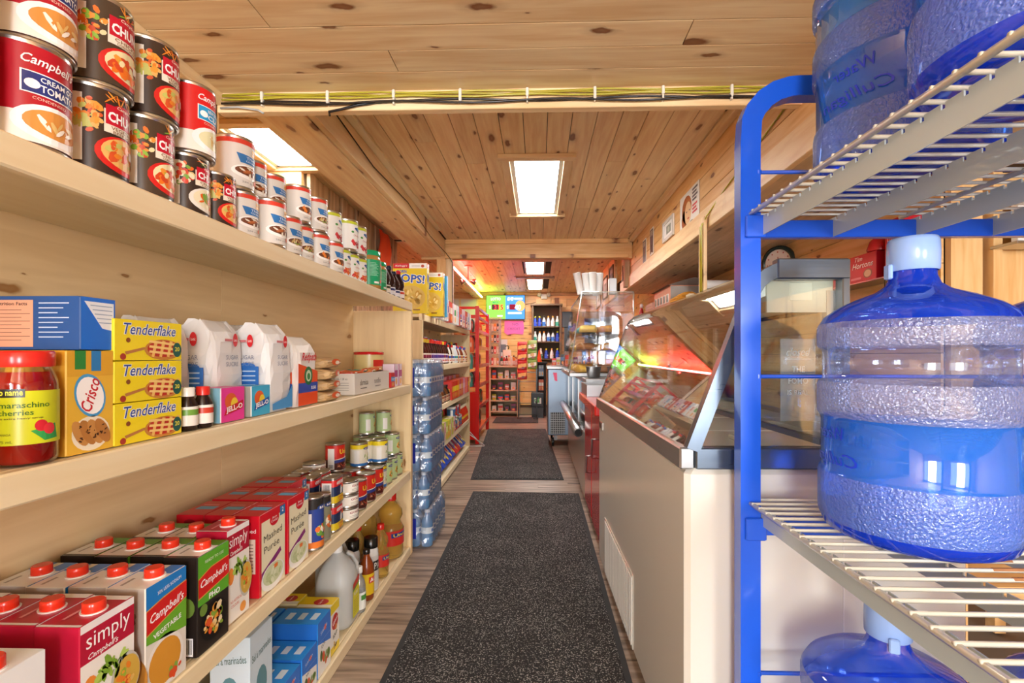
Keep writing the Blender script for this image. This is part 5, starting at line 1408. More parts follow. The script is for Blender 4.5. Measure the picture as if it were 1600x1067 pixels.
for x, y, zc, st__, l in [(-.735, 2.20, 0, yv, 'front column, nearest'), (-.735, 2.285, 0, gv, 'front column, middle'), (-.735, 2.37, 0, gv, 'front column, third'), (-.735, 2.46, 0, gv, 'by the end panel'),
                          (-.81, 2.15, 0, yv, 'second column, nearest'), (-.815, 2.24, 0, yv, 'second column, middle'), (-.815, 2.33, 0, gv, 'second column, third'), (-.815, 2.45, 0, gv, 'second column, farthest'),
                          (-.868, 2.13, 0, yv, 'back column, nearest'), (-.87, 2.27, 0, gv, 'back column, middle'), (-.87, 2.40, 0, gv, 'back column, farthest')]:
    st__.put((x, y, Z3), .1 * (k % 5) - .2, 'vegetable can, bottom layer, ' + l, 'vegetable cans on the third shelf'); k += 1
for x, y, st__, l in [(-.805, 2.15, yv, 'yellow-rimmed, nearest of three in the front line'), (-.80, 2.245, yv, 'yellow-rimmed, middle of three'), (-.745, 2.245, yv, 'yellow-rimmed, at the shelf edge'),
                      (-.865, 2.34, gv, 'green, first from the back panel'), (-.80, 2.38, gv, 'green, middle'), (-.742, 2.43, gv, 'green, near the end panel'), (-.86, 2.45, gv, 'green, in the far corner')]:
    st__.put((x, y, Z3 + .1085), .1 * (k % 5) - .2, 'vegetable can, upper layer, ' + l, 'vegetable cans on the third shelf'); k += 1
for x, y, l in [(-.855, 2.39, 'back'), (-.79, 2.45, 'front')]:
    gv.put((x, y, Z3 + .217), .3, 'green vegetable can on the highest layer, %s one' % l, 'vegetable cans on the third shelf')

# ---- bottom shelf
Z4 = .0465
o = carton('salt_box', 'tall pale blue pickling salt box with green cucumbers', .10, .10, .315, b_salt, 'box', body='cfe0ea'); o.location = (-.755, 1.212, Z4 + .0)
o = carton('rice_box', 'pink and brown boxes edge at the left end of the bottom shelf', .15, .12, .17, b_generic('c98a72', 'a8362e', 'RICE'), 'box', body='b8705c'); o.location = (-.76, 1.08, Z4)
bl = Stock(carton('side_dish_box', '', .095, .145, .125, b_bluebox, 'box', body='2f93e6'))
for x, y, h, l in ((-.757, 1.325, .95, 'nearest of the low front pair'), (-.755, 1.424, 1.0, 'second of the low front pair'), (-.755, 1.524, 1.38, 'tall one touching the yellow soup boxes')):
    bl.put((x, y, Z4), 0, 'bright blue side dish box, ' + l, None, (1, 1, h))
for i in range(2): bl.put((-.877, 1.424 + i * .1, Z4), 0, 'dark blue side dish box in the back row, %s' % ('nearer', 'farther')[i], None, (.6, 1, 1.38))
lp = Stock(carton('soup_mix_box', '', .072, .115, .15, b_lipton, 'box', body='f2e6b0'))
lp.put((-.748, 1.622, Z4), 0, 'yellow-topped soup mix box in front, beside the vinegar jug', None, (1, 1, 1.12)); lp.put((-.858, 1.642, Z4), 0, 'yellow-topped soup mix box behind the front one', None, (.8, 1, 1.12))
# vinegar jug: squarish with handle neck
def vin(b, F, W, H, sd): pass
t = thing('vinegar_jug', 'large translucent white vinegar jug with yellow label on the bottom shelf', 'jug', (-.757, 1.80, Z4))
b = B()
def sq(r, z, a):
    c, s_ = math.cos(a), math.sin(a); e = .55 if z < .18 else .55 + (z - .18) * 4.5
    e = min(e, 1); return r / max((abs(c) ** (2 / e) + abs(s_) ** (2 / e)) ** (e / 2), .4)
M_HDPE = liquid('milky_plastic', (.82, .84, .82), .25, 1.3, .45)
b.lathe([(.05, .001), (.064, .006), (.068, .02), (.068, .13), (.066, .17), (.058, .205), (.042, .235), (.026, .255), (.018, .265), (.017, .28)], M_HDPE, n=28, wob=sq); b.build('bottle_body', t, 'milky plastic body')
b = B(); b.tube([(.02, .04, .25), (.035, .058, .235), (.05, .062, .20), (.05, .06, .165)], .009, M_HDPE, n=8); b.build('handle', t)
b = B(); b.lathe([(.019, .268), (.019, .288), (.017, .290)], M_PLAST, 'f4f4f0', 16); b.build('cap', t)
b = B(); F = Flat((.0705, 0, 0), (0, 1, 0), (0, 0, 1), (1, 0, 0))
b.rect(F, -.028, .03, .034, .155, 'e3dc1e', 1); b.poly(F, [(-.028, .155), (.034, .175), (.034, .150), (-.028, .135)], 'c8301e', 2); b.poly(F, [(-.028, .135), (.034, .150), (.034, .142), (-.028, .127)], '4a9a3a', 2)
b.txt(F, 'PURE', 0, .115, .012, 'f6f6e8', 3, w=.04, bold=.02)
for i in range(6): b.rect(F, -.02, .09 - i * .009, .026, .092 - i * .009, 'a8a418', 2)
b.build('paper_label', t, 'yellow label with a red stripe'); 
dup(t, (-.835, 1.93, Z4), 0, 'second vinegar jug further back on the bottom shelf', None, (.8, .8, 1))
o = bottle('vinegar_bottle', 'brown cider vinegar bottle with yellow label', [(.027, .0005), (.030, .005), (.030, .12), (.026, .145), (.013, .175), (.012, .19)], M_PLAST, '8a3d12', (.014, .186, .204, '1a1512'), (.025, .11, .0305), design=l_plain('e9c322', 'd8502a', 'ACV')); o.location = (-.712, 1.985, Z4)
o = bottle('vinegar_bottle', 'small clear bottle with white cap beside the brown one', [(.022, .0005), (.024, .005), (.024, .10), (.020, .12), (.010, .14), (.010, .155)], M_CLEARP, 'dddddd', (.012, .152, .176, 'efeeea'), (.015, .08, .0245), design=l_plain('e8ece4', '4a8a3a')); o.location = (-.705, 1.885, Z4)
ps = Stock(bottle('spray_can', '', [(.030, .0005), (.031, .004), (.031, .165), (.027, .178), (.026, .185)], M_CARD, 'e6e4e0', (.029, .182, .225, '15130f'), (.01, .15, .0313), design=l_plain('d8d6d2', '26241f', 'PAM', 'f2ede2'), cat='spray can'))
ps.put((-.722, 2.065, Z4), 0, 'cooking spray can with black cap, front one'); ps.put((-.79, 2.03, Z4), 0, 'cooking spray can with black cap, behind the front one')
oil = Stock(bottle('oil_bottle', '', [(.032, .0005), (.036, .006), (.036, .11), (.027, .135), (.034, .155), (.032, .175), (.015, .205), (.013, .215)], liquid('vegetable_oil', C('f0d070'), .05, 1.3, .75), 'ffffff', (.016, .212, .236, 'd8281e'), (.05, .105, .0365), design=l_plain('d8342a', '27408e', 'Unico', 'f7d43a')))
oil.put((-.722, 2.195, Z4), -.1, 'narrow cooking oil bottle with red cap at the shelf edge')
oil.put((-.80, 2.12, Z4), 0, 'narrow cooking oil bottle behind the spray cans', None, (1, 1, 1.1))
oil.put((-.745, 2.42, Z4), -.3, 'large cooking oil jug by the end panel', None, (1.75, 1.75, 1.32))
oil.put((-.82, 2.27, Z4), -.3, 'large cooking oil jug, second from the end panel', None, (1.6, 1.6, 1.3))
# ============================================================ WATER PACKS beside the second shelf unit
def water_pack():
    t = thing('water_pack', '', 'water pack')
    bm = None; lm = None
    for i in range(4):
        for j in range(6):
            x = -.102 + i * .068; y = -.17 + j * .068
            if bm is None:
                b = B(); b.lathe([(.028, .002), (.032, .006), (.0325, .05), (.0305, .06), (.0325, .07), (.0325, .105), (.0305, .112), (.032, .12), (.031, .14), (.013, .178), (.0125, .186)], M_PET, n=14)
                b.lathe([(.0145, .184), (.0145, .200), (.013, .202)], M_PLAST, 'e8ecf2', 10)
                F = Round(.0334, .075); F.du = .01; sleeve(b, F, PI * .0334, .034, 'cfd8de', n=20)
                b.rect(F, -.02, .008, .02, .024, '3f6ab0', 2)
                o = b.build('bottle', t); bm = o.data
            else: o = link('bottle', bm, t)
            o.location = (x, y, 0)
    # shrink film with wrinkles and a printed strip
    b = B(); rg = random.Random(6); vs = []; NU = 36; NZ = 7; hx, hy = .140, .208
    for k in range(NZ + 1):
        z = .001 + .203 * k / NZ
        for i in range(NU):
            a = 2 * PI * i / NU; c, s_ = math.cos(a), math.sin(a); e = .28
            j = .007 * (rg.random() - .5); q = 1 - .05 * (k == NZ)
            vs.append(((math.copysign(abs(c) ** e, c) * hx + j) * q, (math.copysign(abs(s_) ** e, s_) * hy + j) * q, z))
    fs = [(k * NU + i, k * NU + (i + 1) % NU, (k + 1) * NU + (i + 1) % NU, (k + 1) * NU + i) for k in range(NZ) for i in range(NU)]
    fs.append(tuple(NZ * NU + i for i in range(NU)))
    b.add(vs, fs, M_WRAP, smooth=True); b.build('shrink_wrap', t, 'glossy clear shrink film')
    b = B(); b.box(-.05, .05, -.2125, -.2115, .05, .16, M_PLAST, '2430a0', 0); b.build('printed_patch', t, 'dark blue printed patch on the film')
    return t
wp_ = Stock(water_pack())
for k in range(5):
    wp_.put((-.728 + (.01, -.012, .006, -.006, .0)[k], 2.835, .001 + .2065 * k), .02 * (k % 2), 'shrink-wrapped pack of blue water bottles, %s of the five stacked' % ('bottom', 'second', 'middle', 'fourth', 'top')[k], 'stacked water packs')

# ============================================================ SECOND SHELF UNIT GOODS
XU = -.80
def row(stocks, y0, y1, step, x, z, lab, group, dx=.0, sc=None, seed=1):
    rg = random.Random(seed); y = y0; i = 0
    while y < y1 and i < 24:
        s_ = stocks[rg.randrange(len(stocks))]
        s_.put((x + dx * (rg.random() - .5), y, z), (rg.random() - .5) * .3, '%s, %s from the near end' % (lab, ORD[i]), group, sc)
        y += step; i += 1
tb = [Stock(carton('packet_box', '', .03, .12, .17, b_generic(a, c_, w_, side=sd), 'box', body=a)) for a, c_, w_, sd in (('e8e4dc', '3a9a4a', None, 'e9e6e0'), ('e2c8d0', 'd8a0b8', None, 'eadfe2'), ('d8e2e8', '4a8ac8', None, 'e2e8ee'), ('c8402c', 'e8e0d0', None, 'c84a34'), ('e6e2da', 'd8342a', None, 'ece6dc'))]
row(tb, 3.60, 5.25, .088, XU + .02, 1.331, 'slim packet on top of the second shelf unit', 'packets on the second unit', seed=3, sc=(.9, 1.7, 1))
for i in range(4):
    o = bottle('spice_jar', 'small jar among the packets on the second unit, %s from near end' % ORD[i], [(.024, .0005), (.026, .004), (.026, .08), (.022, .09)], M_PLAST, ('7a4a2a', 'a8322a', '3a6a5a', '5a7a3a')[i], (.024, .088, .112, ('2a4aa8', '2a4aa8', '6a2a8a', '1a8a6a')[i]), (.01, .07, .0265), design=l_plain('e6e0d4', '2a4a8a'), cat='jar')
    o.location = (XU + .05, 4.55 + i * .16, 1.331)
def sauce(col, cc, lc, ac, h=1.0, r=1.0, nm='sauce_bottle'):
    return Stock(bottle(nm, '', [(.026 * r, .0005), (.030 * r, .006), (.030 * r, .09 * h), (.024 * r, .12 * h), (.013 * r, .15 * h), (.012 * r, .165 * h)], M_PLAST, col, (.015 * r, .16 * h, .185 * h, cc), (.012, .085 * h, .0306 * r), design=l_plain(lc, ac, blob=['c8402c', 'e8b84a'])))
SA = [sauce('3a1612', 'd8281e', 'e6dcea', '5a2a8a'), sauce('2a1410', 'c8241e', 'dcd0e2', '4a3a9a'), sauce('4a1a12', 'e0b82a', 'ece2d2', '8a2a4a')]
SB = [sauce('8a3a1a', '3a56a8', 'e8d8a8', 'c8742a', .85, 1.1), sauce('d8c8a8', '5a3a9a', 'f0e8d8', 'd8742a', .8, 1.2), sauce('e2ddd0', 'd8281e', 'f2f0ea', '3a6ac8', .9, 1.0), sauce('dfe4e6', 'e8e4e0', 'e6ecec', '2a9a9a', .9, 1.1), sauce('3a1a12', '1a1a1a', 'd8c8b0', '7a2a1a', .95, .9)]
row(SA, 3.30, 4.15, .078, XU, .986, 'purple-labelled sauce bottle, upper bay of second unit', 'sauces on the second unit', seed=5)
row(SB, 4.16, 5.25, .085, XU, .986, 'condiment bottle beyond the purple labels', 'condiments on the second unit', seed=6)
row(SA + SB, 3.30, 5.2, .10, XU - .09, .986, 'condiment bottle in the upper bay, second row', 'condiments in the second row', seed=7, sc=(1, 1, 1.12))
row(SB, 3.26, 5.2, .13, XU - .18, .986, 'tall bottle in the upper bay, back row', 'bottles in the back row', seed=8, sc=(1.3, 1.3, 1.4))
jr = [sauce(c_, k_, l_, a_, .75, 1.25, 'jar') for c_, k_, l_, a_ in (('2c1a14', '1c1c1e', 'b8a088', '7a3a2a'), ('4a2a1a', '2a2a30', 'c8b8a8', '3a3a6a'), ('6a3a1a', '3a2a22', 'd8c8a0', 'a8522a'))]
row(jr, 3.30, 4.2, .085, XU, .666, 'dark jar in the second bay, front row', 'dark jars on the second unit', seed=9)
row(jr, 3.30, 4.2, .10, XU - .09, .666, 'dark jar in the second bay, second row', 'dark jars in the second row', seed=10, sc=(1.1, 1.1, 1.3))
pb_ = [Stock(carton('pudding_box', '', .07, .09, .16, b_generic(a, c_, None, side=sd), 'box', body=a)) for a, c_, sd in (('d8241e', 'e8c82a', 'e6342a'), ('d8281e', 'e8d83a', 'd8281e'), ('e8742a', 'f0c83a', 'd8642a'), ('c82a5a', 'e8a8c0', 'd8506a'), ('e8b0c0', 'f0e0e0', 'd890a8'))]
row(pb_[:2], 4.22, 4.50, .078, XU, .666, 'red and yellow box in the second bay', 'red boxes on the second unit', seed=1)
row(pb_[2:], 4.52, 5.25, .078, XU, .666, 'orange or pink box beyond the red ones', 'pink boxes on the second unit', seed=2)
row(pb_[2:], 4.3, 5.25, .09, XU - .10, .666, 'orange or pink box, back row of second bay', 'boxes in the back row', seed=3, sc=(1, 1, 1.2))
yb = [Stock(carton('pasta_box', '', .06, .09, .15, b_generic(a, c_, None, side=sd), 'box', body=a)) for a, c_, sd in (('e2cf3a', 'c8a83a', 'd8c83a'), ('e6c8c8', 'd87a8a', 'e0b0b0'), ('c8d04a', 'e8e8a0', 'b8c03a'))]
row(yb, 3.30, 4.35, .068, XU, .361, 'yellow or pink dry food box, third bay', 'dry food boxes on the second unit', seed=4)
row(yb + pb_, 3.30, 5.1, .11, XU - .12, .361, 'box in the third bay, back row', 'boxes at the back of the third bay', seed=5, sc=(1, 1, 1.25))
rc = [Stock(tin('tomato_can', '', .042, .115, d_veg(a, c_, e_, w_, f_))) for a, c_, e_, w_, f_ in ((None, 'c8281e', 'e8e0d0', 'ROMA', ['d8342a', '4a8a3a']), ('e8e4dc', '3a6a9a', 'c8281e', 'CHILI', ['8a3a22', 'd8742a']), ('2a6a3a', 'd8c8a0', 'c8281e', 'SOUP', ['d8342a', 'e8a83a']))]
row(rc, 4.42, 4.85, .088, XU, .361, 'red tomato can in the third bay, bottom layer', 'tomato cans on the second unit', seed=6)
row(rc, 4.42, 4.75, .088, XU, .4765, 'red tomato can in the third bay, upper layer', 'tomato cans on the second unit', seed=7)
row([sauce('c8321a', 'd8c8a8', 'd8502a', 'e8c82a', .95, 1.2)], 4.90, 5.3, .085, XU, .361, 'orange-red sauce bottle, end of third bay', 'orange sauces', seed=8)
def p_chip(c1, c2, c3):
    def f(b, F, S, w, d, h):
        for G, W in ((F, w), (S, d)):
            b.poly(G, [(-W * .5, h * .2), (W * .5, h * .35), (W * .5, h * .7), (-W * .5, h * .55)], c2, 1); b.ell(G, 0, h * .5, W * .25, h * .16, c1, 2); b.ell(G, W * .1, h * .22, W * .2, h * .12, c3, 2)
    return f
cb = [Stock(bag('snack_bag', '', .15, .06, .20, a, p_chip(c1, c2, c3), i, 'bag', M_CARD, .16, .012)) for i, (a, c1, c2, c3) in enumerate((('d8241e', 'f0d83a', '2a4ac8', 'e8c03a'), ('e6a83a', 'd8241e', '2a52c0', 'f0e8d8'), ('2a4ab8', 'e8342a', 'e8e8ee', 'e8c83a'), ('c8262a', 'e8e4d8', '3a5ac8', 'e8a03a')))]
rg = random.Random(4)
for i in range(13):
    o = cb[rg.randrange(4)].put((XU - .02, 3.28 + i * .155, .066), .1, 'red and blue macaroni bag on the lowest shelf, %s from the near end' % ORD[i], 'macaroni bags on the lowest shelf')
    o.rotation_euler = (0.1 * (rg.random() - .5), -.75, .1 * (rg.random() - .5)); o.scale = (1, .86, 1.1); o.location.z = .10; o.location.x += .02

# ============================================================ RED WIRE RACK
RD = 'dc1a16'
t = thing('snack_rack', 'tall bright red metal snack rack past the second shelf unit', 'rack', (-.90, 6.35, 0))
for x in (-.17, .17):
    for y in (-.58, .58):
        b = B(); b.box(x - .022, x + .022, y - .022, y + .022, 0, 1.65, M_ENAM, RD, .003); b.build('post', t)
for z in (1.63, 1.52):
    for x in (-.17, .17): b = B(); b.box(x - .015, x + .015, -.56, .56, z - .015, z + .015, M_ENAM, RD); b.build('top_bar', t)
    for y in (-.58, .58): b = B(); b.box(-.15, .15, y - .015, y + .015, z - .015, z + .015, M_ENAM, RD); b.build('top_bar', t)
for k, z in enumerate((.14, .42, .68, .92, 1.14, 1.34)):
    b = B(); b.box(-.15, .15, -.56, .56, z - .008, z, M_ENAM, RD); b.box(.165, .19, -.56, .56, z - .01, z + .035, M_ENAM, RD); b.build('tray', t)
b = B(); b.box(-.150, .150, -.60, -.588, .05, .62, M_ENAM, RD, .002); b.build('side_panel', t, 'solid red lower side panel')
for k in range(3):
    b = B(); b.tube([(-.15, -.585, .8 + k * .25), (.15, -.585, .8 + k * .25)], .006, M_METAL, 'e0e0e0', 6); b.build('wire', t)
pk = [Stock(bag('candy_bag', '', .13, .05, .17, a, p_pasta, 20 + i, 'bag', M_CARD, .2, .01)) for i, a in enumerate(('e85a8a', 'e8e4e0', 'e8622a', '3a9a8a', '2a2a2e', 'd8a83a', 'e0b8c8'))]
rg = random.Random(12); i = 0
for z in (.141, .421, .681, .921, 1.141, 1.341):
    for y in range(6):
        i += 1
        pk[rg.randrange(7)].put((-.85 + .03 * rg.random(), 5.85 + y * .185, z), rg.random() * .4 - .2, 'bag of sweets on the red rack, %s in the row %s' % (ORD[y], 'at the very bottom|on the second level|on the third level|on the fourth level|on the fifth level|on the top level'.split('|')[(.141, .421, .681, .921, 1.141, 1.341).index(z)]), 'bags on the red rack')
t = thing('wire_stand', 'small white wire stand leaning at the foot of the red rack', 'stand', (-.72, 5.62, 0))
for a, c_ in (((-.12, -.02, .22), (.05, .05, .01)), ((-.12, .02, .16), (.09, .02, .01)), ((-.10, -.06, .01), (.10, -.04, .01)), ((-.12, .0, .0), (-.12, .0, .22))):
    b = B(); b.tube([a, c_], .005, M_PLAST, 'ececea', 6); b.build('wire', t)
tag(pk[4].put((-.93, 5.72, 1.38), 0, 'dark bag hanging on the near end of the red rack'), 'dark bag hanging on the near end of the red rack', 'bag')
tag(pk[2].put((-.79, 5.70, 1.10), 0, 'orange bag hanging on the near end of the red rack'), 'orange bag hanging on the near end of the red rack', 'bag')
tag(pk[3].put((-.80, 5.69, .90), 0, 'teal bag hanging on the near end of the red rack'), 'teal bag hanging on the near end of the red rack', 'bag')

# ============================================================ FAR COUNTER
def cubby(name, label, x0, x1, y0, y1, z0, tops, zt, col, mat=M_MATT, cat='shelves'):
    t = thing(name, label, cat, ((x0 + x1) / 2, (y0 + y1) / 2, z0)); w = (x1 - x0) / 2; d = (y1 - y0) / 2
    b = B(); b.box(-w, w, d - .02, d, 0, zt, mat, col); b.build('back_panel', t)
    for s_ in (-1, 1): b = B(); b.box(s_ * (w - .02) - .02, s_ * (w - .02) + .02, -d, d - .02, 0, zt, mat, col); b.build('side_panel', t)
    for z in tops: b = B(); b.box(-w + .04, w - .04, -d, d - .02, z - .02, z, mat, col); b.build('shelf', t)
    b = B(); b.box(-w - .02, w + .02, -d - .03, d, zt, zt + .035, mat, col, .004); b.build('top_board', t)
    return t
cubby('counter_display', 'beige counter with open shelves of small goods at the far end', -.87, -.33, 8.42, 8.85, 0, (.09, .28, .46, .66), .855, 'dccaa4', cat='counter')
rg = random.Random(21)
pal = ['e8382a', 'e6e2da', '3a3a3e', 'd8d2c4', 'b8c83a', '8a2a5a', 'e0dccc', '4a7ab0', 'b8302c', 'cfcac0']
n = 0
for k, (z, h) in enumerate(((.662, .14), (.462, .13), (.282, .10), (.092, .12))):
    for i in range(4):
        x = -.775 + i * .113; c_ = pal[(n * 3) % 10]; n += 1
        o = carton('goods_box', 'small %s on the far counter shelves, %s from left, %s row' % ('box', ORD[i], ('top', 'second', 'third', 'lowest')[k]), .085 if i % 2 else .07, .08, h * (1 - .25 * ((i + k) % 2)), b_generic(c_, pal[(n * 7) % 10], None), 'box', body=c_)
        o.location = (x, 8.50, z); o.rotation_euler[2] = -PI / 2; o['group'] = 'goods in the far counter'
# goods standing on the far counter
o = cubby('card_holder', 'clear rack of cards and lighters at the left of the far counter', -.86, -.66, 8.45, 8.6, .891, (.2, .4, .6), .8, 'd8d0c0', M_CLEARP, 'holder')
n = 0
for z in (0, .2, .4, .6):
    for i in range(3):
        o = carton('card_packet', 'small packet in the clear rack, %s from the left, %s level' % (ORD[i], ('bottom', 'second', 'third', 'top')[int(z * 5)]), .045, .04, .13, b_generic(['d8342a', 'f0e0c0', 'e8a03a', '3a3a3a'][n % 4], 'f2eee4', None), 'packet', body='f0e8d8'); o.location = (-.81 + .05 * i, 8.50, .892 + z + .001); n += 1; o['group'] = 'packets in the clear rack'
def stand_card(x, y, z, w, h, col, label, name='notice_card', cat='card', tx=None):
    b = B(); b.box(x - w / 2, x + w / 2, y, y + .008, z, z + h, M_PAPER, col); F = Flat((x, y, z), (1, 0, 0), (0, 0, 1), (0, -1, 0))
    if tx: b.rect(F, -w * .3, h * .5, w * .3, h * .8, tx, 1); b.rect(F, -w * .3, h * .2, w * .2, h * .3, tx, 1)
    return tag(b.build(name), label, cat)
stand_card(-.62, 8.6, .891, .14, .46, 'e8e2dc', 'tall pale card with a dark round picture on the far counter', tx='6a6a6e')
t = thing('mannequin_rack', 'small cream jewellery stand with a black hook on the far counter', 'stand', (-.55, 8.52, .891))
b = B(); b.box(-.08, .08, -.06, .06, 0, .03, M_PLAST, 'e2d4b8'); b.build('base', t)
b = B(); b.box(-.075, .075, -.02, .02, .03, .27, M_PLAST, 'dccfb2', .01); b.build('panel', t)
b = B(); b.tube([(.03 * math.cos(a) , -.01, .31 + .035 * math.sin(a)) for a in [2.6 - i * .45 for i in range(9)]], .008, M_PLAST, '1c1a1a', 6); b.build('hook', t)
rg = random.Random(5)
for i in range(8):
    c_ = ['3a5a3a', 'c8302c', '8a2a2a', 'd8a878', 'e8e0d0', 'd87a3a', 'e2bcb8', '4a3a2a', 'e8e4dc', '6a8a5a', 'c8402c', 'b8a080'][i]
    o = sauce(c_, ['c8302c', 'e8e4dc', '2a2a2a'][i % 3], 'e8e0d0', c_, .7 + .25 * rg.random(), .8, 'counter_bottle').p
    o.location = (-.635 + i * .042, 8.41, .891); o['label'] = 'small bottle in the line along the far counter edge, %s from the left' % ORD[i]
# wall items
t = thing('menu_screen', 'lit wall screen, green half and blue half with red price digits', 'screen', (-.668, 9.86, 2.05))
b = B(); b.box(-.40, .40, 0, .05, -.25, .25, M_PLAST, '15151a', .006); b.build('screen_case', t)
b = B(); F = Flat((0, -.001, 0), (1, 0, 0), (0, 0, 1), (0, -1, 0))
b.rect(F, -.39, -.24, 0.0, .24, '7fd04a', 1, M_SCREEN); b.rect(F, 0, -.24, .39, .24, '4a86e0', 1, M_SCREEN); b.ell(F, .30, .03, .10, .11, 'e8a060', 2, mat=M_SCREEN)
b.txt(F, 'LOTTO', -.20, .17, .06, 'e8f8e0', 3, w=.2, bold=.02, mat=M_SCREEN); b.txt(F, 'MAX', -.20, .10, .04, '2f8a5a', 3, w=.12, bold=.02, mat=M_SCREEN); b.txt(F, '6/49', .10, .17, .08, 'f2f4ff', 3, w=.13, bold=.03, mat=M_SCREEN); b.rect(F, .18, .155, .35, .195, 'f2f4ff', 3, M_SCREEN)
b.rect(F, -.28, -.05, -.14, .06, '4a2a2a', 3, M_SCREEN); b.txt(F, '$', -.32, .0, .07, 'ffffff', 4, mat=M_SCREEN); b.txt(F, '15', -.10, .0, .11, 'ff3a30', 5, w=.11, bold=.04, mat=M_SCREEN); b.txt(F, '3', -.21, .0, .10, 'f04040', 5, bold=.03, mat=M_SCREEN)
b.rect(F, .08, -.05, .20, .06, '7a1a2a', 3, M_SCREEN); b.txt(F, '$', .045, .0, .07, 'ffffff', 4, mat=M_SCREEN); b.txt(F, '40', .25, .0, .11, 'ffe8e8', 5, w=.13, bold=.04, mat=M_SCREEN)
b.rect(F, .05, -.14, .33, -.10, 'e8ecff', 3, M_SCREEN); b.rect(F, -.17, -.19, -.06, -.16, 'e8f8e0', 3, M_SCREEN)
b.build('display', t, 'lit green and blue display')
b = B(); b.poly(Flat((-.50, 9.925, 1.635), (1, 0, 0), (0, 0, 1), (0, -1, 0)), [(-.20, -.10), (-.13, -.145), (.0, -.12), (.19, -.14), (.21, .0), (.19, .145), (-.19, .145)], 'f06ac8', 1, M_PAPER)
F = Flat((-.50, 9.924, 1.635), (1, 0, 0), (0, 0, 1), (0, -1, 0)); b.txt(F, 'NO', .03, .07, .05, '7a3a8a', 2, w=.12); b.txt(F, 'CREDIT', .0, -.02, .05, '7a3a8a', 2, w=.26)
tag(b.build('paper_sign'), 'bright pink paper sign below the wall screen', 'sign')
t = thing('emergency_light', 'twin-head emergency light box high on the back wall', 'lamp', (.118, 9.93, 2.27))
b = B(); b.box(-.06, .06, -.06, 0, -.05, .05, M_PLAST, 'e0dccf', .006); b.build('case', t)
for s_ in (-1, 1): b = B(); b.lathe([(.02, -.03), (.045, .0), (.045, .02), (.03, .03)], M_PLAST, 'd8d4c8', 14); o = b.build('lamp_head', t); o.location = (s_ * .09, -.07, .03); o.rotation_euler = (1.3, 0, s_ * .5)
cable([(.05, 9.93, 2.25), (-.05, 9.94, 2.16), (-.16, 9.94, 2.13), (-.26, 9.94, 2.12)], .008, '8a6a4a', 'lamp_cord', 'thin cord from the emergency light to the wall screen')
cubby('wall_cabinet', 'dark wooden wall shelves with cleaning bottles on the back wall', -.13, .46, 9.55, 9.93, .92, (.08, .42, .72), 1.13, '6f5a44')
rg = random.Random(9)
CL = [sauce(c_, k_, l_, a_, 1.1, 1.2, 'cleaner_bottle') for c_, k_, l_, a_ in (('2a4ac0', 'd8d82a', '3a5ad0', 'e8e8f0'), ('e8ecf2', '1a1a1a', '3a7ad0', 'e8f0ff'), ('e8e8ea', 'e8a03a', 'f0f0f0', 'd8a03a'), ('dfe8e0', 'e8e8e8', '3aa08a', 'e8f8f0'))]
for z, nn in ((1.641, 6), (1.341, 6), (1.001, 5)):
    for i in range(nn):
        CL[min(3, i * 4 // nn) if z > 1.6 else rg.randrange(4)].put((-.06 + i * .44 / (nn - 1), 9.62, z), 0, 'cleaner bottle on the wall shelves, %s from the left on the %s shelf' % (ORD[i], {1.641: 'upper', 1.341: 'middle', 1.001: 'lower'}[z]), 'cleaner bottles')
for i in range(2):
    b = B(); b.box(-.15, .15, -.006, .006, -.10, .10, M_PINE2, ch=.002); o = b.build('wood_box'); o.location = (.10 + .33 * i, 9.93, 2.17 - .02); tag(o, 'square pine board on the back wall, %s of two' % ('left', 'right')[i], 'board')
# chip stand
t = thing('chip_stand', 'black wire stand hung with red and green snack bags before the far counter', 'stand', (-.18, 8.15, 0))
for x in (-.155, .155):
    b = B(); b.box(x - .01, x + .01, .05, .07, .02, 1.25, M_PLAST, '1f1d1c'); b.build('upright', t)
for z in (.06, .25, .45, .62, .78, .95, 1.1, 1.24): b = B(); b.box(-.145, .145, .052, .064, z - .005, z + .005, M_PLAST, '1f1d1c'); b.build('crossbar', t)
for s_ in (-1, 1): b = B(); b.tube([(s_ * .155, .06, .04), (s_ * .17, -.12, .012), (s_ * .1, -.14, .012)], .008, M_PLAST, '1f1d1c', 6); b.build('foot', t)
ch = [Stock(bag('chip_bag', '', .16, .05, .17, a, p_chip(c1, c2, c3), 40 + i, 'bag', M_CARD, .16, .014)) for i, (a, c1, c2, c3) in enumerate((('c8241e', 'e8a82a', 'e8b83a', '8a1a14'), ('7aa83a', 'c8a85a', 'e8f0d8', '8a4a2a')))]
for k in range(4):
    o = ch[0].put((-.27, 8.13, .66 + k * .155), -PI / 2, 'red and yellow snack bag on the wire stand, %s from the bottom' % ORD[k], 'snack bags on the wire stand')
    if k > 0: ch[1].put((-.10, 8.13, .68 + k * .155), -PI / 2, 'green snack bag on the wire stand, %s from the bottom' % ORD[k - 1], 'snack bags on the wire stand')
b = B(); b.lathe([(.05, 0), (.012, .22), (.01, .23)], M_PLAST, 'f0562a', 16); o = b.build('orange_bottle'); o.location = (.02, 8.55, .93); tag(o, 'orange cone-shaped bottle behind the snack stand', 'bottle')
t = cubby('side_shelf', 'dark shelf tower right of the snack stand', -.04, .14, 8.45, 8.85, 0, (.10, .45, .70), .915, '2a2522')
for i, (z, c_, c2) in enumerate(((.701, 'b8c0c4', '6a7a9a'), (.451, 'e8622a', 'f0e0c8'))):
    for j in range(2):
        o = carton('goods_box', '%s bottle box in the dark shelf tower, %s' % (('grey', 'orange')[i], ('left', 'right')[j]), .04, .06, .19, b_generic(c_, c2, None), 'box', body=c_); o.location = (.028 + .046 * j, 8.52, z); o.rotation_euler[2] = -PI / 2
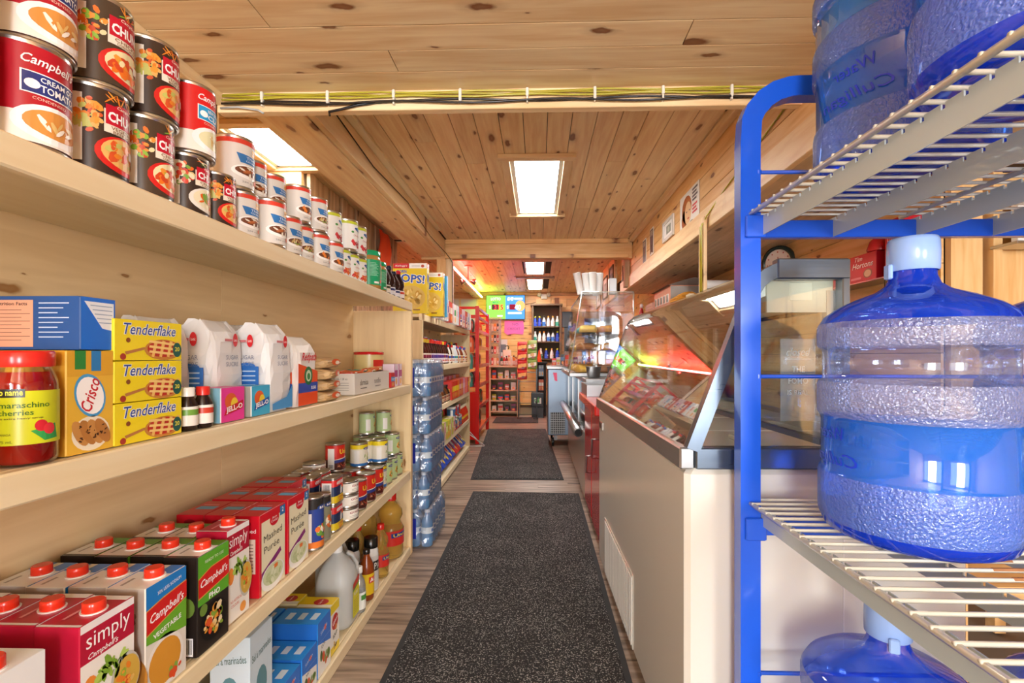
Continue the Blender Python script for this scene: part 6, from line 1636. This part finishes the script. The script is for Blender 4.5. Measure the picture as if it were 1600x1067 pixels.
t = thing('black_crate', 'black plastic crate with green print on the floor by the counter', 'crate', (-.01, 8.33, 0))
b = B(); b.box(-.11, .11, -.10, .10, .18, .43, M_PLAST, '161616', .01); b.build('crate_body', t)
b = B(); b.box(-.10, .10, -.09, .09, 0, .18, M_PLAST, '202020'); b.build('crate_base', t)
b = B(); F = Flat((0, -.101, .30), (1, 0, 0), (0, 0, 1), (0, -1, 0)); b.rect(F, -.06, -.06, .06, .04, 'd8e0d4', 1); b.food(F, 0, .0, .06, .05, ['3a8a2a', '5aaa3a', '1a1a1a'], 12, 2, 3, .3); b.build('print', t)
# far left fixture + neon
t = thing('pendant_fixture', 'small metal ceiling fixture over the red rack', 'ceiling light', (-1.02, 7.0, ZC - .001))
b = B(); b.lathe([(.0, -.20), (.008, -.2), (.008, 0)], M_METAL, 'b0a898', 10, caps=False); b.build('stem', t)
for s_ in (-1, 1): b = B(); b.lathe([(.0, 0), (.05, .0), (.03, .06), (.0, .08)], M_METAL, 'c8c4bc', 14, caps=False); o = b.build('lamp_head', t); o.location = (s_ * .06, 0, -.25); o.rotation_euler = (0, s_ * .7, 0)
b = B(); b.lathe([(.06, -.012), (.06, 0)], M_METAL, 'a89878', 16); b.build('ceiling_rose', t)
M_NEON = emit('neon_red', (1.0, .07, .07), 62.0); M_NEONY = emit('neon_green', (.65, 1.0, .12), 50.0)
t = thing('neon_sign', 'red and green neon tubing along the ceiling beam in the far room', 'neon sign', (-1.13, 7.6, 2.24))
b = B(); b.tube([(0, -1.7, 0), (0, 1.2, 0)], .010, M_NEON, n=6); b.build('red_tube', t, 'glowing red tube')
b = B(); b.tube([(0, 1.3, 0), (0, 2.1, 0)], .010, M_NEONY, n=6); b.build('green_tube', t, 'glowing green tube')
b = B(); b.box(-.08, -.018, -1.7, 2.1, -.01, .01, M_PLAST, 'd8d0c0'); b.build('backing', t)
# ============================================================ RIGHT-HAND COUNTERS
t = thing('red_cabinet', 'glossy red cabinet with chrome handles between the freezer and the display', 'cabinet', (.33, 2.47, 0))
b = B(); b.box(0, .62, 0, .86, .06, .745, M_ENAM, 'c41a17', .004); b.build('cabinet_body', t)
b = B(); b.box(.04, .60, .02, .84, 0, .06, M_MATT, '3a1512'); b.build('plinth', t)
b = B(); b.box(-.045, .64, -.02, .92, .746, .80, M_ENAM, 'cf1d19', .006); b.build('worktop', t, 'red worktop with rounded edge')
for k in range(2):
    b = B(); b.box(-.012, -.0005, .02 + .42 * k, .42 + .42 * k, .08, .74, M_ENAM, 'c41a17', .003); d_ = b.build('door', t)
    y = .10 + .60 * k; z = .56 - .16 * k
    b = B(); b.tube([(-.012, y, z + .05), (-.045, y, z + .05), (-.045, y, z - .05), (-.012, y, z - .05)] if k == 0 else [(-.012, y - .25, z + .05), (-.04, y - .25, z + .05), (-.04, y - .25, z - .05), (-.012, y - .25, z - .05)], .0055, M_METAL, 'd8d8d8', 8); b.build('handle', d_, 'chrome bow handle')
stn = B(); stn.box(.05, .5, .0, .32, 0, .012, M_PLAST, 'ddd6c4', .004); o = stn.build('cutting_board'); o.location = (.36, 2.62, .801); tag(o, 'pale cutting board on the red worktop', 'board')
# display counter
t = thing('display_counter', 'long grey glass-fronted deli counter with a steel bumper rail', 'counter', (.335, 3.42, 0))
b = B(); b.box(0, .60, 0, 2.05, .02, .50, M_PLAST, 'a89f92', .004); b.build('base_panel', t)
b = B(); b.box(0.0, .60, 0, 2.05, .86, .89, M_STEEL, ch=.004); b.build('steel_top', t)
b = B(); b.box(.56, .60, 0, 2.05, .50, .86, M_PLAST, 'cfcabd'); b.build('back_panel', t)
for y in (0, .66, 1.34, 2.02): b = B(); b.box(0, .03, y, y + .03, .50, .86, M_STEEL); b.build('mullion', t)
for k in range(3): b = B(); b.box(.006, .010, .03 + .67 * k, .66 + .67 * k, .505, .855, M_GLASS); b.build('glass_panel', t)
b = B(); b.tube([(-.055, -.02, .515), (-.055, 2.08, .515)], .032, M_STEEL, n=16); b.build('bumper_rail', t, 'round steel bumper tube')
b = B(); b.lathe([(.024, 0), (.024, .004)], M_MATT, '181818', 14); o = b.build('tube_end', t); o.location = (-.055, -.0205, .515); o.rotation_euler = (PI / 2, 0, 0)
b = B(); b.box(-.055, .0, .2, .22, .50, .53, M_STEEL); b.build('bracket', t)
rg = random.Random(3)
for i in range(9):
    c_ = ['3a7a4a', 'e8e0d0', 'c8402c', '4a6a9a', 'd8a83a', 'e8e4dc', '8a4a2a', '3a8a6a', 'd8d4c8'][i]
    o = carton('chilled_tub', 'packet inside the glass-fronted counter, %s from the near end' % ORD[i], .10, .14, .20 + .1 * rg.random(), b_generic(c_, 'f0ece0', None, side=c_), 'packet', body=c_); o.location = (.50, 3.56 + i * .21, .501); o['group'] = 'packets inside the counter'
# steel trays
t = thing('steel_tray', 'wide shallow steel tray on the red worktop edge', 'tray', (.55, 3.00, .801))
b = B(); b.box(-.24, .24, -.0, .36, 0, .008, M_STEEL); 
for a in ((-.25, -.24, 0, .36), (.24, .25, 0, .36), (-.25, .25, -.01, 0), (-.25, .25, .36, .37)): b.box(*a, 0, .07, M_STEEL)
b.box(-.27, .27, -.03, .39, .068, .072, M_STEEL) if False else None
b.build('tray_body', t)
for i, (x, y, w) in enumerate(((.405, 3.55, .055), (.56, 3.53, .06), (.74, 3.55, .07))):
    b = B(); b.lathe([(.0, .004), (w * .8, .004), (w, .08), (w + .008, .082), (w + .008, .085), (w - .004, .083), (w * .78, .01), (0, .01)], M_STEEL, n=24, caps=False); o = b.build('steel_pan'); o.location = (x, y, .8905); tag(o, 'round steel pan on the deli counter, %s' % ('left', 'middle', 'right')[i], 'pan')
# acrylic pastry case
t = thing('pastry_case', 'tall clear acrylic pastry case with slanted front on the deli counter', 'display case', (.36, 3.75, .891))
def pane(pts, th, nm, ax='y', at=0):
    b = B(); b.prism(pts, ax, at, at + th, M_ACRYL); return b.build(nm, t)
H_ = .655
prof = [(-.12, .03), (-.02, H_), (.375, H_), (.375, .03)]
pane(prof, .006, 'end_pane', at=0); pane(prof, .006, 'end_pane', at=1.25)
b = B(); b.prism([(-.12, .03), (-.112, .03), (-.012, H_), (-.02, H_)], 'y', .007, 1.249, M_ACRYL); b.build('front_pane', t)
b = B(); b.box(-.012, .375, .007, 1.249, H_ - .006, H_, M_ACRYL); b.build('top_pane', t)
b = B(); b.box(-.12, .38, 0, 1.256, 0.0, .029, M_STEEL, ch=.004); b.build('base', t)
for k, z in enumerate((.20, .34, .50)): b = B(); b.box(-.10 + .015 * k + .025, .37, .01, 1.245, z, z + .006, M_ACRYL); b.build('shelf', t)
b = B()
for (a, c_) in (((-.12, -.001, .03), (-.02, -.001, H_)), ((-.02, -.001, H_), (.375, -.001, H_)), ((.375, -.001, .03), (.375, -.001, H_)), ((-.02, 0, H_), (-.02, 1.256, H_)), ((-.12, 0, .03), (-.12, 1.256, .03))): b.tube([a, c_], .006, M_CLEARP, n=6)
b.build('edge_strips', t, 'cloudy clear edge strips')
rg = random.Random(14)
pc = ['ecb84a', 'dca04e', 'c88a48', 'f0cc70', '6ab0b0', 'b07a50']
def p_none(b, F, S, w, d, h):
    b.ell(F, 0, h * .5, w * .3, h * .3, 'e8d8b8', 1, 8); b.ell(S, 0, h * .5, d * .3, h * .3, 'e8d8b8', 1, 8)
pst = [Stock(bag('pastry', '', .13, .13, .055, c_, p_none, 60 + i, 'pastry', M_CARD, .5, .012, True)) for i, c_ in enumerate(pc)]
for k, (z, nn) in enumerate(((.031, 6), (.207, 6), (.347, 5))):
    for i in range(nn):
        for j in range(2):
            pst[rg.randrange(6)].put((.37 + .16 * j + .012 * k, 3.87 + i * .195, .892 + z), rg.random() * 3, 'wrapped pastry, %s from the near end, %s shelf, %s side' % (ORD[i], ('bottom', 'second', 'third')[k], ('aisle', 'wall')[j]), 'wrapped pastries')
stand_card(.56, 5.02, 1.10, .16, .34, 'eef0f2', 'white price sheet behind the pastry case', 'price_sheet', 'sheet', 'b8c0c8')
stand_card(.74, 5.04, 1.02, .18, .44, 'e2e8ea', 'white menu sheet right of the price sheet', 'menu_sheet', 'sheet', 'a8b0b8')
# cups on the case
t = thing('cup_dispenser', 'bundle of white paper cup sleeves on top of the pastry case', 'cups', (.44, 3.88, 1.547))
for i, (x, y, rx, ry) in enumerate(((-.10, 0, .05, -.20), (-.045, .03, 0, -.10), (.0, 0, .02, -.03), (.05, .03, -.02, .03), (.03, .09, -.05, .1))):
    b = B(); b.lathe([(.026, 0), (.030, .17), (.032, .172), (.028, .165)], M_PAPER, 'f0f0ee', 16); o = b.build('cup_sleeve', t); o.location = (x, y, 0); o.rotation_euler = (rx, ry, 0)
b = B(); b.box(-.03, .03, -.03, .03, 0, .13, M_STEEL, ch=.004); o = b.build('straw_box'); o.location = (.60, 3.92, 1.547); tag(o, 'steel straw box beside the paper cups', 'box')
# steel appliance on casters
t = thing('steel_fridge', 'steel appliance on black casters at the far end of the right counter', 'appliance', (.11, 5.60, 0))
b = B(); b.box(0, .60, 0, .62, .135, .90, M_STEELD, ch=.008); b.build('cabinet_body', t)
b = B(); b.box(-.01, .62, -.01, .64, .901, .93, M_STEEL, ch=.004); b.build('top', t)
b = B(); b.box(.03, .20, -.004, -.0005, .15, .40, M_MATT, '3c3a38')
for i in range(9): b.box(.03, .20, -.006, -.004, .16 + i * .026, .166 + i * .026, M_METAL, '9a9a98'); 
for i in range(7): b.box(.035 + i * .025, .04 + i * .025, -.006, -.004, .15, .40, M_METAL, '9a9a98')
b.build('wire_grille', t, 'wire mesh grille near the floor')
for x, y in ((.06, .05), (.54, .05), (.06, .57), (.54, .57)):
    b = B(); b.lathe([(.03, -.014), (.052, -.012), (.052, .012), (.03, .014)], M_PLAST, '1a1a1a', 18); o = b.build('caster', t); o.location = (x, y, .053); o.rotation_euler = (0, PI / 2, 0)
    b = B(); b.box(-.02, .02, -.02, .02, -.03, .03, M_METAL, '777777'); o = b.build('caster_fork', t); o.location = (x + .03, y, .105)
b = B(); b.prism([(0, 0), (.02, -.09), (.05, -.10), (.045, 0)], 'y', 0, .012, M_PLAST, 'ef2a60'); o = b.build('glove'); o.location = (.17, 5.582, .86); tag(o, 'bright pink cloth hanging on the steel appliance', 'cloth')
t = thing('till_screen', 'black till screen facing away beyond the pastry case', 'screen', (.44, 7.6, .95))
b = B(); b.box(-.07, .10, 0, .04, .55, .80, M_PLAST, '1c1c20', .008); b.build('screen_case', t)
b = B(); b.box(-.03, .05, .01, .03, 0, .55, M_PLAST, '202024'); b.build('stalk', t)
b = B(); b.box(-.12, .14, -.1, .12, -.03, 0, M_PLAST, '202024', .005); b.build('foot', t)
t = cubby('sales_counter', 'plain brown sales counter beyond the steel appliance', .22, 1.1, 7.3, 8.1, 0, (.3,), .88, '8f7a62', cat='counter')
rg = random.Random(31)
for i in range(10):
    c_ = pal[i]; o = carton('counter_box', 'small box in front of the till, %s from the left' % ORD[i], .06, .06, .10 + .16 * rg.random(), b_generic(c_, pal[(i * 3 + 1) % 10], None), 'box', body=c_); o.location = (.24 + .065 * i, 7.36, .916); o.rotation_euler[2] = -PI / 2

# ============================================================ RIGHT WALL: PICTURES AND OTHER THINGS
def wall_pic(y0, y1, z0, z1, label, fn, name='picture', cat='picture', frame=None, x=1.048):
    t = thing(name, label, cat, (x, (y0 + y1) / 2, z0)); w = abs(y1 - y0); h = z1 - z0
    b = B(); b.box(-.004, 0, -w / 2, w / 2, 0, h, M_PAPER, 'efece6')
    b.build('sheet', t)
    F = Flat((-.004, 0, 0), (0, -1, 0), (0, 0, 1), (-1, 0, 0)); b = B(); fn(b, F, w, h); b.build('print', t)
    if frame:
        b = B()
        for s_ in (-1, 1):
            b.box(-.014, -.001, s_ * w / 2 - .012, s_ * w / 2 + .012, -.012, h + .012, M_PLAST, frame); b.box(-.014, -.001, -w / 2, w / 2, (h if s_ > 0 else 0) - .012, (h if s_ > 0 else 0) + .012, M_PLAST, frame)
        b.build('frame', t)
    return t
def f_poster(b, F, w, h):
    b.ell(F, -w * .12, h * .62, w * .26, h * .30, 'b5622e', 1, 18); b.ell(F, -w * .24, h * .42, w * .16, h * .22, 'a85526', 1, 12)
    b.ell(F, -w * .05, h * .52, w * .17, h * .25, 'f1c89a', 2, 18); b.ell(F, -w * .12, h * .56, w * .03, h * .015, '3a4a6a', 3); b.ell(F, w * .04, h * .56, w * .03, h * .015, '3a4a6a', 3)
    b.ell(F, -w * .03, h * .40, w * .05, h * .02, 'c8302c', 3); b.poly(F, [(-w * .3, .005), (w * .1, .005), (w * .02, h * .3), (-w * .2, h * .28)], 'e8e6e2', 2); b.ell(F, w * .14, h * .27, w * .10, h * .028, '3a3a42', 3)
    for i in range(4): b.rect(F, w * .18, h * (.90 - i * .075), w * (.44 - .05 * (i % 2)), h * (.945 - i * .075), '4a4a52', 2)
    for i in range(3): b.rect(F, w * .18, h * (.56 - i * .075), w * (.42 - .04 * (i % 2)), h * (.605 - i * .075), 'e0404a', 2)
wall_pic(3.17, 3.59, 1.885, 2.20, 'vintage style poster of a red-haired woman on the right bulkhead', f_poster, 'poster', 'poster')
def f_small(b, F, w, h): b.rect(F, -w * .42, h * .1, w * .42, h * .9, 'f4f2ee', 1); b.rect(F, -w * .22, h * .28, w * .24, h * .74, '8a9488', 2); b.ell(F, 0, h * .5, w * .1, h * .15, 'c8ccc0', 3)
wall_pic(3.76, 4.05, 2.00, 2.14, 'small white-framed print left of the poster', f_small, frame='efeee8')
def f_dark(b, F, w, h): b.rect(F, -w * .45, h * .05, w * .45, h * .95, '4a3440', 1); b.ell(F, 0, h * .55, w * .2, h * .2, '7a5a6a', 2); b.rect(F, -w * .3, h * .7, w * .3, h * .9, 'b8a8a0', 2); b.ell(F, 0, h * .06, w * .2, h * .04, 'e0dcd4', 2)
wall_pic(4.42, 4.55, 1.985, 2.23, 'narrow dark hanging picture, nearer of the two', f_dark); wall_pic(4.72, 4.86, 1.955, 2.20, 'narrow dark hanging picture, farther of the two', f_dark)
# far-room pictures on the side of the bulkhead
for i, (y0, y1, z0, z1) in enumerate(((5.72, 5.98, 1.95, 2.15), (6.4, 6.75, 1.95, 2.25), (6.95, 7.4, 1.9, 2.2), (7.7, 8.2, 1.85, 2.2))):
    if i: b = B(); b.box(.995, 1.03, y0 - .06, y1 + .06, 1.82, ZC - .002, M_PINE2); o = b.build('trim_20'); struct(o)
    wall_pic(y0, y1, z0, z1, 'framed picture in the far room on the right, %s from the front' % ORD[i], f_small if i != 1 else f_dark, frame='4a3428', x=1.048 if not i else .994)
# vertical post with yellow cables
t = thing('cable_post', 'pine upright with yellow cables running down it beside the bulkhead', 'post', (1.00, 2.98, 0))
o = board('post_board', -.0, .022, -.02, .07, .0, 1.90, M_PINE, 'z', t); o.location = (.012, .02, .95)
for k in range(3): b = B(); b.tube([(-.006, -.01 + .014 * k, .8), (-.006, -.01 + .014 * k, 1.84), (.02, -.03 + .01 * k, 1.90), (.044, -.25, 1.985), (.044, -.9, 2.10), (.044, -1.0, 2.115)], .004, M_PLAST, 'b5ac30', 6); b.build('yellow_cable', t)
# tall cupboard with the doll house
cubby('tall_cabinet', 'brown cupboard against the right wall behind the counters', 1.17, 1.72, 3.9, 5.9, 0, (.5, 1.0), 1.46, '8a6a48')
t = thing('doll_house', 'pinkish wooden model house with white windows on top of the cupboard', 'model house', (1.20, 4.42, 1.496))
b = B(); b.box(0, .42, 0, .62, 0, .20, M_MATT, 'd89a80', .003); b.build('house_body', t)
b = B(); b.prism([(-.03, .20), (.21, .27), (.45, .20)], 'y', -.01, .64, M_MATT, '6a5a50'); b.build('roof', t)
for i in range(5): b = B(); b.box(-.006, -.0005, .06 + i * .11, .12 + i * .11, .05, .13, M_PLAST, 'f0ece4'); w_ = b.build('window', t); b = B(); b.box(-.008, -.006, .068 + i * .11, .112 + i * .11, .058, .122, M_PLAST, '4a3a34'); b.build('window_pane', w_)
b = B(); b.box(0, .40, -.001, -.0005, 0.01, .19, M_MATT, 'a09890'); b.build('end_wall', t, 'grey end wall')
for i, (x, y, z, c_, l) in enumerate(((1.28, 4.22, 1.497, 'c88a2a', 'orange-brown cloth heap beside the model house'), (1.55, 4.14, 1.497, '5a4a3a', 'dark cloth heap behind the post'))):
    o = bag('cloth_heap', l, .22, .2, .10, c_, p_none, 80 + i, 'cloth', M_MATT, .6, .04); o.location = (x, y, z)
for i in range(2):
    b = B(); b.lathe([(.014, 0), (.034, 0), (.034, .24), (.014, .24)], M_PAPER, 'e8e6e2', 18); o = b.build('paper_roll'); o.location = (1.36 , 4.0 + .0 * i, 1.62 + i * .0 - .078 * i + .03 - .01); o.rotation_euler = (0, PI / 2, .1); tag(o, 'white paper roll on the cupboard, %s of two' % ('upper', 'lower')[i], 'roll')
for i in range(4):
    o = carton('flat_box', 'flat pinkish box in the pile beyond the model house, %s from the bottom' % ORD[i], .34, .30, .03, b_generic('d8a898', 'e8d8c8', None), 'box', body='c89a88'); o.location = (1.36, 5.30 + .01 * i, 1.497 + .031 * i)
t = thing('figurine', 'small red and white figurine at the end of the cupboard', 'figurine', (1.22, 5.75, 1.497))
b = B(); b.lathe([(.03, 0), (.035, .02), (.02, .10), (.012, .12)], M_PLAST, 'c02a2a', 14); b.build('figure_body', t)
b = B(); b.lathe([(0, .115), (.022, .13), (.024, .15), (.014, .17), (0, .175)], M_PLAST, 'f0e0d8', 14, caps=False); b.build('head', t)
# clock
t = thing('wall_clock', 'round black-rimmed clock leaning out near the right wall', 'clock', (1.70, 3.46, 1.70))
b = B(); b.lathe([(.10, -.02), (.125, -.02), (.13, 0), (.125, .022), (.105, .022), (.102, .012)], M_PLAST, '1d2a26', 36, caps=False); o = b.build('rim', t); o.rotation_euler = (0, -PI / 2 - .1, .5)
b = B(); b.lathe([(0, .008), (.104, .008)], M_PAPER, 'e8d8cc', 36, caps=False)
for i in range(12): a = i * PI / 6; b.box(.085 * math.cos(a) - .005, .085 * math.cos(a) + .005, .085 * math.sin(a) - .005, .085 * math.sin(a) + .005, .0083, .0088, M_PAPER, 'c06a5a')
b.box(-.003, .003, 0, .07, .0095, .010, M_PAPER, '9a3a2a'); b.box(0, .05, -.003, .003, .010, .0105, M_PAPER, '9a3a2a'); o = b.build('dial', t, 'pinkish dial'); o.rotation_euler = (0, -PI / 2 - .1, .5)
b = B(); b.box(-.03, .05, -.10, .10, -.14, -.125, M_PINE2); o = b.build('ledge', t)
b = B(); b.prism([(-.02, -.13), (.14, -.13), (.17, -.06), (.10, -.02), (.04, -.05), (-.02, -.09)], 'x', -.01, .02, M_MATT, '6a3a24'); o = b.build('carved_ornament'); o.location = (1.70, 3.62, 1.70); tag(o, 'brown carved ornament beside the clock', 'ornament')
# coffee shelf on the right wall
t = thing('wall_ledge', 'narrow grey ledge on the right wall carrying red boxes', 'shelf', (1.68, 2.48, 1.425))
b = B(); b.box(-.06, .068, -.30, .35, -.008, 0, M_METAL, 'a0a0a0', .002); b.build('board', t)
for y in (-.2, .17): b = B(); b.tube([(-.05, y, -.008), (-.05, y, -.05), (-.05, y + .04, -.05), (-.05, y + .04, -.008)], .003, M_METAL, '777777', 6); b.build('wire_bracket', t)
def b_coffee(b, F, S, T, w, d, h):
    b.rect(F, -w / 2, .001, w / 2, h, 'c8182a', 1); b.txt(F, 'Tim', -w * .15, h * .86, h * .16, 'ffffff', 2, w=w * .3, shear=.3, bold=.01); b.txt(F, 'Hortons', 0, h * .62, h * .2, 'ffffff', 2, w=w * .8, shear=.3, bold=.01)
    b.ell(F, w * .2, h * .28, w * .17, h * .17, '8a5a3a', 2); b.ell(F, w * .2, h * .28, w * .13, h * .13, 'd8b890', 3); b.rect(F, -w * .45, h * .12, -w * .05, h * .2, 'e88a90', 2)
    b.rect(S, -d / 2, .001, d / 2, h, 'b8162a', 1); b.rect(T, -w / 2, -d / 2, w / 2, d / 2, 'a81424', 1)
def b_red(b, F, S, T, w, d, h):
    b.rect(F, -w / 2, .001, w / 2, h, 'b8242a', 1); b.txt(F, 'RED', w * .2, h * .82, h * .14, 'ffffff', 2, w=w * .4, bold=.02); b.ell(F, -w * .1, h * .5, w * .12, h * .14, 'e8843a', 2); b.ell(F, w * .2, h * .45, w * .14, h * .16, 'e8d8d0', 2); b.rect(S, -d / 2, .001, d / 2, h, 'a81f26', 1); b.rect(T, -w / 2, -d / 2, w / 2, d / 2, 'a81f26', 1)
for i, (y, w, h, f_, l) in enumerate(((2.70, .085, .085, b_red, 'low dark red tea box on the wall ledge'), (2.50, .20, .14, b_coffee, 'red coffee box with white script on the wall ledge'), (2.28, .12, .26, b_coffee, 'tall red coffee bag box behind the jug cap'))):
    o = carton('coffee_box', l, w, .09, h, f_, 'box', body='b8162a'); o.location = (1.69, y, 1.426); o.rotation_euler[2] = PI
b = B(); b.lathe([(.05, 0), (.052, .01), (.04, .05), (.02, .07)], M_PLAST, 'c8242a', 12); o = b.build('red_bow'); o.location = (1.68, 2.43, 1.567); tag(o, 'red bow on top of the coffee box', 'bow')
# shelf on the partition at the right edge
t = thing('corner_shelf', 'thin metal shelf on the pine partition at the right edge', 'shelf', (2.15, 2.10, 1.50))
b = B(); b.box(-.24, .6, -.12, .0, 0, .012, M_METAL, 'b0aeaa', .002); b.build('board', t)
for i in range(6):
    c_ = ['efece6', '3a3a3c', 'd8d4cc', 'c8402c', 'efece6', '8a8a8a'][i]; o = carton('shelf_booklet', 'upright booklet on the thin metal shelf, %s from the left' % ORD[i], .03, .09, .22, b_generic(c_, 'e8e4dc', None), 'booklet', body=c_); o.location = (2.0 + i * .045, 2.04, 1.513)
# beyond the rack: a wooden crate on the floor, hanging orange vest
t = thing('wood_shelf', 'orange-stained wooden stand behind the jug rack', 'stand', (1.55, 1.75, 0))
for x in (-.2, .2):
    for y in (-.15, .15): b = B(); b.box(x - .02, x + .02, y - .02, y + .02, 0, .72, M_PINE2); b.build('leg', t)
for z in (.3, .72): b = B(); b.box(-.24, .24, -.19, .19, z, z + .025, M_PINE2); b.build('board', t)
b = B(); vs = []
for k in range(7):
    z = 2.30 - k * .06
    for i in range(7):
        vs.append((-1.56 + .012 * math.sin(i * 1.9 + k), 4.70 + i * .06 + .006 * math.sin(k), z))
fs = [(k * 7 + i, k * 7 + i + 1, k * 7 + 8 + i, k * 7 + 7 + i) for k in range(6) for i in range(6)]
b.add(vs, fs, M_MATT, 'f4561e', True); b.add([(x - .004, y, z) for x, y, z in vs], fs, M_MATT, 'f4561e', True); b.build('vest_cloth'); o = bpy.data.objects['vest_cloth']; o.name = 'safety_vest'; tag(o, 'bright orange safety vest hanging on the rough slab screen', 'vest')
# drop prototypes that were never placed
for o_ in [o for o in COL.objects if o.parent is None and o.get('category') and not o.get('label')]:
    for c_ in list(o_.children): bpy.data.objects.remove(c_)
    bpy.data.objects.remove(o_)
